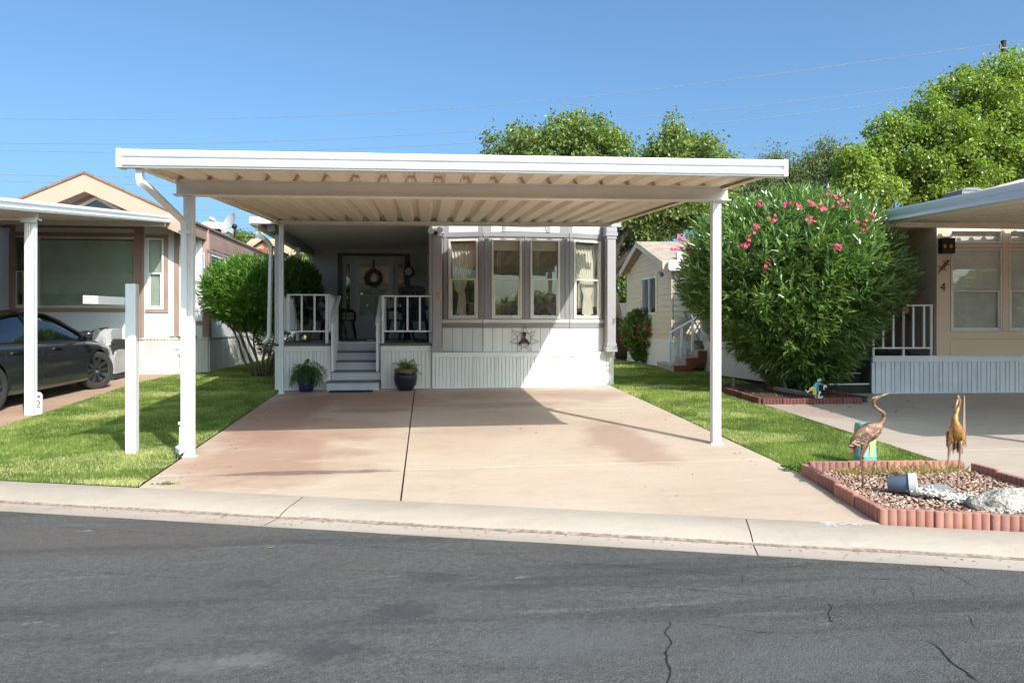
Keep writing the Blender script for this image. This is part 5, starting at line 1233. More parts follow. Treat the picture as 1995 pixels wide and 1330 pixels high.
# ---------------------------------------------------------------- the dark grey car
def car():
    t = thing('parked_car', (0, 0, 0), 'dark grey saloon car parked under the left carport, nose towards the white home', 'car')
    st = [(-2.30, .66, .36, .93, 1.00), (-2.22, .78, .28, .98, 1.06), (-1.95, .88, .21, .985, 1.085), (-1.44, .92, .19, .965, 1.06), (-.9, .925, .165, .945, 1.0), (0, .925, .16, .925, .96), (.8, .925, .165, .90, .93), (1.15, .92, .17, .885, .945), (1.5, .915, .18, .85, .90), (1.9, .875, .20, .775, .815), (2.15, .80, .23, .70, .72), (2.30, .66, .27, .62, .63), (2.37, .45, .32, .56, .565)]
    ys = np.array([s[0] for s in st]); Y = np.concatenate([np.linspace(-2.30, -2.2, 3), np.linspace(-2.1, 2.1, 43), np.linspace(2.18, 2.37, 6)])
    def sm(k, y): return float(np.interp(y, ys, [s[k] for s in st]))
    m = MB(); rows = []
    for y in Y:
        w, zb, zs_, zt = sm(1, y), sm(2, y), sm(3, y), sm(4, y)
        half = [(0, zb), (w * .80, zb), (w * .955, zb + .03), (w * .985, zb + .10), (w * .965, zb + .22), (w * .985, zb + (zs_ - zb) * .52), (w * 1.0, zb + (zs_ - zb) * .68), (w * .992, zs_ - .10), (w * .965, zs_ - .045), (w * .90, zs_), (w * .62, zs_ + (zt - zs_) * .72), (w * .3, zt - .004), (0, zt)]
        rows.append([(a, y, b) for a, b in half] + [(-a, y, b) for a, b in half[-2:0:-1]])
    k = len(rows[0]); m.v = [p for r in rows for p in r]
    m.f = [(i * k + j, i * k + (j + 1) % k, (i + 1) * k + (j + 1) % k, (i + 1) * k + j) for i in range(len(rows) - 1) for j in range(k)] + [tuple(range(k - 1, -1, -1)), tuple(range((len(rows) - 1) * k, len(rows) * k))]
    b = m.build('body', 'car_paint', t, smooth=0)
    cut = MB()
    for y in (-1.44, 1.44):
        for s in (-1, 1): cut.lathe([(0, -.2), (.372, -.2), (.372, .2), (0, .2)], (s * .88, y, .335), 40, (1, 0, 0))
    co = cut.build('wheel_arch', 'tyre', t)
    me_ = co.data; bm = bmesh.new(); bm.from_mesh(me_); bmesh.ops.remove_doubles(bm, verts=bm.verts, dist=1e-5); bmesh.ops.recalc_face_normals(bm, faces=bm.faces); bm.to_mesh(me_); bm.free()
    bm = bmesh.new(); bm.from_mesh(b.data); bmesh.ops.recalc_face_normals(bm, faces=bm.faces); bm.to_mesh(b.data); bm.free()
    co.parent = None; b.parent = None
    md = b.modifiers.new('cut', 'BOOLEAN'); md.operation = 'DIFFERENCE'; md.object = co; md.solver = 'EXACT'
    bpy.context.view_layer.update()
    new = bpy.data.meshes.new_from_object(b.evaluated_get(bpy.context.evaluated_depsgraph_get())); b.modifiers.clear(); b.data = new; b.parent = t
    for p in new.polygons: p.use_smooth = True
    new.set_sharp_from_angle(angle=R(35))
    bpy.data.objects.remove(co)
    MB().box(-.62, .62, -2.1, 2.15, .2, .5).build('underbody', 'black_plastic', t)
    # greenhouse
    gs = [(1.22, .905, .80, .10), (.95, 1.08, .72, .60), (.55, 1.285, .665, .72), (.2, 1.395, .635, .76), (-.2, 1.435, .62, .78), (-.6, 1.425, .61, .78), (-1.0, 1.372, .60, .76), (-1.4, 1.275, .595, .70), (-1.75, 1.165, .60, .56), (-2.0, 1.085, .64, .2)]
    gy = np.array([g[0] for g in gs])[::-1]; YY = np.linspace(-2.0, 1.22, 34); rows = []
    def gi(k, y): return float(np.interp(y, gy, [g[k] for g in gs][::-1]))
    for y in YY:
        zt, wt = gi(1, y), gi(2, y); zs_ = sm(3, y); wb = sm(1, y) * .895; wt = min(wt, wb - .02)
        zt = max(zt, zs_ + .012); half = [(wb, zs_ - .03), (wb - .01, zs_ + .005), ((wb * .45 + wt * .55), zs_ + (zt - zs_) * .55), (wt + .02, zt - .055 * min(1, (zt - zs_) / .3)), (wt - .04, zt - .018), (wt * .6, zt), (0, zt + .004)]
        rows.append([(a, y, b_) for a, b_ in half] + [(-a, y, b_) for a, b_ in half[-2::-1]])
    k = len(rows[0]); m = MB(); m.v = [p for r in rows for p in r]
    m.f = [(i * k + j, i * k + j + 1, (i + 1) * k + j + 1, (i + 1) * k + j) for i in range(len(rows) - 1) for j in range(k - 1)]
    m.build('glasshouse', 'car_glass', t, smooth=0)
    for s in (-1, 1):
        rail = []; belt = []
        for i, y in enumerate(YY):
            r = rows[i]; p = r[3]; rail.append((s * (p[0] + .004), y, p[2] + .008)); belt.append((s * (r[1][0] + .006), y, r[1][2] + .002))
        MB().sweep(rail, [(-.045, -.012), (.035, -.02), (.04, .012), (-.03, .02)]).build('roof_rail', 'car_paint', t, smooth=30)
        MB().sweep(belt[3:-3], [(-.006, -.012), (.008, -.012), (.008, .010), (-.006, .010)]).build('belt_trim', 'iron_black', t)
        # B pillar and rear quarter
        for y0, y1, dy in ((-.28, -.20, -.06),):
            i0 = np.argmin(abs(YY - y0)); r = rows[i0]; q = [Vector((s * (r[j][0] + .005), y0 + dy * (j - 1), r[j][2])) for j in (1, 2, 3)]; MB().sweep(q, [(-.045, -.006), (.045, -.006), (.045, .006), (-.045, .006)], None, (s, 0, 0)).build('pillar', 'iron_black', t)
        q = []
        # seams
        def side_x(y, z): 
            w, zb, zs_ = sm(1, y), sm(2, y), sm(3, y); return float(np.interp(z, [zb + .1, zb + .22, zb + (zs_ - zb) * .52, zb + (zs_ - zb) * .68, zs_ - .10, zs_ - .045], [w * .985, w * .965, w * .985, w, w * .992, w * .965]))
        for y, lean in ((.98, .0), (-.26, -.02), (-1.18, -.12)):
            MB().tube([(s * (side_x(y + lean * (zz - .9), zz) + .0005), y + lean * (zz - .9), zz) for zz in (.30, .45, .6, .75, .86)], .0045, 5).build('door_seam', 'iron_black', t)
        for y in (.14, -.92):
            MB().sweep([(s * (side_x(y, .80) + .008), y + .11, .805), (s * (side_x(y, .80) + .012), y, .812), (s * (side_x(y, .80) + .008), y - .11, .815)], [(-.006, -.014), (.006, -.012), (.006, .012), (-.006, .014)]).build('door_handle', 'chrome', t)
        mr = MB().blob((s * 1.01, .83, 1.0), (.115, .075, .07)); mr.tube([(s * .88, .86, .93), (s * .97, .84, .97)], .025, 6); mr.build('wing_mirror', 'car_paint', t, smooth=0)
        MB().extrude([(s * (side_x(1.08, .72) + .006), 1.18, .74), (s * (side_x(1.08, .72) + .006), 1.0, .735), (s * (side_x(1.08, .70) + .006), 1.02, .70)], (s * .006, 0, 0)).build('side_camera', 'chrome', t)
        MB().extrude([(s * .60, 2.27, .60), (s * .79, 2.10, .66), (s * .84, 1.92, .73), (s * .78, 1.95, .755), (s * .62, 2.2, .66)], (0, .01, .012)).build('headlight', 'lamp_white', t)
    for s in (-1, 1):
        for y, steer in ((-1.44, 0), (1.44, -.42)):
            a = Vector((math.cos(steer), math.sin(steer), 0)) * s; c = Vector((s * .80, y, .335))
            pr = [(.22, -.105), (.29, -.118), (.318, -.112), (.333, -.095), (.334, -.062), (.327, -.058), (.327, -.05), (.334, -.046), (.334, -.006), (.327, -.003), (.327, .003), (.334, .006), (.334, .046), (.327, .05), (.327, .058), (.334, .062), (.333, .095), (.318, .112), (.29, .118), (.235, .11), (.22, .10)]
            w = MB().lathe(pr, c, 44, a).build('wheel', 'tyre', t, smooth=35)
            rm = MB().lathe([(.236, .108), (.225, .104), (.222, .04), (.05, .055), (0, .058), ], c, 32, a); rm.lathe([(.23, -.09), (.1, -.1), (0, -.1)], c, 20, a)
            x = a.cross(Vector((0, 0, 1))).normalized()
            for k_ in range(10):
                an = k_ * math.pi / 5; u = x * math.cos(an) + Vector((0, 0, 1)) * math.sin(an); v = x * -math.sin(an) + Vector((0, 0, 1)) * math.cos(an)
                rm.hexa([c + a * .06 + u * .05 - v * .02, c + a * .06 + u * .05 + v * .02, c + a * .075 + u * .225 + v * .028, c + a * .075 + u * .225 - v * .028, c + a * .085 + u * .05 - v * .015, c + a * .085 + u * .05 + v * .015, c + a * .105 + u * .222 + v * .018, c + a * .105 + u * .222 - v * .018])
            rm.build('rim', 'rim_grey', w, smooth=30)
    MB().box(-.75, .75, -2.318, -2.30, .72, .86).build('tail_panel', 'iron_black', t)
    for s in (-1, 1): MB().box(s * .5, s * .78, -2.30, -2.26, .84, .93).build('tail_light', 'red_paint', t)
    hd = math.atan2(.29, 2.66); cx, cy = -5.905 - .90, 12.92
    t.location = (cx, cy, gz(cx, cy)); t.rotation_euler = (math.atan(.034), 0, -hd * .8); return t
car()
def grill_cover():
    y = 16.05; c = P(200, 720, y); z0 = gz(c.x, y); t = thing('grill_cover', (c.x, y, z0), 'grey and black fabric cover draped over a grill, before the white home behind the car', 'cover')
    def lump(x0, x1, za0, za1, y0, y1, seed, mat, nm, zlo):
        m = MB(); nu, nv = 22, 16; V = []
        for i in range(nu + 1):
            q = i / nu; x = x0 + (x1 - x0) * q; top = za0 + (za1 - za0) * q + .03 * mnoise.noise(Vector((x * 5, seed, 0)))
            for j in range(nv + 1):
                a = math.pi * j / nv; yy = (y0 + y1) / 2 - (y1 - y0) / 2 * math.copysign(abs(math.cos(a)) ** .5, math.cos(a)) * (1 + .05 * math.sin(x * 22 + j)); zz = zlo + (top - zlo) * abs(math.sin(a)) ** .35
                k = mnoise.noise(Vector((x * 6, j * .5, seed))) * .03; V.append((x + k, yy + k, zz + k))
        m.add(V, [(i * (nv + 1) + j, (i + 1) * (nv + 1) + j, (i + 1) * (nv + 1) + j + 1, i * (nv + 1) + j + 1) for i in range(nu) for j in range(nv)])
        m.add([V[j] for j in range(nv + 1)], [tuple(range(nv + 1))]); m.add([V[nu * (nv + 1) + j] for j in range(nv + 1)], [tuple(range(nv, -1, -1))])
        return m.build(nm, mat, t, smooth=0)
    q = lambda px: XA(px, y)
    Z = lambda py: ZA(200, py, y)
    lump(q(128), q(178), Z(642), Z(650), y - .28, y + .28, 1, 'cover_black', 'black_panel', z0 + .15)
    lump(q(176), q(206), Z(646), Z(638), y - .30, y + .28, 2, 'cover_black', 'black_panel', z0 + .1)
    lump(q(194), q(229), Z(640), Z(640), y - .33, y + .27, 3, 'cover_grey', 'grey_panel', z0 + .55)
    lump(q(212), q(235), Z(655), Z(662), y - .345, y + .28, 4, 'cover_black', 'black_band', z0 + .5)
    lump(q(205), q(238), Z(682), Z(680), y - .35, y + .29, 5, 'cover_grey', 'grey_skirt', z0 + .12)
    lump(q(208), q(236), Z(708), Z(706), y - .34, y + .28, 6, 'cover_black', 'black_hem', z0)
grill_cover()
# ---------------------------------------------------------------- number 4 on the right
mk('dark_carpet', (.035, .033, .032), .95, bmp=.3)
h4 = thing('mobile_home', (9.5, 15, gz(9.5, 15)), 'tan mobile home number 4 with blue white skirting, on the right behind the oleander', 'mobile home')
A4 = R(-4.0); f4 = Fr(7.43, 11.98, A4); u4 = lambda px: ux(f4, px)
def z4(py, px=1850): 
    d = ray(px, py); s_ = f4.p(u4(px), 0, 0); return EYE + d[2] * s_[1] / d[1]
UW0 = u4(1824); W1 = (u4(1851), u4(1951), z4(645), z4(484)); W2 = (u4(1964), u4(2064), z4(645), z4(484)); T1 = (u4(1849), u4(1951), z4(474), z4(447)); T2 = (u4(1964), u4(2064), z4(474), z4(447))
ZS = z4(693); ZT = 3.45
m = MB(); wall(m, f4, UW0, 5.4, ZS, ZT, [W1, W2, T1, T2]); m.build('wall', 'tan_siding', h4)
m = MB(); boards(m, f4, u4(1851), 5.4, ZS + .01, z4(661), [], .14, vertical=False, lap=.010); m.build('lap_siding', 'tan_siding', h4)
m = MB(); m.fb(f4, UW0 - .01, u4(1849), .0, .03, ZS, ZT); m.fb(f4, u4(1849) + .002, 5.4, .0, .022, z4(660), z4(646) - .002); m.fb(f4, W1[1] + .005, W2[0] - .005, .0, .022, z4(644), ZT); m.fb(f4, u4(1849) + .002, 5.4, .0, .02, z4(482) + .003, z4(475) - .002); m.build('trim', 'tan_siding', h4, bevel=.003)
for q, rl in ((W1, z4(567)), (W2, z4(567)), (T1, None), (T2, None)):
    w = window(h4, f4, *q, rl, 'vinyl_cream', .032, 'pane_glass')
    if rl: blind(w, f4, q[0] + .04, q[1] - .04, q[2] + .04, q[3] - .03, -.055, 'blind_white', .042, .85)
    else: MB().fb(f4, q[0], q[1], -.075, -.06, q[2], q[3]).build('blind', 'blind_white', w)
m = MB(); m.fb(f4, UW0, 5.4, -3.0, -2.9, ZS, 3.4); m.build('room_wall', 'room_dark', h4)
m = MB(); fp4 = Fr(*f4.p(UW0, 0, 0)[:2], A4 - R(90)); 
boards(m, Fr(*f4.p(UW0 - .0, -2.2, 0)[:2], A4 - R(90)), 0, 2.2, ZS, 3.3, [], .15, vertical=False, lap=.012); m.fb(f4, UW0 + .002, UW0 + .09, -2.9, -.09, ZS, 3.4)
m.fb(f4, -.6, UW0 + .05, -2.3, -2.2, ZS, 3.4); m.build('porch_wall', 'tan_siding', h4)
skirt(f4, 0, 5.4, .28, ZS, h4, 'skirt_blue', .10, rib=.165)
m = MB(); m.fb(f4, -.8, UW0, -2.3, -.045, ZS - .06, ZS - .003); m.build('porch_floor', 'deck_edge', h4)
m = MB(); m.fb(f4, -.02, .0, -2.3, 0, .25, ZS - .07); m.build('porch_side', 'deck_edge', h4)
fd = Fr(*f4.p(0, -2.18, 0)[:2], A4)
m = MB(); ring(m, fd, ux(fd, 1733), ux(fd, 1794), ZS, z4(470), .05, 0, .05); d = m.build('door_frame', 'vinyl_cream', h4)
MB().fb(fd, ux(fd, 1733) + .05, ux(fd, 1794) - .05, .0, .02, ZS, z4(470) - .05).build('pane', 'pane_dark', d); MB().fb(fd, ux(fd, 1733) + .05, ux(fd, 1794) - .05, -.02, -.002, ZS, z4(470) - .05).build('door', 'room_dark', d)
m = MB(); m.fb(f4, -1.2, UW0, -2.3, .02, 3.12, 3.16); m.build('porch_ceiling', 'tan_siding', h4)
r = railing(Fr(*f4.p(0, -.05, 0)[:2], A4), u4(1703), u4(1820), z4(593), z4(676), 0, h4, [u4(p) for p in (1723, 1743, 1763, 1782, 1803)])
for px in (1704, 1763, 1817): MB().fb(f4, u4(px) - .018, u4(px) + .018, -.07, -.035, ZS, z4(594)).build('railing_post', 'post_white', r)
m = MB(); c = u4(1838)
text('house_number', '4', .20, .004, 'iron_black', h4, face_M(f4, u4(1834.5), .034, z4(560)))
# gable roof and roof unit
m = MB(); e = f4.p(-.45, -2.6, 0); pk = f4.p(6.2, -2.6, 0); e2 = f4.p(12.8, -2.6, 0); dv = Vector((-f4.n[0], -f4.n[1], 0)) * 12
qa, qb = P(1905, 371, e[1]), P(1995, 347, e[1]); sl = (qb.z - qa.z) / (qb.x - qa.x); zl = lambda x: qa.z + sl * (x - qa.x); ze = zl(e[0]); zk = zl(pk[0])
pts = [(e[0], e[1], ze - .08), (pk[0], pk[1], zk - .08), (e2[0], e2[1], ze - .08), (e2[0], e2[1], ze), (pk[0], pk[1], zk), (e[0], e[1], ze)]

m.extrude(pts, dv); m.build('roof', 'shingle_tan', h4)
m = MB(); m.extrude([(e[0] + .3, e[1] + .12, 3.2), (e2[0] - .3, e2[1] + .12, 3.2), (e2[0] - .3, e2[1] + .12, ze), (pk[0], pk[1] + .12, zk - .1), (e[0] + .3, e[1] + .12, ze)], (0, .06, 0)); m.build('gable_wall', 'tan_siding', h4)
m = MB(); m.extrude([(p[0], p[1] - .03, p[2] - .02) for p in pts], (0, .029, 0)); m.build('barge_board', 'tan_siding', h4)
c = P(1884, 373, 15.2); t = MB().box(c.x - .27, c.x + .22, 15.0, 15.6, c.z - .4, c.z - .01); t.hexa([(c.x - .29, 14.98, c.z - .009), (c.x + .24, 14.98, c.z - .009), (c.x + .24, 15.62, c.z - .009), (c.x - .29, 15.62, c.z - .009), (c.x - .05, 15.1, c.z + .07), (c.x + .2, 15.1, c.z + .07), (c.x + .2, 15.5, c.z + .07), (c.x - .05, 15.5, c.z + .07)])
for k in range(7): t.box(c.x - .25, c.x + .2, 14.985, 15.0, c.z - .36 + k * .045, c.z - .34 + k * .045)
t.build('roof_cooler', 'ac_grey', h4, bevel=.01)
# steps down to the left of the skirt
t = thing('entry_steps', (7.0, 12.3, gz(7, 12.3)), 'dark entry steps with white edges beside the blue white skirting, behind the oleander', 'steps')
for i in range(4):
    z1 = gz(7, 12) + .165 * (i + 1); y0 = 12.02 + .26 * i
    MB().box(6.45, 7.40, y0, y0 + .26 + (3 - i) * .0 + .3, gz(7, 12) - .02, z1 - .02).build('step', 'dark_carpet', t); MB().box(6.44, 7.405, y0 - .012, y0 + .05, z1 - .018, z1 + .004).build('nosing', 'alu_white', t)
# sconce, gecko, things on that porch
def sconce():
    c = u4(1838); z = z4(481); p = f4.p(c, .1, z); t = thing('wall_sconce', p, 'black iron wall sconce with two amber oval openings over the number 4', 'lamp')
    m = MB(); ring(m, f4, c - .11, c + .11, z - .12, z + .12, .02, .03, .15); m.fb(f4, c - .012, c + .012, .13, .15, z - .10, z + .10); m.fb(f4, c - .10, c + .10, .135, .148, z + .05, z + .10); m.fb(f4, c - .10, c + .10, .135, .148, z - .10, z - .055); m.fb(f4, c - .12, c + .12, .03, .16, z + .12, z + .135); m.build('frame', 'iron_black', t, bevel=.003)
    for s in (-1, 1):
        q = f4.p(c + s * .052, .12, z); MB().lathe([(0, -.004), (.038, -.004), (.038, .004), (0, .012)], q, 20, (f4.n[0], f4.n[1], 0)).build('amber_glass', 'amber_glass', t, smooth=40)
        mm = MB(); mm.tube([f4.p(c + s * .052 + .040 * math.cos(i * .5236), .14, z + .05 * math.sin(i * .5236)) for i in range(13)], .007, 6); mm.build('oval_ring', 'iron_black', t)
    MB().fb(f4, c - .09, c + .09, .03, .045, z - .1, z + .1).build('back_plate', 'iron_black', t)
sconce()
def gecko():
    c = u4(1835); z = z4(520); t = thing('gecko_ornament', f4.p(c, .03, z), 'mottled red metal gecko ornament climbing the tan corner above the number 4', 'ornament')
    q = lambda a, b: f4.p(c + a, .045, z + b)
    m = MB(); m.tube([q(-.10, -.12), q(-.075, -.10), q(-.06, -.06), q(-.03, -.035), q(0, 0), q(.04, .04), q(.06, .07), q(.085, .10)], [.004, .006, .010, .02, .024, .022, .016, .02], 10); m.blob(q(.075, .095), (.028, .015, .026), 4)
    for a, b, c_, d in ((.04, .04, .09, .03), (.03, .04, .0, .085), (-.02, -.03, .03, -.055), (-.03, -.03, -.075, .0)):
        m.tube([q(a, b), q((a + c_) / 2 + .01, (b + d) / 2 + .01), q(c_, d)], [.009, .008, .006], 6)
        for k in (-1, 0, 1): m.tube([q(c_, d), q(c_ + (c_ - a) * .35 + k * .012, d + (d - b) * .35 - k * .012)], .0035, 5)
    m.build('body', 'gecko', t, smooth=0)
gecko()
def bistro(label, px, yoff, ang):
    p = f4.p(u4(px), -yoff, ZS); t = thing('iron_chair', (0, 0, 0), label, 'chair', 'black metal chairs on the tan porch'); 
    for sx in (-1, 1):
        for sy in (-1, 1): MB().tube([(sx * .21, sy * .21, 0), (sx * .18, sy * .17, .45)], .012, 6).build('leg', 'iron_black', t)
    MB().box(-.22, .22, -.2, .2, .44, .47).build('seat', 'iron_black', t, bevel=.01); m = MB(); m.box(-.22, .22, .19, .21, .55, .95)
    for s in (-1, 1): m.tube([(s * .2, .19, .45), (s * .21, .22, 1.0)], .013, 6)
    m.build('backrest', 'iron_black', t); t.location = p; t.rotation_euler.z = ang
bistro('black metal chair behind the tan porch railing, second gap from its left end', 1735, .7, R(20)); bistro('black metal chair in the dim back of the tan porch', 1757, 1.3, R(-30))
def torch():
    p = Vector(f4.p(u4(1793), -.45, ZS)); t = thing('plant_stand', p, 'black iron stand carrying an amber glass lamp behind the tan porch railing', 'stand')
    m = MB(); m.tube([p, p + Vector((0, 0, .62))], .012, 8)
    for k in range(3): a = k * 2.1 + .4; m.tube([p + Vector((0, 0, .12)), p + Vector((.13 * math.cos(a), .13 * math.sin(a), 0))], .01, 6)
    m.build('stand', 'iron_black', t); MB().lathe([(0, 0), (.07, .0), (.075, .12), (.03, .15), (0, .15)], p + Vector((0, 0, .56)), 16).build('bowl', 'iron_black', t, smooth=40)
    MB().lathe([(0, 0), (.05, 0), (.06, .10), (.02, .26), (0, .3)], p + Vector((0, 0, .72)), 14).build('amber_glass', 'amber_glass', t, smooth=50)
torch()
# its carport: side gutter runs from the house towards the street
rc = thing('carport', (9.2, 8.5, gz(9.2, 8.5)), 'white metal carport over the right driveway, its side gutter running towards the tan home', 'carport')
XR = 7.30
a_, b_ = P(1740, 437, 11.55), PX(1995, 388, 7.28)
sl4 = (a_.z - b_.z) / (a_.y - b_.y)
def r4(x, y): return a_.z + .035 + sl4 * (y - a_.y) + .0 * x
wave_roof(lambda u, v: (u, v, r4(u, v)), XR + .02, 14.5, 5.25, 11.66, .21, .055, 10).build('roof_sheet', 'alu_roof', rc, smooth=20, solid=.003)
m = MB(); prof = [(0, -.035), (-.012, -.02), (-.012, .05), (.0, .07), (.0, .10), (-.016, .12), (-.016, .18), (0, .205), (.10, .205), (.10, .19), (.02, .19), (.02, -.035)]
for y in (5.2, 11.62):
    for q, b in prof: m.v.append((XR + q + (.17 if y > 11 else 0), y, r4(0, y) + b))
n = len(prof); m.f = [(i, n + i, n + (i + 1) % n, (i + 1) % n) for i in range(n)] + [tuple(range(n - 1, -1, -1)), tuple(range(n, 2 * n))]; m.build('side_gutter', 'alu_white', rc, smooth=25)
m = MB(); m.box(XR + .1, 14.5, 11.55, 11.63, r4(0, 11.6) - .075, r4(0, 11.6) - .003); m.build('rear_beam', 'alu_roof', rc)
m = MB(); m.box(XR + .02, 14.5, 6.15, 6.27, r4(0, 6.2) - .16, r4(0, 6.2) - .003); m.build('front_beam', 'alu_beam', rc)
m = MB(); m.box(XR - .01, 14.5, 5.17, 5.24, r4(0, 5.2) - .03, r4(0, 5.2) + .12); m.build('gutter', 'alu_white', rc)
for x in (7.42, 14.2): post_mb(x, 6.2, gz(x, 6.2), r4(0, 6.2) - .16, .1, .09).build('post', 'post_white', rc)
# ---------------------------------------------------------------- the cream cottage behind
ct = thing('cottage', (6.6, 18.5, gz(6.6, 17)), 'small cream clapboard cottage with tan shingle gable roof, beyond the rose bush', 'cottage')
XC = 5.55; CY0, CY1 = PX(1310, 600, XC).y, PX(1222, 600, XC).y
fcw = Fr(XC, CY1, R(-90)); LC = CY1 - CY0; uc = lambda px: CY1 - PX(px, 600, XC).y
zc0 = gz(XC, 17.5); zs_c = zc0 + .62; ZE = PX(1310, 515, XC).z; YM = (CY0 + CY1) / 2; GH = .62
pkz = PX(1238, 478, XC).z; 
WC1 = (uc(1251), uc(1279), PX(1265, 612, XC).z, PX(1265, 540, XC).z)
m = MB(); wall(m, fcw, 0, LC, zs_c, ZE, [WC1]); m.extrude([fcw.p(0, 0, ZE), fcw.p(LC, 0, ZE), fcw.p(LC / 2, 0, ZE + GH)], (.08, 0, 0)); m.box(XC, 10, CY0, CY0 + .08, zs_c, ZE); m.box(XC, 10, CY1 - .08, CY1, zs_c, ZE); m.build('wall', 'cream_siding', ct)
m = MB(); boards(m, fcw, 0, LC, zs_c, ZE + .0, [(WC1[0] - .05, WC1[1] + .05, WC1[2] - .05, WC1[3] + .05)], .135, vertical=False, lap=.020)
k = 5
for i in range(k):
    za, zb_ = ZE + GH * i / k, ZE + GH * (i + 1) / k; ua = LC / 2 * i / k; m.hexa([fcw.p(ua, .032, za), fcw.p(LC - ua, .032, za), fcw.p(LC - ua, 0, za), fcw.p(ua, 0, za), fcw.p(ua + LC / 2 / k, .003, zb_), fcw.p(LC - ua - LC / 2 / k, .003, zb_), fcw.p(LC - ua - LC / 2 / k, 0, zb_), fcw.p(ua + LC / 2 / k, 0, zb_)])
fcf = Fr(XC, CY0, 0); boards(m, fcf, .02, 4.4, zs_c, ZE, [], .135, vertical=False, lap=.020); m.build('lap_siding', 'cream_siding', ct)
m = MB(); m.fb(fcw, LC - .09, LC + .02, .0, .03, zs_c, ZE - .05); m.fb(fcw, WC1[0] - .06, WC1[1] + .12, .0, .022, WC1[3] + .002, WC1[3] + .1); m.fb(fcw, WC1[1] + .002, WC1[1] + .12, .0, .02, WC1[2], WC1[3]); m.build('trim', 'cream_trim', ct)
w = window(ct, fcw, *WC1, None, 'vinyl_white', .04, 'pane_glass'); um = (WC1[0] + WC1[1]) / 2; MB().fb(fcw, um - .02, um + .02, -.03, .012, WC1[2] + .04, WC1[3] - .04).build('mullion', 'vinyl_white', w); MB().fb(fcw, WC1[0], WC1[1], -.4, -.38, WC1[2], WC1[3]).build('blind', 'room_dark', w)
skirt(fcw, 0, LC, zc0 - .02, zs_c, ct, 'skirt_white', .06); skirt(Fr(XC, CY0 - .0, 0), .0, 4.2, zc0 - .02, zs_c, ct, 'skirt_white', .06); 
x0 = 5.30; eN, eK, eF = PX(1290, 513, x0), PX(1239, 474, x0), PX(1206, 533, x0)
m = MB()
for e in (eN, eF):
    p = [(x0 + .03, e.y, e.z - .02), (x0 + .03, eK.y, eK.z - .02), (10, eK.y, eK.z - .02), (10, e.y, e.z - .02)]
    m.hexa(p + [(a, b, c_ + .07) for a, b, c_ in p])
m.build('roof', 'shingle_tan', ct)
for e in (eN, eF):
    m = MB(); p = [(x0, e.y, e.z - .10), (x0, eK.y, eK.z - .10), (x0 + .028, eK.y, eK.z - .10), (x0 + .028, e.y, e.z - .10)]
    m.hexa(p + [(q[0], q[1], q[2] + .145) for q in p]); m.build('barge_board', 'cream_trim', ct)
m = MB(); m.box(x0, 10, eN.y - .03, eN.y - .002, eN.z - .13, eN.z + .05); m.build('eave_board', 'cream_trim', ct)
# porch of the cottage along its near side
cp = thing('cottage_porch', (7, 15.5, gz(7, 15.5)), 'white skirted side porch of the cream cottage with white corner post, behind the oleander', 'porch')
zd = zs_c + .0; fdk = fr2((6.02, 16.75), (6.34, 13.5)); fdk = Fr(6.02, 16.75, math.atan2(13.5 - 16.75, .32)); LD = 3.27
skirt(fdk, .62, LD, gz(6.2, 15) - .01, zd, cp, 'skirt_white', .09); m = MB(); m.prism([(6.04, 16.75), (6.36, 13.5), (7.35, 13.5), (7.35, 16.75)][::-1][::-1], zd - .05, zd - .003); m.build('porch_floor', 'deck_edge', cp)
c = PX(1312.5, 600, 5.80); 
m = MB().box(5.70, 5.82, 16.80, 16.92, zc0, 3.10); m.build('corner_post', 'post_white', cp)
p = P(1371, 600, 16.0); MB().box(p.x - .055, p.x + .055, 15.95, 16.06, zd, 3.2).build('porch_post', 'post_white', cp)
m = MB(); a, b = P(1300, 517, 16.6), P(1325, 517, 16.6); m.extrude([(a.x + .04, 16.5, a.z - .12), (b.x + .3, 16.5, a.z - .12), (b.x + .3, 16.5, a.z + .12), (a.x + .04, 16.5, a.z + .12), (a.x, 16.5, a.z + .08), (a.x, 16.5, a.z - .08)], (0, .1, 0)); m.box(b.x + .3, b.x + 2, 15.4, 16.49, a.z - .06, a.z + .08); m.build('porch_fascia', 'post_white', cp)
st_ = thing('side_steps', (5.7, 16, gz(5.7, 16)), 'grey concrete steps with rust brown side and white handrail, beside the rose bush', 'steps')
dirx = Vector((1, 0, 0)); per_ = Vector((0, -1, 0))
o = Vector((5.34, 17.20, gz(5.34, 17.2)))
for i in range(3):
    a = o + dirx * (.27 * i); h = .13 + .165 * i; w = 1.2
    p = [a, a + per_ * w, a + per_ * w + dirx * .31, a + dirx * .31]; mm = MB(); mm.hexa([(q.x, q.y, gz(q.x, q.y) + (h - .14 if i else -.02)) for q in p] + [(q.x, q.y, gz(q.x, q.y) + h) for q in p]); mm.build('tread', 'concrete_step', st_, bevel=.012)
    if i:
        mm = MB(); p = [a + dirx * .02, a + dirx * .02 + per_ * (w - .06), a + dirx * .06 + per_ * (w - .06), a + dirx * .06]; mm.hexa([(q.x, q.y, gz(q.x, q.y) + h - .19) for q in p] + [(q.x, q.y, gz(q.x, q.y) + h - .141) for q in p]); mm.build('riser', 'concrete_step', st_)
a = o + per_ * (w + .004); mm = MB(); pr = [(.0, -.02), (.27, -.02), (.92, .33), (.92, .46), (.56, .46), (.56, .30), (.29, .30), (.29, .14), (.0, .14)]
mm.extrude([(a.x + x_, a.y, gz(a.x, a.y) + z_) for x_, z_ in pr], (0, -.04, 0)); mm.build('side_panel', 'rust_side', st_)
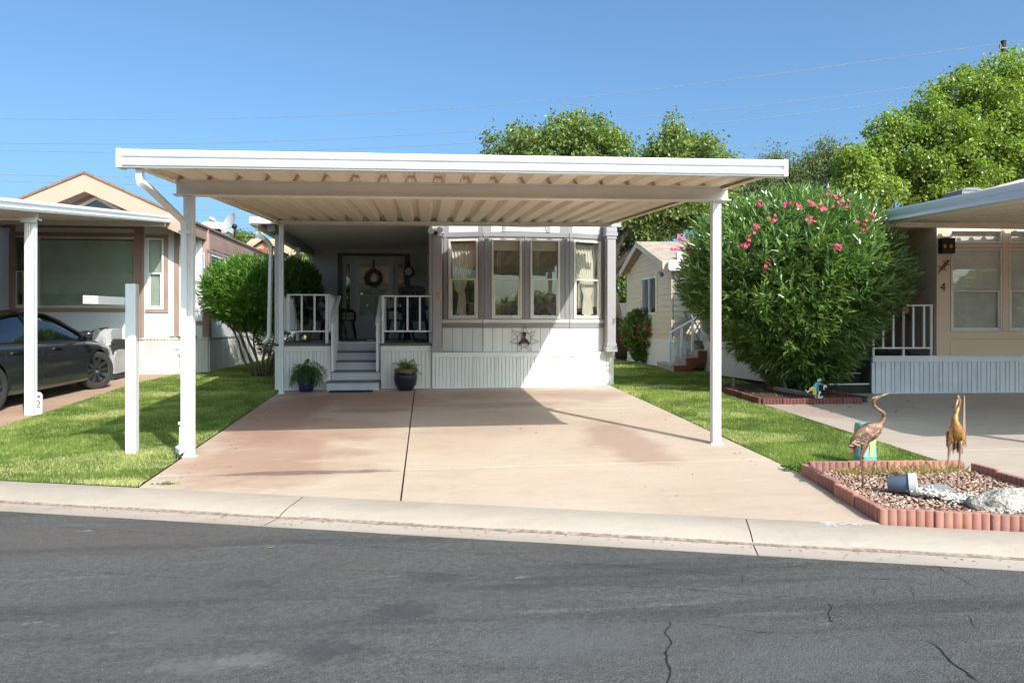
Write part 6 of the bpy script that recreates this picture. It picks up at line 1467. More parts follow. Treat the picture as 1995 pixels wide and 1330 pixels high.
q0 = o + per_ * (w - .05); zb0 = gz(q0.x, q0.y); hr = MB(); pa, pb = Vector((P(1304, 649, q0.y).x, q0.y, ZA(1304, 649, q0.y))), Vector((P(1366, 614, q0.y).x, q0.y, ZA(1366, 614, q0.y))); hr.tube([pa, pb], .026, 8); hr = hr.build('handrail', 'post_white', st_, smooth=30)
for q, zz in ((.03, .13), (.38, .295), (.72, .46)): p = pa.lerp(pb, q); MB().box(p.x - .022, p.x + .022, p.y - .022, p.y + .022, zb0 + zz, p.z - .01).build('handrail_post', 'post_white', hr)
# folding table and grill on that porch
p = P(1354, 640, 16.3); t = thing('folding_table', (p.x, 16.3, zd), 'small folding table with crossed legs on the cottage porch', 'table')
MB().box(p.x - .2, p.x + .2, 16.1, 16.5, zd + .62, zd + .65).build('tabletop', 'deck_edge', t); 
for s in (-.17, .17):
    MB().bar((p.x - .17, 16.3 + s, zd), (p.x + .17, 16.3 + s, zd + .62), .03, .02).build('leg', 'concrete_step', t); MB().bar((p.x + .17, 16.33 + s, zd), (p.x - .17, 16.33 + s, zd + .62), .03, .02).build('leg', 'concrete_step', t)
p = P(1395, 640, 15.3); t = thing('patio_barrel', (p.x, 15.3, zd), 'pale rounded storage bench standing on the cottage porch', 'bench')
m = MB(); m.blob((p.x, 15.3, zd + .42), (.34, .3, .32)); m.build('body', 'concrete_step', t, smooth=0)
m = MB(); m.tube([(p.x - .2, 15.1, zd), (p.x - .15, 15.15, zd + .3)], .02); m.tube([(p.x + .2, 15.1, zd), (p.x + .15, 15.15, zd + .3)], .02); m.tube([(p.x, 15.5, zd), (p.x, 15.45, zd + .3)], .02); m.build('leg', 'iron_black', t)
p = P(1297, 535, 16.9); t = thing('hanging_ornament', (p.x, p.y, p.z), 'small teal glass ball hung from the cottage corner eave', 'ornament'); p.x -= .1
MB().blob((p.x, p.y, p.z), (.055, .055, .055)).build('ball', 'teal_ball', t, smooth=0); MB().tube([(p.x, p.y, p.z + .05), (p.x, p.y, p.z + .28)], .004, 5).build('cord', 'iron_black', t); MB().blob((p.x - .05, p.y, p.z + .06), (.03, .02, .04), 4).build('bird', 'yellow_paint', t)
# grey block wall and far houses
m = MB(); m.box(2.5, 14, 31, 31.2, .3, 2.35); tag(m.build('block_wall', 'block_grey'), 'grey block garden wall far behind the cottage, beside the tree trunk', 'wall')
fh = thing('house', (P(520, 500, 46).x, 48, .4), 'far tan house with tiled roof and a rust star on its gable', 'house')
def zp(py, Y): return ZA(520, py, Y)
Y0 = 46; a = P(497, 500, Y0).x; b = P(543, 500, Y0).x; pkx = P(514, 470, Y0); 
m = MB(); m.extrude([(a - .5, Y0, .4), (b + .4, Y0, .4), (b + .4, Y0, zp(497, Y0)), (pkx.x, Y0, pkx.z), (a - .5, Y0, zp(492, Y0))], (0, 6, 0)); m.box(P(440, 500, Y0).x, P(574, 500, Y0).x, Y0 + 1, Y0 + 8, .4, zp(495, Y0)); m.build('wall', 'stucco_tan', fh)
m = MB(); x0, x1 = P(452, 480, Y0).x, P(577, 480, Y0).x; zl, zh = zp(494, Y0), zp(464, Y0)
m.hexa([(x0, Y0 + .8, zl), (x1, Y0 + .8, zl), (x1 - 1, Y0 + 5, zh + .4), (x0, Y0 + 5, zh + .4), (x0, Y0 + .8, zl + .12), (x1, Y0 + .8, zl + .12), (x1 - 1, Y0 + 5, zh + .5), (x0, Y0 + 5, zh + .5)])
for s, e in ((-1, a - .8), (1, b + .75)): m.hexa([(pkx.x, Y0 - .3, pkx.z + .08), (e, Y0 - .3, zp(499, Y0)), (e, Y0 + 4, zp(499, Y0)), (pkx.x, Y0 + 4, pkx.z + .08), (pkx.x, Y0 - .3, pkx.z + .25), (e, Y0 - .3, zp(499, Y0) + .17), (e, Y0 + 4, zp(499, Y0) + .17), (pkx.x, Y0 + 4, pkx.z + .25)])
rf = m.build('roof', 'tile_clay', fh); m = MB(); m.lathe([(.10, 0), (.10, .9), (0, .9)], (P(510, 470, Y0 + 5).x, Y0 + 5, zh + .3), 10); m.build('vent_pipe', 'stucco_tan', rf)
c = P(516.5, 488, Y0 - .05); m = MB(); m.extrude([(c.x + (.36 if i % 2 == 0 else .13) * math.sin(i * math.pi / 5), Y0 - .06, c.z + (.36 if i % 2 == 0 else .13) * math.cos(i * math.pi / 5)) for i in range(10)], (0, .05, 0)); m.build('star', 'star_rust', fh)
fh2 = thing('house', (P(590, 540, 38).x, 40, .4), 'far low house with red clay tile roof seen between the porch posts', 'house')
m = MB(); x0, x1 = P(556, 520, 38).x, P(640, 520, 38).x; m.box(x0, x1, 38, 44, .4, ZA(570, 527, 38)); m.build('wall', 'stucco_tan', fh2)
m = MB(); za, zb2 = ZA(570, 526, 38), ZA(570, 515, 38); m.hexa([(x0 - .3, 37.6, za), (x1, 37.6, za), (x1, 41, zb2 + .6), (x0 - .3, 41, zb2 + .6), (x0 - .3, 37.6, za + .12), (x1, 37.6, za + .12), (x1, 41, zb2 + .75), (x0 - .3, 41, zb2 + .75)]); m.build('roof', 'tile_clay', fh2)
# ---------------------------------------------------------------- shrubs
b = Vector((6.22, 12.45, gz(6.22, 12.45)))
OB = [(1480, 398), (1612, 378), (1628, 386), (1583, 397), (1642, 399), (1556, 401), (1505, 431), (1475, 443), (1577, 428), (1680, 441), (1700, 422), (1455, 474), (1493, 520), (1632, 479), (1326, 466), (1316, 487), (1340, 497), (1535, 400), (1600, 402)]
shrub('oleander_bush', 'large round oleander bush with pink flower heads, left of the tan home', 'shrub', b[:],
      [(.05, .35, .30), (.30, .62, .24), (.55, .92, .20), (.85, 1.20, .10), (1.1, 1.44, .04), (1.6, 1.80, -.05), (2.1, 1.92, -.03), (2.55, 1.80, -.02), (2.95, 1.46, .06), (3.2, 1.02, .1), (3.36, .45, .1)], .13, 4600, (.175, .0175), 11, 'leaf_oleander',
      [(-.15, -.2, -.75, -.3, 1.0, .035), (.05, -.3, -.2, -.5, 1.1, .04), (.3, -.2, .6, -.3, 1.1, .035), (0, .2, .1, .5, 1.2, .04), (-.3, 0, -.95, .1, 1.0, .03), (.2, -.35, .25, -.6, .9, .028), (.4, .1, .9, .1, 1.0, .03), (-.2, -.3, -.5, -.6, .9, .025)], 'bark_pale', 2.0, .36, squash=.95, blossoms=(OB, 'pink_petal', .042, 9, 'blossom'))
b = Vector((-3.42, 16.2, gz(-3.42, 16.2)))
shrub('oleander_bush', 'bright green clipped oleander bush on bare pale stems, between the white home and the porch', 'shrub', b[:],
      [(.95, .45, .15), (1.15, .85, .1), (1.4, 1.10, .04), (1.7, 1.20, .04), (2.0, 1.18, .08), (2.25, 1.0, .1), (2.42, .6, .12)], .10, 2700, (.13, .013), 11, 'leaf_hedge',
      [(0, 0, -.55, -.2, 1.25, .03), (.05, -.1, -.25, -.35, 1.3, .032), (.1, 0, .2, -.2, 1.3, .035), (-.1, .05, -.7, .1, 1.2, .025), (.15, .05, .5, .1, 1.3, .03), (0, -.12, -.4, -.45, 1.15, .022), (.12, -.1, .4, -.35, 1.2, .026), (-.05, .1, -.2, .4, 1.3, .025), (.2, .12, .6, .35, 1.2, .02)], 'bark_pale', 5.0, .4)
b = Vector((-2.9, 16.6, gz(-2.9, 16.6))); shrub('ground_shrub', 'low dark green shrub under the oleander beside the white porch skirt', 'shrub', b[:], [(.0, .35), (.3, .42), (.55, .25)], .15, 150, (.10, .010), 9, 'leaf_oleander', [(0, 0, .05, 0, .3, .012)], 'bark_pale', 9)
b = Vector((-2.2, 18.9, gz(-2.2, 18.9))); b.x = -3.2
shrub('oleander_hedge', 'dark green bush row seen behind the left porch railing', 'shrub', (-3.25, 18.9, gz(-3.2, 18.9)), [(.2, .6), (.8, .95), (1.5, 1.05), (1.95, .8), (2.15, .4)], .1, 900, (.12, .012), 10, 'leaf_hedge', [(0, 0, .1, 0, .8, .03)], 'bark_pale', 12)
c = G(1257, 702); RB = [(1180 + a / 3.023, 350 + b_ / 3.023) for a, b_ in ((88, 880), (143, 905), (192, 878), (240, 855), (242, 882), (163, 932), (93, 945), (333, 785), (292, 790), (212, 925), (78, 925), (270, 905), (305, 785))]
shrub('rose_bush', 'rose bush with small red blooms in front of the cream cottage wall', 'shrub', (c.x, c.y - .1, gz(c.x, c.y)), [(.03, .40, .1), (.25, .52, .06), (.55, .66, .0), (.85, .70, -.04), (1.05, .62, -.06), (1.22, .42, -.06), (1.36, .24, -.05)], .22, 1300, (.068, .02), 9, 'leaf_rose',
      [(.05, 0, .1, 0, .6, .015), (0, 0, -.25, 0, .6, .012), (.1, 0, .3, .05, .6, .012)], 'bark', 4.0, .5, blossoms=(RB, 'red_petal', .04, 4, 'blossom'))
# ---------------------------------------------------------------- trees
def Lb(px, py, Y, r, ry=None, rz_=None): return (tuple(P(px, py, Y)), (r, ry or r, rz_ or r))
Y = 22
crown_tree('shade_tree', 'broad leafy green tree with a dark leaning trunk, behind the grey home and the cottage', (5.85, 22, gz(5.85, 17)), (5.3, 22.2, 3.4), .24,
   [Lb(1018, 312, 22, .85, 1.0, 1.0), Lb(975, 300, 22, .5, .6, .6), Lb(1090, 300, 22.2, .85, 1, 1.2), Lb(1145, 292, 22, .95, 1.1, 1.15), Lb(1200, 318, 22, .6, .9, .9), Lb(1300, 312, 22, .75, 1, 1.25), Lb(1362, 312, 22, .65, .9, .95), Lb(1400, 335, 22, .45, .7, .6), Lb(1180, 395, 22.3, 2.0, 1.6, .8), Lb(1310, 400, 22.3, 1.5, 1.5, .85), Lb(1380, 400, 22.3, .9, 1.2, .7), Lb(1240, 460, 22.6, .7, .8, .6)], 520, 230, .11, 'leaf_tree', (.18, .42), lw=.36)
Y = 25
crown_tree('shade_tree', 'tall bright green tree rising over the tan home, the utility pole behind it', (18.5, 26, .6), (18.4, 26, 4.0), .3,
   [Lb(1668, 330, 24.5, .8, 1, .8), Lb(1722, 300, 25, .75, 1, 1.1), Lb(1738, 262, 25, .45, .6, .7), Lb(1790, 310, 25, 1.2, 1.2, 1.2), Lb(1822, 238, 25, .8, 1, 1.25), Lb(1862, 192, 25.5, .7, 1, .95), Lb(1900, 165, 25.5, .55, .8, .75), Lb(1920, 215, 25, 1.1, 1.2, 1.2), Lb(1950, 150, 25.5, .6, .8, .85), Lb(1992, 165, 25.5, .7, 1, 1.0), Lb(1880, 300, 24.5, 1.5, 1.3, 1.3), Lb(1980, 290, 24.5, 1.6, 1.3, 1.5), Lb(2080, 220, 25, 1.4, 1.3, 1.6), Lb(1830, 380, 24.8, 1.6, 1.2, .7), Lb(1700, 375, 24.8, 1.2, 1.2, .65), Lb(2060, 360, 25, 1.6, 1.3, 1.0)], 680, 240, .125, 'leaf_tree_light', (.2, .48), lw=.38)
crown_tree('feathery_tree', 'wispy grey green tree with thin upright branches, between the two leafy trees', (11.5, 27, .6), (11.5, 27, 3.4), .14,
   [Lb(1440, 395, 27, .55, .6, .5), Lb(1475, 372, 27, .6, .7, .7), Lb(1500, 350, 27, .5, .6, .75), Lb(1545, 350, 27, .6, .7, .75), Lb(1585, 345, 27, .5, .6, .8), Lb(1612, 320, 27, .35, .5, .75), Lb(1640, 345, 27, .45, .6, .5), Lb(1560, 390, 27, 1.0, .8, .5), Lb(1630, 385, 27, .8, .8, .5), Lb(1430, 425, 27, .6, .6, .5), Lb(1606, 292, 27, .22, .3, .45), Lb(1632, 300, 27, .18, .3, .35), Lb(1535, 325, 27, .25, .3, .4), Lb(1665, 350, 27, .5, .6, .5), Lb(1452, 365, 27, .4, .5, .5), Lb(1480, 338, 27, .3, .4, .5), Lb(1512, 318, 27, .28, .4, .5), Lb(1575, 318, 27, .3, .4, .5)], 470, 85, .135, 'leaf_feather', (.22, .42), lw=.17)
crown_tree('garden_tree', 'dark green tree behind the block wall, seen in the gap beside the cottage', (P(1205, 600, 36).x, 36, .5), (P(1205, 600, 36).x, 36, 2.4), .14, [Lb(1212, 560, 36, 1.0, 1, 1.0), Lb(1195, 520, 36, 1.0, 1, 1.0), Lb(1222, 500, 36, .8, .8, 1.0)], 60, 130, .15, 'leaf_tree', (.35, .6))
crown_tree('young_tree', 'small bright green tree seen past the porch posts', (P(600, 560, 27).x, 27, .5), (P(600, 560, 27).x, 27, 1.9), .07, [Lb(597, 520, 27, .55, .6, .75), Lb(612, 505, 27, .5, .5, .6), Lb(572, 540, 27, .4, .5, .4), Lb(640, 530, 27, .7, .6, .8)], 46, 130, .11, 'leaf_tree_light', (.25, .45))
crown_tree('young_tree', 'small far tree poking over the tan tiled roof behind the satellite dish', (P(473, 560, 58).x, 58, .5), (P(473, 480, 58).x, 58, 4.4), .12, [Lb(470, 462, 58, .7, .8, .45), Lb(484, 464, 58, .4, .6, .3), Lb(472, 480, 58, .8, .8, .6)], 26, 90, .2, 'leaf_tree', (.3, .5))
# ---------------------------------------------------------------- utility pole and lines
pp = P(1955, 80, 34); t = thing('utility_pole', (pp.x, pp.y, .6), 'dark wooden utility pole top rising behind the tall right tree', 'pole')
MB().tube([(pp.x, pp.y, .3), (pp.x, pp.y, pp.z)], [.17, .12], 12).build('post', 'pole_wood', t, smooth=40)
MB().lathe([(0, 0), (.125, 0), (.13, .05), (0, .06)], (pp.x, pp.y, pp.z - .05), 12).build('cap', 'iron_black', t)
m = MB(); m.lathe([(0, 0), (.05, 0), (.05, .18), (0, .18)], (pp.x - .18, pp.y, pp.z - .35), 8); m.box(pp.x - .2, pp.x + .2, pp.y - .14, pp.y - .1, pp.z - .42, pp.z - .36); m.build('insulator', 'ac_grey', t)
def wire(pts, Y0, Y1, label, r=.0125):
    xs = [p[0] for p in pts]; ys = [p[1] for p in pts]; X = np.linspace(xs[0], xs[-1], 26); co = np.polyfit(xs, ys, min(4, len(xs) - 1)); q = []
    for x in X:
        k = (x - xs[0]) / (xs[-1] - xs[0]); Yc = 1 / ((1 - k) / Y0 + k / Y1); q.append(P(x, float(np.polyval(co, x)), Yc))
    q = [q[0] + (q[0] - q[1]) * 14] + q + [q[-1] + (q[-1] - q[-2]) * (0 if abs(xs[-1] - 1955) < 2 else 10)] if abs(xs[-1] - 1955) > 2 else [q[0] + (q[0] - q[1]) * 14] + q
    o = MB().tube(q, r, 6).build('power_line', 'wire_grey'); tag(o, label, 'power line', 'overhead power lines'); return o
wire([(-60, 231), (400, 232), (700, 222), (1170, 186), (1700, 119), (1955, 84), (2060, 72)], 46, 34, 'topmost overhead wire, the one reaching the top of the utility pole', .011)
wire([(-60, 277), (330, 280), (700, 268), (1000, 250), (1230, 231), (1400, 214), (1840, 162), (1955, 146)], 46, 34, 'second overhead wire from the top, passing just over the central tree')
wire([(-60, 291), (230, 297), (570, 294), (940, 277), (1200, 258), (1420, 238), (1810, 190), (1955, 170)], 46, 34, 'third overhead wire from the top, close under the second one')
wire([(-60, 338), (340, 345), (760, 338), (1100, 317), (1415, 287), (1700, 258), (1955, 224)], 46, 34, 'fourth overhead wire from the top, passing behind the carport gutter')
wire([(-60, 350), (400, 362), (760, 357), (1100, 338), (1430, 306), (1700, 273), (1955, 240)], 46, 34, 'fifth overhead wire from the top, just under the fourth one')
wire([(300, 408), (480, 409), (900, 400), (1480, 352), (1700, 325)], 46, 36, 'sixth overhead wire from the top, over the satellite dish', .010)
wire([(300, 421), (545, 424), (900, 416), (1480, 372), (1700, 345)], 46, 36, 'lowest overhead wire, skimming the satellite dish', .010)
# ---------------------------------------------------------------- gravel bed with its scalloped edging
EDGE = 0
def edging(a, b, mat, group, label, seg=.34, ns=6, h=.10, th=.058, dz=0, jitter=.006, along='z', names=None):
    a = Vector((a[0], a[1], 0)); b = Vector((b[0], b[1], 0)); L = (b - a).length; d = (b - a).normalized(); n = max(1, round(L / seg)); s = L / n
    nn = Vector((-d.y, d.x, 0)); w = s / ns; poly = []
    for side in (-1, 1):
        rng = range(ns) if side < 0 else range(ns - 1, -1, -1)
        for k in rng:
            for j in range(7):
                q = j / 6; ang = math.pi * q; u = (k + (q if side < 0 else 1 - q)) * w; v = side * (th * .30 + th * .22 * math.sin(ang) ** .75); 
                if j in (0, 6) and ((k == 0 and ((side < 0) == (j == 0))) or (k == ns - 1 and ((side < 0) == (j == 6)))): u = u + (.004 if k == 0 else -.004) if False else u
                poly.append((u - s / 2, v))
    poly = [(min(max(u, -s / 2 + .003), s / 2 - .003), v) for u, v in poly]
    m = MB().prism(poly, -.03, h); proto = m.build('edging_block', mat, origin=(0, 0, 0), bevel=.006)
    for i in range(n):
        o = proto if i == 0 else dup(proto, (0, 0, 0)); p = a + d * (s * (i + .5)) + nn * RNG.uniform(-jitter, jitter)
        o.location = (p.x, p.y, gz(p.x, p.y) + dz + RNG.uniform(-.006, .006)); o.rotation_euler = (RNG.uniform(-.03, .03), 0, math.atan2(d.y, d.x) + RNG.uniform(-.02, .02))
        tag(o, label, 'edging block', group)
A0, B0, C0, D0 = (3.41, 6.56), (3.225, 5.10), (5.3, 4.48), (4.93, 6.50)
edging(A0, B0, 'brick_edge', 'edging along the driveway side of the gravel bed', 'red scalloped edging block along the driveway side of the gravel bed')
edging((3.20, 5.085), C0, 'brick_edge', 'edging along the kerb side of the gravel bed', 'red scalloped edging block along the kerb in front of the gravel bed')
edging((3.47, 6.60), D0, 'brick_edge', 'edging along the lawn side of the gravel bed', 'red scalloped edging block between the gravel bed and the lawn')
edging((4.96, 6.42), (4.90, 4.70), 'brick_edge', 'edging along the right driveway side of the gravel bed', 'red scalloped edging block between the gravel bed and the right driveway')
BED = [(3.44, 6.54), (3.26, 5.10), (5.2, 4.52), (4.9, 4.75), (4.93, 6.46)]
BED = [(3.44, 6.54), (3.26, 5.12), (4.90, 4.64), (4.93, 6.46)]
sheet('gravel_base', 'soil', BED, .012)
def stones(name, X, Y, size, mat, label, vary, zlift=None, flat=.6, kind='stuff', cat='gravel'):
    n = len(X); base = np.array([[1, 0, 0], [-1, 0, 0], [0, 1, 0], [0, -1, 0], [0, 0, 1], [0, 0, -1], [.6, .6, .5], [-.6, -.6, .5], [.6, -.6, .5], [-.6, .6, .5]], float)
    F = np.array([[0, 6, 4], [6, 2, 4], [2, 9, 4], [9, 1, 4], [1, 7, 4], [7, 3, 4], [3, 8, 4], [8, 0, 4], [0, 5, 2], [2, 5, 1], [1, 5, 3], [3, 5, 0], [0, 2, 6], [2, 1, 9], [1, 3, 7], [3, 0, 8]])
    V = base[None] * RNG.uniform(.65, 1.2, (n, 10, 1)) * size[:, None, None]; V[:, :, 2] *= flat; V[:, :, 0] *= RNG.uniform(.8, 1.4, (n, 1))
    a = RNG.uniform(0, 6.28, n); ca, sa = np.cos(a)[:, None], np.sin(a)[:, None]; tl = RNG.uniform(-.5, .5, (n, 1)); x = V[:, :, 0] * ca - V[:, :, 1] * sa; y = V[:, :, 0] * sa + V[:, :, 1] * ca; z = V[:, :, 2] + x * tl
    Z = -.148 + .034 * np.minimum(Y, 17.5) + .005 * X + .012 + (zlift if zlift is not None else 0) + size * flat * .5
    V = np.stack([x + X[:, None], y + Y[:, None], z + Z[:, None]], 2)
    o = mesh_np(name, V.reshape(-1, 3), (np.arange(n)[:, None, None] * 10 + F[None]).reshape(-1, 3), mat, vary=np.repeat(vary, 10)); tag(o, label, cat, kind=kind); return o
n = 9000; X = RNG.uniform(3.2, 5.0, n); Yy = RNG.uniform(4.5, 6.6, n); k = inside(BED, X, Yy); X, Yy = X[k], Yy[k]; n = len(X)
stones('gravel', X, Yy, RNG.uniform(.007, .019, n), 'stone_mix', 'reddish brown crushed gravel filling the edged bed', RNG.random(n), RNG.uniform(0, .018, n))
# spilled white pebbles
m0 = P(1790, 958, 5.62); n = 2600; q = RNG.random(n) ** .75; wdt = .05 + .24 * q
X = m0.x - .0 + q * .78 + RNG.normal(size=n) * .05 + .0; Yy = 5.60 - q * .66 + RNG.normal(size=n) * wdt * .6
k = inside(BED, X, Yy); X, Yy, q = X[k], Yy[k], q[k]; n = len(X)
leafmat('pebble_mix', (.55, .50, .43), (.76, .73, .68), (.60, .45, .30), .8, 0, .3)
stones('white_pebbles', X, Yy, RNG.uniform(.008, .017, n), 'pebble_mix', 'white pebbles spilling from the tipped grey pot across the gravel', RNG.random(n) * .95, .02 + RNG.uniform(0, .025, n) + .04 * np.clip(1 - q * 5, 0, 1), .75, cat='pebbles')
# tipped pot
c = P(1784, 943, 5.63); ax = Vector((.80, -.58, .10)).normalized(); t = thing('tipped_pot', (c.x, c.y, gz(c.x, c.y)), 'blue grey plastic flower pot with pale rim lying on its side, white pebbles spilling out', 'flower pot')
o = c - ax * .20
m = MB().lathe([(0, 0), (.056, 0), (.060, .005), (.078, .165), (.072, .165), (.055, .012), (0, .01)], o, 32, ax); m.build('pot', 'pot_blue', t, smooth=40)
MB().lathe([(.074, .155), (.089, .155), (.092, .205), (.087, .210), (.080, .205), (.076, .165)], o, 32, ax).build('rim', 'pot_rim', t, smooth=40)
c = P(1818, 953, 5.75); m = MB(); m.hexa([(c.x - .08, c.y - .05, gz(c.x, c.y) + .03), (c.x + .14, c.y - .09, gz(c.x, c.y) + .035), (c.x + .16, c.y + .08, gz(c.x, c.y) + .06), (c.x - .07, c.y + .11, gz(c.x, c.y) + .05), (c.x - .08, c.y - .05, gz(c.x, c.y) + .045), (c.x + .14, c.y - .09, gz(c.x, c.y) + .05), (c.x + .16, c.y + .08, gz(c.x, c.y) + .075), (c.x - .07, c.y + .11, gz(c.x, c.y) + .065)])
tag(m.build('flagstone', 'flagstone', bevel=.006), 'small grey flat stone slab lying beside the mouth of the tipped pot', 'flagstone')
c = G(1965, 1000); m = MB().blob((c.x + .03, c.y + .05, gz(c.x, c.y) + .045), (.29, .17, .12), rough=.38, seed=4); m.blob((c.x + .10, c.y + .03, gz(c.x, c.y) + .12), (.19, .11, .07), rough=.34, seed=2)
tag(m.build('rock', 'rock_white', smooth=0), 'pale chalky boulder at the right end of the gravel bed', 'rock')
n = 1500; X = RNG.uniform(3.5, 4.9, n); Yy = 6.50 - np.abs(RNG.normal(size=n)) * .10 ; kk = (vnoise(X, Yy * 0, 3.2, 3) > .42); X, Yy = X[kk], Yy[kk]; n = len(X)
C = np.stack([X, Yy, -.148 + .034 * Yy + .005 * X + .02], 1); D = unit(RNG.normal(size=(n, 3)) * .7 + np.array([0, -.2, .7]))
tag(leaves('dry_weeds', C, D, RNG.uniform(.03, .10, n), .004, 'straw'), 'straw coloured dry weeds along the back of the gravel bed', 'weeds', kind='stuff')
n = 900; X = RNG.uniform(3.3, 4.95, n); Yy = 6.66 + np.abs(RNG.normal(size=n)) * .05; C = np.stack([X, Yy, -.148 + .034 * Yy + .005 * X + .02], 1); D = unit(RNG.normal(size=(n, 3)) * .8 + np.array([0, 0, .6]))
tag(leaves('clover', C, D, RNG.uniform(.02, .05, n), .010, 'leaf_fern'), 'bright low clover along the lawn edge behind the gravel bed', 'clover', kind='stuff')
# ---------------------------------------------------------------- the two metal herons
def plates(m, q, n=60):
    pass
def heron_side():
    Yh = 5.95; Q = lambda px, py, dy=0: P(px, py, Yh + dy)
    f = Q(1681, 957); z0 = gz(f.x, f.y); t = thing('heron_statue', (f.x, Yh, z0), 'rusty metal heron statue with raised beak in profile, in front of the green pedestal', 'statue')
    m = MB(); path = [Q(1657, 873), Q(1664, 862), Q(1674, 852), Q(1687, 844), Q(1699, 838), Q(1709, 833), Q(1716, 826), Q(1721, 818), Q(1723, 811), Q(1721, 804), Q(1715, 799.5), Q(1708, 795), Q(1703, 789.5), Q(1701.5, 783), Q(1703, 778), Q(1707, 774.5), Q(1711, 773), Q(1715, 772)]
    rr = [.012, .034, .055, .068, .066, .045, .027, .021, .019, .017, .0155, .014, .0135, .014, .017, .019, .016, .009]
    m.tube([p + Vector((0, 0, 0)) for p in path], [(r * .85, r * 1.15) if i < 6 else r for i, r in enumerate(rr)], 14); m.build('body', 'copper_rust', t, smooth=0)
    MB().tube([Q(1713, 772.3), Q(1722, 769), Q(1736, 764.5)], [.011, .007, .0015], 8).build('beak', 'rust_bill', t, smooth=0)
    MB().tube([Q(1707, 772), Q(1700, 775), Q(1696.5, 781)], [.008, .005, .001], 6).build('crest', 'copper_bright', t)
    m = MB()
    for s in (-1, 1):
        MB().blob(Q(1711, 773, s * .017), (.005, .005, .005), 4).build('eye', 'iron_black', t)
    # wing made of overlapping plates
    for s in (-1, 1):
        m = MB()
        for r_ in range(5):
            for k in range(6 - r_ // 2):
                a = (k / 5.); px = 1712 - 9 * r_ - 5.5 * k * 1.0 + 2; py = 836 + k * 4.6 + r_ * 3.2 ; yy = s * (.062 - .004 * abs(k - 2) * 1.5) ; c = Q(px, py, yy); d = (Q(px - 9, py + 5.5, yy + s * .004) - c); n = Vector((0, s, 0)); w = d.cross(n).normalized() * .013
                m.add([c - w * .7, c - w + d * .5 + n * .006, c + d * 1.05 + n * .003, c + w + d * .5 + n * .006, c + w * .7], [(0, 1, 2, 3, 4)])
        m.build('wing', 'copper_rust', t, solid=.0025)
    m = MB()
    for k in range(7):
        a = Q(1662 + k * 1.6, 866 - k, (k - 3) * .008); e = Q(1654.5 + k * 1.7, 884 - k * .6, (k - 3) * .012); w = Vector((.007, .006, 0)); m.add([a - w, e - w * 1.2, e + (e - a) * .12, e + w * 1.2, a + w], [(0, 1, 2, 3, 4)])
    m.build('tail', 'copper_rust', t, solid=.002)
    for dy, dx in ((-.035, 0), (.035, 4.5)):
        m = MB(); k = Q(1676.5 + dx, 889, dy); foot = Vector((Q(1681 + dx * .2, 957, dy).x, Yh + dy, gz(f.x, f.y) + .015))
        m.tube([Q(1685 + dx, 856, dy * .8), Q(1683 + dx, 866, dy), Q(1679 + dx, 879, dy), k, k.lerp(foot, .5), foot], [.026, .022, .011, .0065, .0045, .0045], 8); m.blob(k, (.009, .009, .009), 4)
        for e in (-.8, 0, .8): m.tube([foot, foot + Vector((.05 * math.cos(e), .05 * math.sin(e), -.004))], .003, 5)
        m.build('leg', 'copper_rust', t, smooth=0)
mk('rust_bill', (.42, .27, .20), .5, metal=.4)
heron_side()
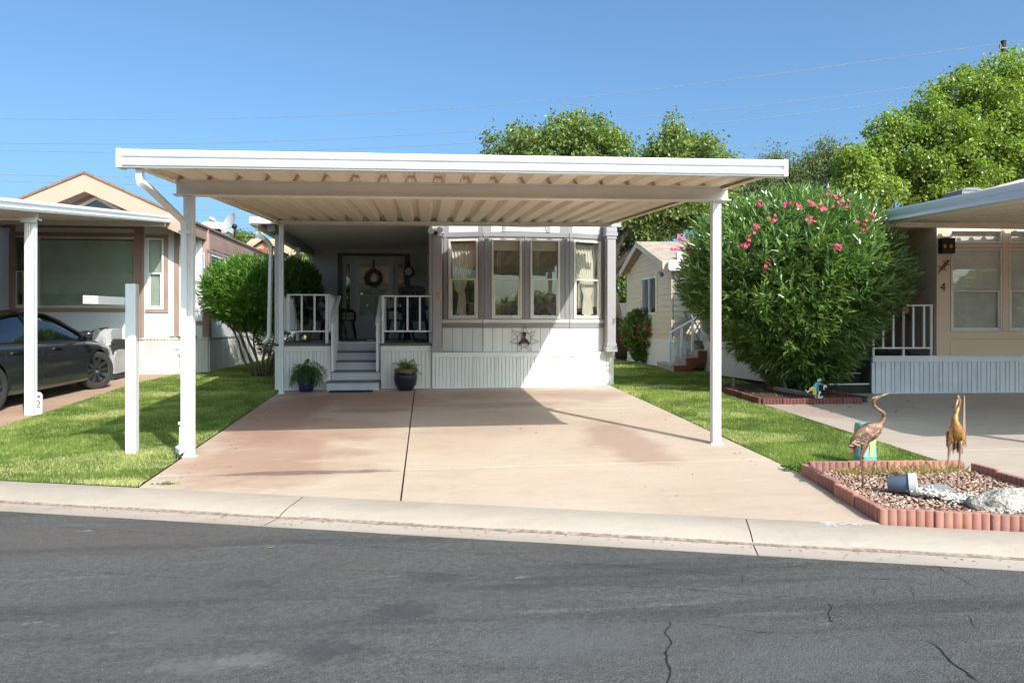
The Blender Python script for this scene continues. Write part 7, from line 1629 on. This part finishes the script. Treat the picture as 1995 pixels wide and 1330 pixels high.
def heron_front():
    Yh = 5.80; Q = lambda px, py, dy=0: P(px, py, Yh + dy)
    f = Q(1850, 956); z0 = gz(f.x, f.y); t = thing('heron_statue', (f.x, Yh, z0), 'golden rusty metal heron statue seen head on, beak tucked down, behind the tipped pot', 'statue')
    m = MB(); path = [Q(1865, 868, .10), Q(1865, 858, .07), Q(1864.5, 848, .03), Q(1863.5, 840, -.01), Q(1861, 829, -.03), Q(1860, 818, -.035), Q(1862, 806, -.03), Q(1865.5, 796, -.02), Q(1868, 787, -.02), Q(1868, 779, -.03), Q(1866, 774.5, -.045), Q(1865.5, 771, -.05)]
    m.tube(path, [(.02, .02), (.045, .045), (.062, .062), (.060, .058), (.042, .04), (.026, .024), .019, .016, .0145, .016, .015, .004], 14, up=(0, 1, 0)); m.build('body', 'copper_bright', t, smooth=0)
    MB().tube([Q(1865.5, 778, -.055), Q(1863, 788, -.07), Q(1860, 801, -.075)], [.011, .007, .0015], 8).build('beak', 'rust_bill', t, smooth=0)
    MB().tube([Q(1866, 776, -.04), Q(1866.5, 771, -.02), Q(1868, 769.5, .02)], [.012, .009, .003], 6).build('crest', 'rust_bill', t)
    for s in (-1, 1):
        m = MB()
        for r_ in range(4):
            for k in range(4):
                c = Q(1863.5 + s * (10 + 2.4 * r_), 834 + 7 * k + r_ * 2, -.045 + .028 * r_); d = Q(1863.5 + s * (11 + 2.2 * r_), 845 + 7 * k + r_ * 2, -.035 + .03 * r_) - c; n = Vector((s * .7, -.7, 0)).normalized(); w = d.cross(n).normalized() * .012
                m.add([c - w * .7, c - w + d * .5 + n * .005, c + d + n * .002, c + w + d * .5 + n * .005, c + w * .7], [(0, 1, 2, 3, 4)])
        m.build('wing', 'copper_bright', t, solid=.0025)
    m = MB()
    for k in range(9):
        a = Q(1855 + k * 2.4, 858 + 3 * math.sin(k), -.02 + .03 * (k % 3)); e = Q(1855 + k * 2.5, 876 + 5 * math.sin(k * 1.7), .02 * (k % 3)); w = Vector((.008, .0, 0)); m.add([a - w, e - w * .9, e + (e - a) * .15, e + w * .9, a + w], [(0, 1, 2, 3, 4)])
    m.build('tail', 'copper_rust', t, solid=.002)
    m = MB(); a = Q(1878, 842, .03); e = Q(1879, 771, .03); m.hexa([Q(1875.5, 843, .03), Q(1881, 842, .03), Q(1881, 842, .04), Q(1875.5, 843, .04), Q(1878, 771, .03), Q(1880, 771, .03), Q(1880, 771, .038), Q(1878, 771, .038)]); m.build('raised_feather', 'rust_bill', t, bevel=.002)
    for (k0, k1, k2, k3) in (((1852, 853), (1851, 866), (1847.5, 896), (1836, 954)), ((1872, 853), (1871.5, 868), (1870, 890), (1863.5, 959))):
        m = MB(); foot = Q(*k3); foot.z = gz(foot.x, foot.y) + .015; k = Q(*k2); m.tube([Q(*k0), Q(*k1), k, k.lerp(foot, .5), foot], [.022, .016, .0065, .0045, .0045], 8); m.blob(k, (.008, .008, .008), 4)
        for e in (-2.3, -1.57, -.8): m.tube([foot, foot + Vector((.045 * math.cos(e), .045 * math.sin(e), -.004))], .003, 5)
        m.build('leg', 'rust_bill', t, smooth=0)
heron_front()
# ---------------------------------------------------------------- green pedestal
def pedestal():
    c = G(1683, 906); y = 6.86; x = XA(1684.5, y); z0 = gz(x, y); t = thing('utility_pedestal', (x, y, z0), 'pale green rounded utility pedestal with a yellow mark, on the lawn behind one heron', 'utility box')
    w, d = .095, .085; seg = lambda k, s=1, n=6: [(math.copysign(abs(math.cos(a)) ** .62, math.cos(a)) * w * s, math.copysign(abs(math.sin(a)) ** .62, math.sin(a)) * d * s) for a in [2 * math.pi * i / 36 for i in range(36)]]
    zt = ZA(1684, 822, y); zm = ZA(1684, 886, y)
    def stack(levels):
        m = MB(); 
        for z, s in levels: m.v += [(x + a * s, y + b_ * s, z) for a, b_ in seg(0)]
        n = 36; L = len(levels); m.f = [(i * n + j, i * n + (j + 1) % n, (i + 1) * n + (j + 1) % n, (i + 1) * n + j) for i in range(L - 1) for j in range(n)] + [tuple(range((L - 1) * n, L * n)), tuple(range(n - 1, -1, -1))]; return m
    stack([(z0 - .02, 1.03), (zm, 1.0)]).build('base', 'pedestal_green', t, smooth=40)
    stack([(zm - .012, 1.03), (zm + .004, 1.03), (zm + .01, .99), (zt - .06, .90), (zt - .025, .87), (zt - .006, .78), (zt, .6)]).build('hood', 'pedestal_green', t, smooth=40)
    m = MB(); yf = y - d * .98
    def s_(px, py): 
        p = P(px, py, yf); k = .93 + .05 * (ZA(1684, 850, y) - p.z) ; r = (p.x - x) / w; yy = y - d * max(.05, (1 - min(.97, abs(r)) ** 3.2)) ** .31 - .004; return P(px, py, yy)
    pts = [(1695, 866), (1706, 853), (1707, 859), (1700.5, 868), (1699, 889), (1693.5, 889)]
    m.add([s_(*p) for p in pts], [(0, 5, 4, 3), (0, 3, 2, 1)]); m.build('painted_mark', 'yellow_paint', t, solid=.002)
    MB().box(x - w * .72, x - w * .62, y - d * 1.0, y - d * .8, zm - .02, zm + .02).build('latch', 'iron_black', t)
pedestal()
# ---------------------------------------------------------------- bed under the oleander
edging(G(1395, 758)[:2], G(1480, 787)[:2], 'brick_edge_old', 'edging on the lawn side of the oleander bed', 'dull dark red edging block on the lawn side of the oleander bed', h=.09)
edging(G(1484, 787)[:2], G(1680, 786)[:2], 'brick_edge_old', 'edging in front of the oleander bed', 'dull dark red edging block in front of the oleander bed', h=.09)
edging(G(1682, 782)[:2], G(1600, 766)[:2], 'brick_edge_old', 'edging on the step side of the oleander bed', 'dull dark red edging block on the step side of the oleander bed', h=.08)
B2 = [G(1400, 756)[:2], G(1482, 785)[:2], G(1678, 784)[:2], G(1610, 765)[:2], (6.9, 13.3), (5.6, 13.6)]
B2 = [(a, b_) for a, b_ in B2]; sheet('bed_soil', 'soil', B2, .02)
n = 420; X = RNG.uniform(5, 8.5, n); Yy = RNG.uniform(9.6, 13, n); kk = (inside(B2, X, Yy) | ((Yy < 11.1) & (Yy > 9.9) & (X > 5.3) & (X < 7.6) & (RNG.random(n) < .5))); X, Yy = X[kk], Yy[kk]; n = len(X)
C = np.stack([X, Yy, -.148 + .034 * Yy + .005 * X + .03], 1); D = unit(RNG.normal(size=(n, 3)) * np.array([1, 1, .15])); C[:, 2] -= np.where(inside(B2, X, Yy), 0, .022)
tag(leaves('fallen_leaves', C, D, RNG.uniform(.04, .1, n), .009, 'dead_leaf'), 'dry fallen leaves in the oleander bed and on the driveway before it', 'leaves', kind='stuff')
c = G(1684, 783); t = thing('solar_light', (c.x, c.y, gz(c.x, c.y)), 'small square black garden light at the right corner of the oleander bed', 'garden light'); x, y, z = c.x, c.y, gz(c.x, c.y)
MB().box(x - .03, x + .03, y - .03, y + .03, z - .01, z + .07).build('stake', 'iron_black', t, bevel=.004); MB().box(x - .042, x + .042, y - .042, y + .042, z + .071, z + .09).build('cap', 'iron_black', t, bevel=.004)
c = G(1428, 760); c = Vector((c.x, c.y, gz(c.x, c.y))); tag(MB().lathe([(0, 0), (.02, 0), (.02, .06), (.035, .07), (.028, .10), (.018, .115), (.032, .15), (.026, .19), (.008, .235), (0, .24)], c, 16).build('garden_finial', 'weathered_wood', smooth=40), 'small grey turned finial stake at the left end of the oleander bed', 'garden stake')
m = MB(); a, b_ = G(1530, 772), G(1600, 780); m.bar((a.x, a.y + .35, a.z + .1), (b_.x, b_.y + .1, b_.z + .06), .1, .06); tag(m.build('timber_edge', 'weathered_wood', bevel=.008), 'grey weathered timber lying in the soil behind the painted boy', 'timber')
def boy():
    Yb = 11.15; cx = XA(1588, Yb); Q = lambda a, b_, d=0: P(1560 + a / 7, 730 + b_ / 7, Yb + d); f = Q(205, 335); t = thing('boy_ornament', (f.x, Yb, gz(f.x, Yb)), 'painted garden cutout of a running child in blue and yellow above a white swan', 'ornament')
    def sh(nm, pts, mat, d=0): 
        m = MB(); m.extrude([Q(a, b_, d) for a, b_ in pts][::-1], (0, .014, 0)); return m.build(nm, mat, t, bevel=.002)
    sh('shirt', [(165, 165), (195, 115), (225, 100), (245, 110), (240, 150), (215, 190), (190, 180)], 'blue_paint')
    sh('shorts', [(165, 160), (215, 188), (222, 225), (208, 280), (172, 270), (170, 218), (128, 222), (116, 195), (130, 175)], 'yellow_paint', -.003)
    hd = sh('head', [(225, 75), (232, 58), (250, 50), (268, 62), (268, 85), (250, 100), (232, 95)], 'skin_paint', -.006); sh('cap', [(245, 48), (270, 45), (286, 65), (280, 90), (266, 95), (262, 62)], 'blue_paint', -.009)
    sh('arm', [(232, 120), (244, 130), (244, 200), (258, 225), (245, 235), (232, 215)], 'blue_paint', -.012); sh('arm', [(246, 108), (275, 112), (312, 128), (308, 134), (270, 122), (262, 135)], 'skin_paint', -.006)
    sh('leg', [(190, 275), (203, 275), (210, 338), (198, 338)], 'skin_paint', .006); sh('leg', [(118, 205), (125, 218), (92, 248), (78, 225), (62, 205), (70, 200), (92, 225)], 'white_enamel', .006)
    sh('swan', [(240, 238), (262, 222), (280, 228), (276, 245), (262, 258), (256, 290), (268, 306), (280, 300), (284, 288), (298, 286), (306, 296), (300, 312), (316, 338), (240, 340), (232, 300), (248, 262)], 'white_enamel', -.016)
    sh('bird', [(312, 150), (330, 136), (356, 152), (356, 172), (344, 178), (338, 160), (326, 165), (322, 205), (312, 205)], 'white_enamel', .004)
boy()
# faint spray paint on the kerb, a leaf on the street
def flat_at(px, py, dv): 
    p = G(px, py); f = (EYE - (p.z - dv)) / (EYE - p.z); return Vector((p.x * f, p.y * f, EYE + (p.z - EYE) * f))
leafmat('chalk_paint', (.62, .60, .57), (.72, .70, .67), None, .9, 0, .2)
n = 420; px = RNG.uniform(1600, 1678, n); py = 1019 + RNG.uniform(-1, 1, n) * 9 * (1 - (abs(px - 1640) / 42) ** 4) + (px - 1640) * .03; V = []
kk = vnoise(px, py * 3, .09, 21) > .45; px, py = px[kk], py[kk]; C = []
for a, b_ in zip(px, py):
    p = G(a, b_); v = vst(p.x, p.y); d = float(np.interp(v, [0, .012, .30, .40], [.006, 0, .03, .052])); q = flat_at(a, b_, d - .001); v = vst(q.x, q.y); q.z = gz(q.x + N[0] * -v, q.y + N[1] * -v) - float(np.interp(v, [0, .012, .30, .40], [.006, 0, .03, .052])) + .0025; C.append(q[:])
C = np.array(C); n = len(C); D = unit(np.stack([RNG.normal(size=n) + 1.2, RNG.normal(size=n) * .5 - .35, np.zeros(n)], 1)); V = np.empty((n, 4, 3)); S = np.stack([-D[:, 1], D[:, 0], np.zeros(n)], 1); L = RNG.uniform(.006, .018, n)[:, None]
sl_ = np.array([0, .1, 0]); V[:, 0] = C - D * L; V[:, 1] = C + S * L * .35; V[:, 2] = C + D * L; V[:, 3] = C - S * L * .35
for a in range(n):
    for k in range(4):
        x, y = V[a, k, 0], V[a, k, 1]; v = vst(x, y); V[a, k, 2] = gz(x - N[0] * v, y - N[1] * v) - float(np.interp(v, [0, .012, .30, .40], [.006, 0, .03, .052])) + .0025
o = mesh_np('kerb_paint', V.reshape(-1, 3), np.arange(n * 4).reshape(-1, 4), 'chalk_paint', vary=np.repeat(RNG.random(n), 4)); tag(o, 'worn white spray paint smudge on the kerb before the gravel bed', 'paint mark', kind='structure')
p = G(527, 1078); p = flat_at(527, 1078, .06); m = MB(); z = ROADZ(p.x, p.y) + .006; m.add([(p.x - .035, p.y - .006, z), (p.x, p.y - .012, z + .004), (p.x + .035, p.y + .004, z + .006), (p.x + .03, p.y + .014, z + .002), (p.x, p.y + .008, z + .003)], [(0, 1, 2, 3, 4)]); tag(m.build('fallen_leaf', 'straw', solid=.001), 'single pale dry leaf lying on the asphalt street', 'leaf')
# tuft of weed in the joint at the driveway corner
c = G(325, 943); n = 60; C = np.stack([c.x + RNG.normal(size=n) * .05, c.y + RNG.normal(size=n) * .012, np.full(n, gz(c.x, c.y) + .002)], 1); D = unit(RNG.normal(size=(n, 3)) * np.array([1, .6, .3]) + np.array([0, 0, .35]))
tag(leaves('weed_tuft', C, D, RNG.uniform(.02, .05, n), .006, 'blade_grass', origin=(c.x, c.y, gz(c.x, c.y))), 'small green weed tuft in the kerb joint at the left driveway corner', 'weed')

# ---------------------------------------------------------------- across the street, behind the camera: seen as reflections in the panes and the car
n = 20000; X = RNG.uniform(-34, 34, n); hm = 1.9 + 3.0 * vnoise(X, X * 0, .3, 31) ** 1.5 + .8 * vnoise(X, X * 0, .9, 33); Z = hm * RNG.random(n) ** .8; Yy = -17.5 - .3 * X * .0 + 1.6 * (vnoise(X, Z, .5, 35) - .5) - 1.2 * RNG.random(n)
C = np.stack([X, Yy, Z - .1], 1); D = unit(RNG.normal(size=(n, 3)) + np.array([0, .4, 0]))
tag(leaves('hedge', C, D, RNG.uniform(.5, .9, n), .17, 'leaf_tree'), 'long leafy hedge and trees across the street, mirrored in the window panes', 'hedge', kind='stuff')

# wind-blown bits: leaves and grit lying in the gutter and on the driveway
n = 260; u = RNG.uniform(-7, 6, n); v = .47 + np.abs(RNG.normal(size=n)) * .07; X = U[0] * u + N[0] * v; Yy = 6.02 + U[1] * u + N[1] * v
Zg = np.array([gz(*uv(a, 0)) for a in u]) - .0655
C = np.stack([X, Yy, Zg], 1); D = unit(RNG.normal(size=(n, 3)) * np.array([1, 1, .12]))
tag(leaves('gutter_litter', C, D, RNG.uniform(.012, .04, n), .004, 'dead_leaf'), 'dry leaf bits and grit lying along the concrete gutter', 'litter', kind='stuff')
n = 90; X = RNG.uniform(-2.3, 3.3, n); Yy = RNG.uniform(5.9, 13.2, n); e = RNG.random(n) < .5; X = np.where(e, np.where(RNG.random(n) < .5, -2.3 + np.abs(RNG.normal(size=n)) * .12, 3.28 - np.abs(RNG.normal(size=n)) * .12), X); kk = Yy > 6.25 - .307 * X; X, Yy = X[kk], Yy[kk]; n = len(X)
C = np.stack([X, Yy, -.148 + .034 * Yy + .005 * X + .004], 1); D = unit(RNG.normal(size=(n, 3)) * np.array([1, 1, .12]))
tag(leaves('driveway_litter', C, D, RNG.uniform(.015, .045, n), .006, 'dead_leaf'), 'few dry leaves blown on to the pink concrete driveway', 'litter', kind='stuff')
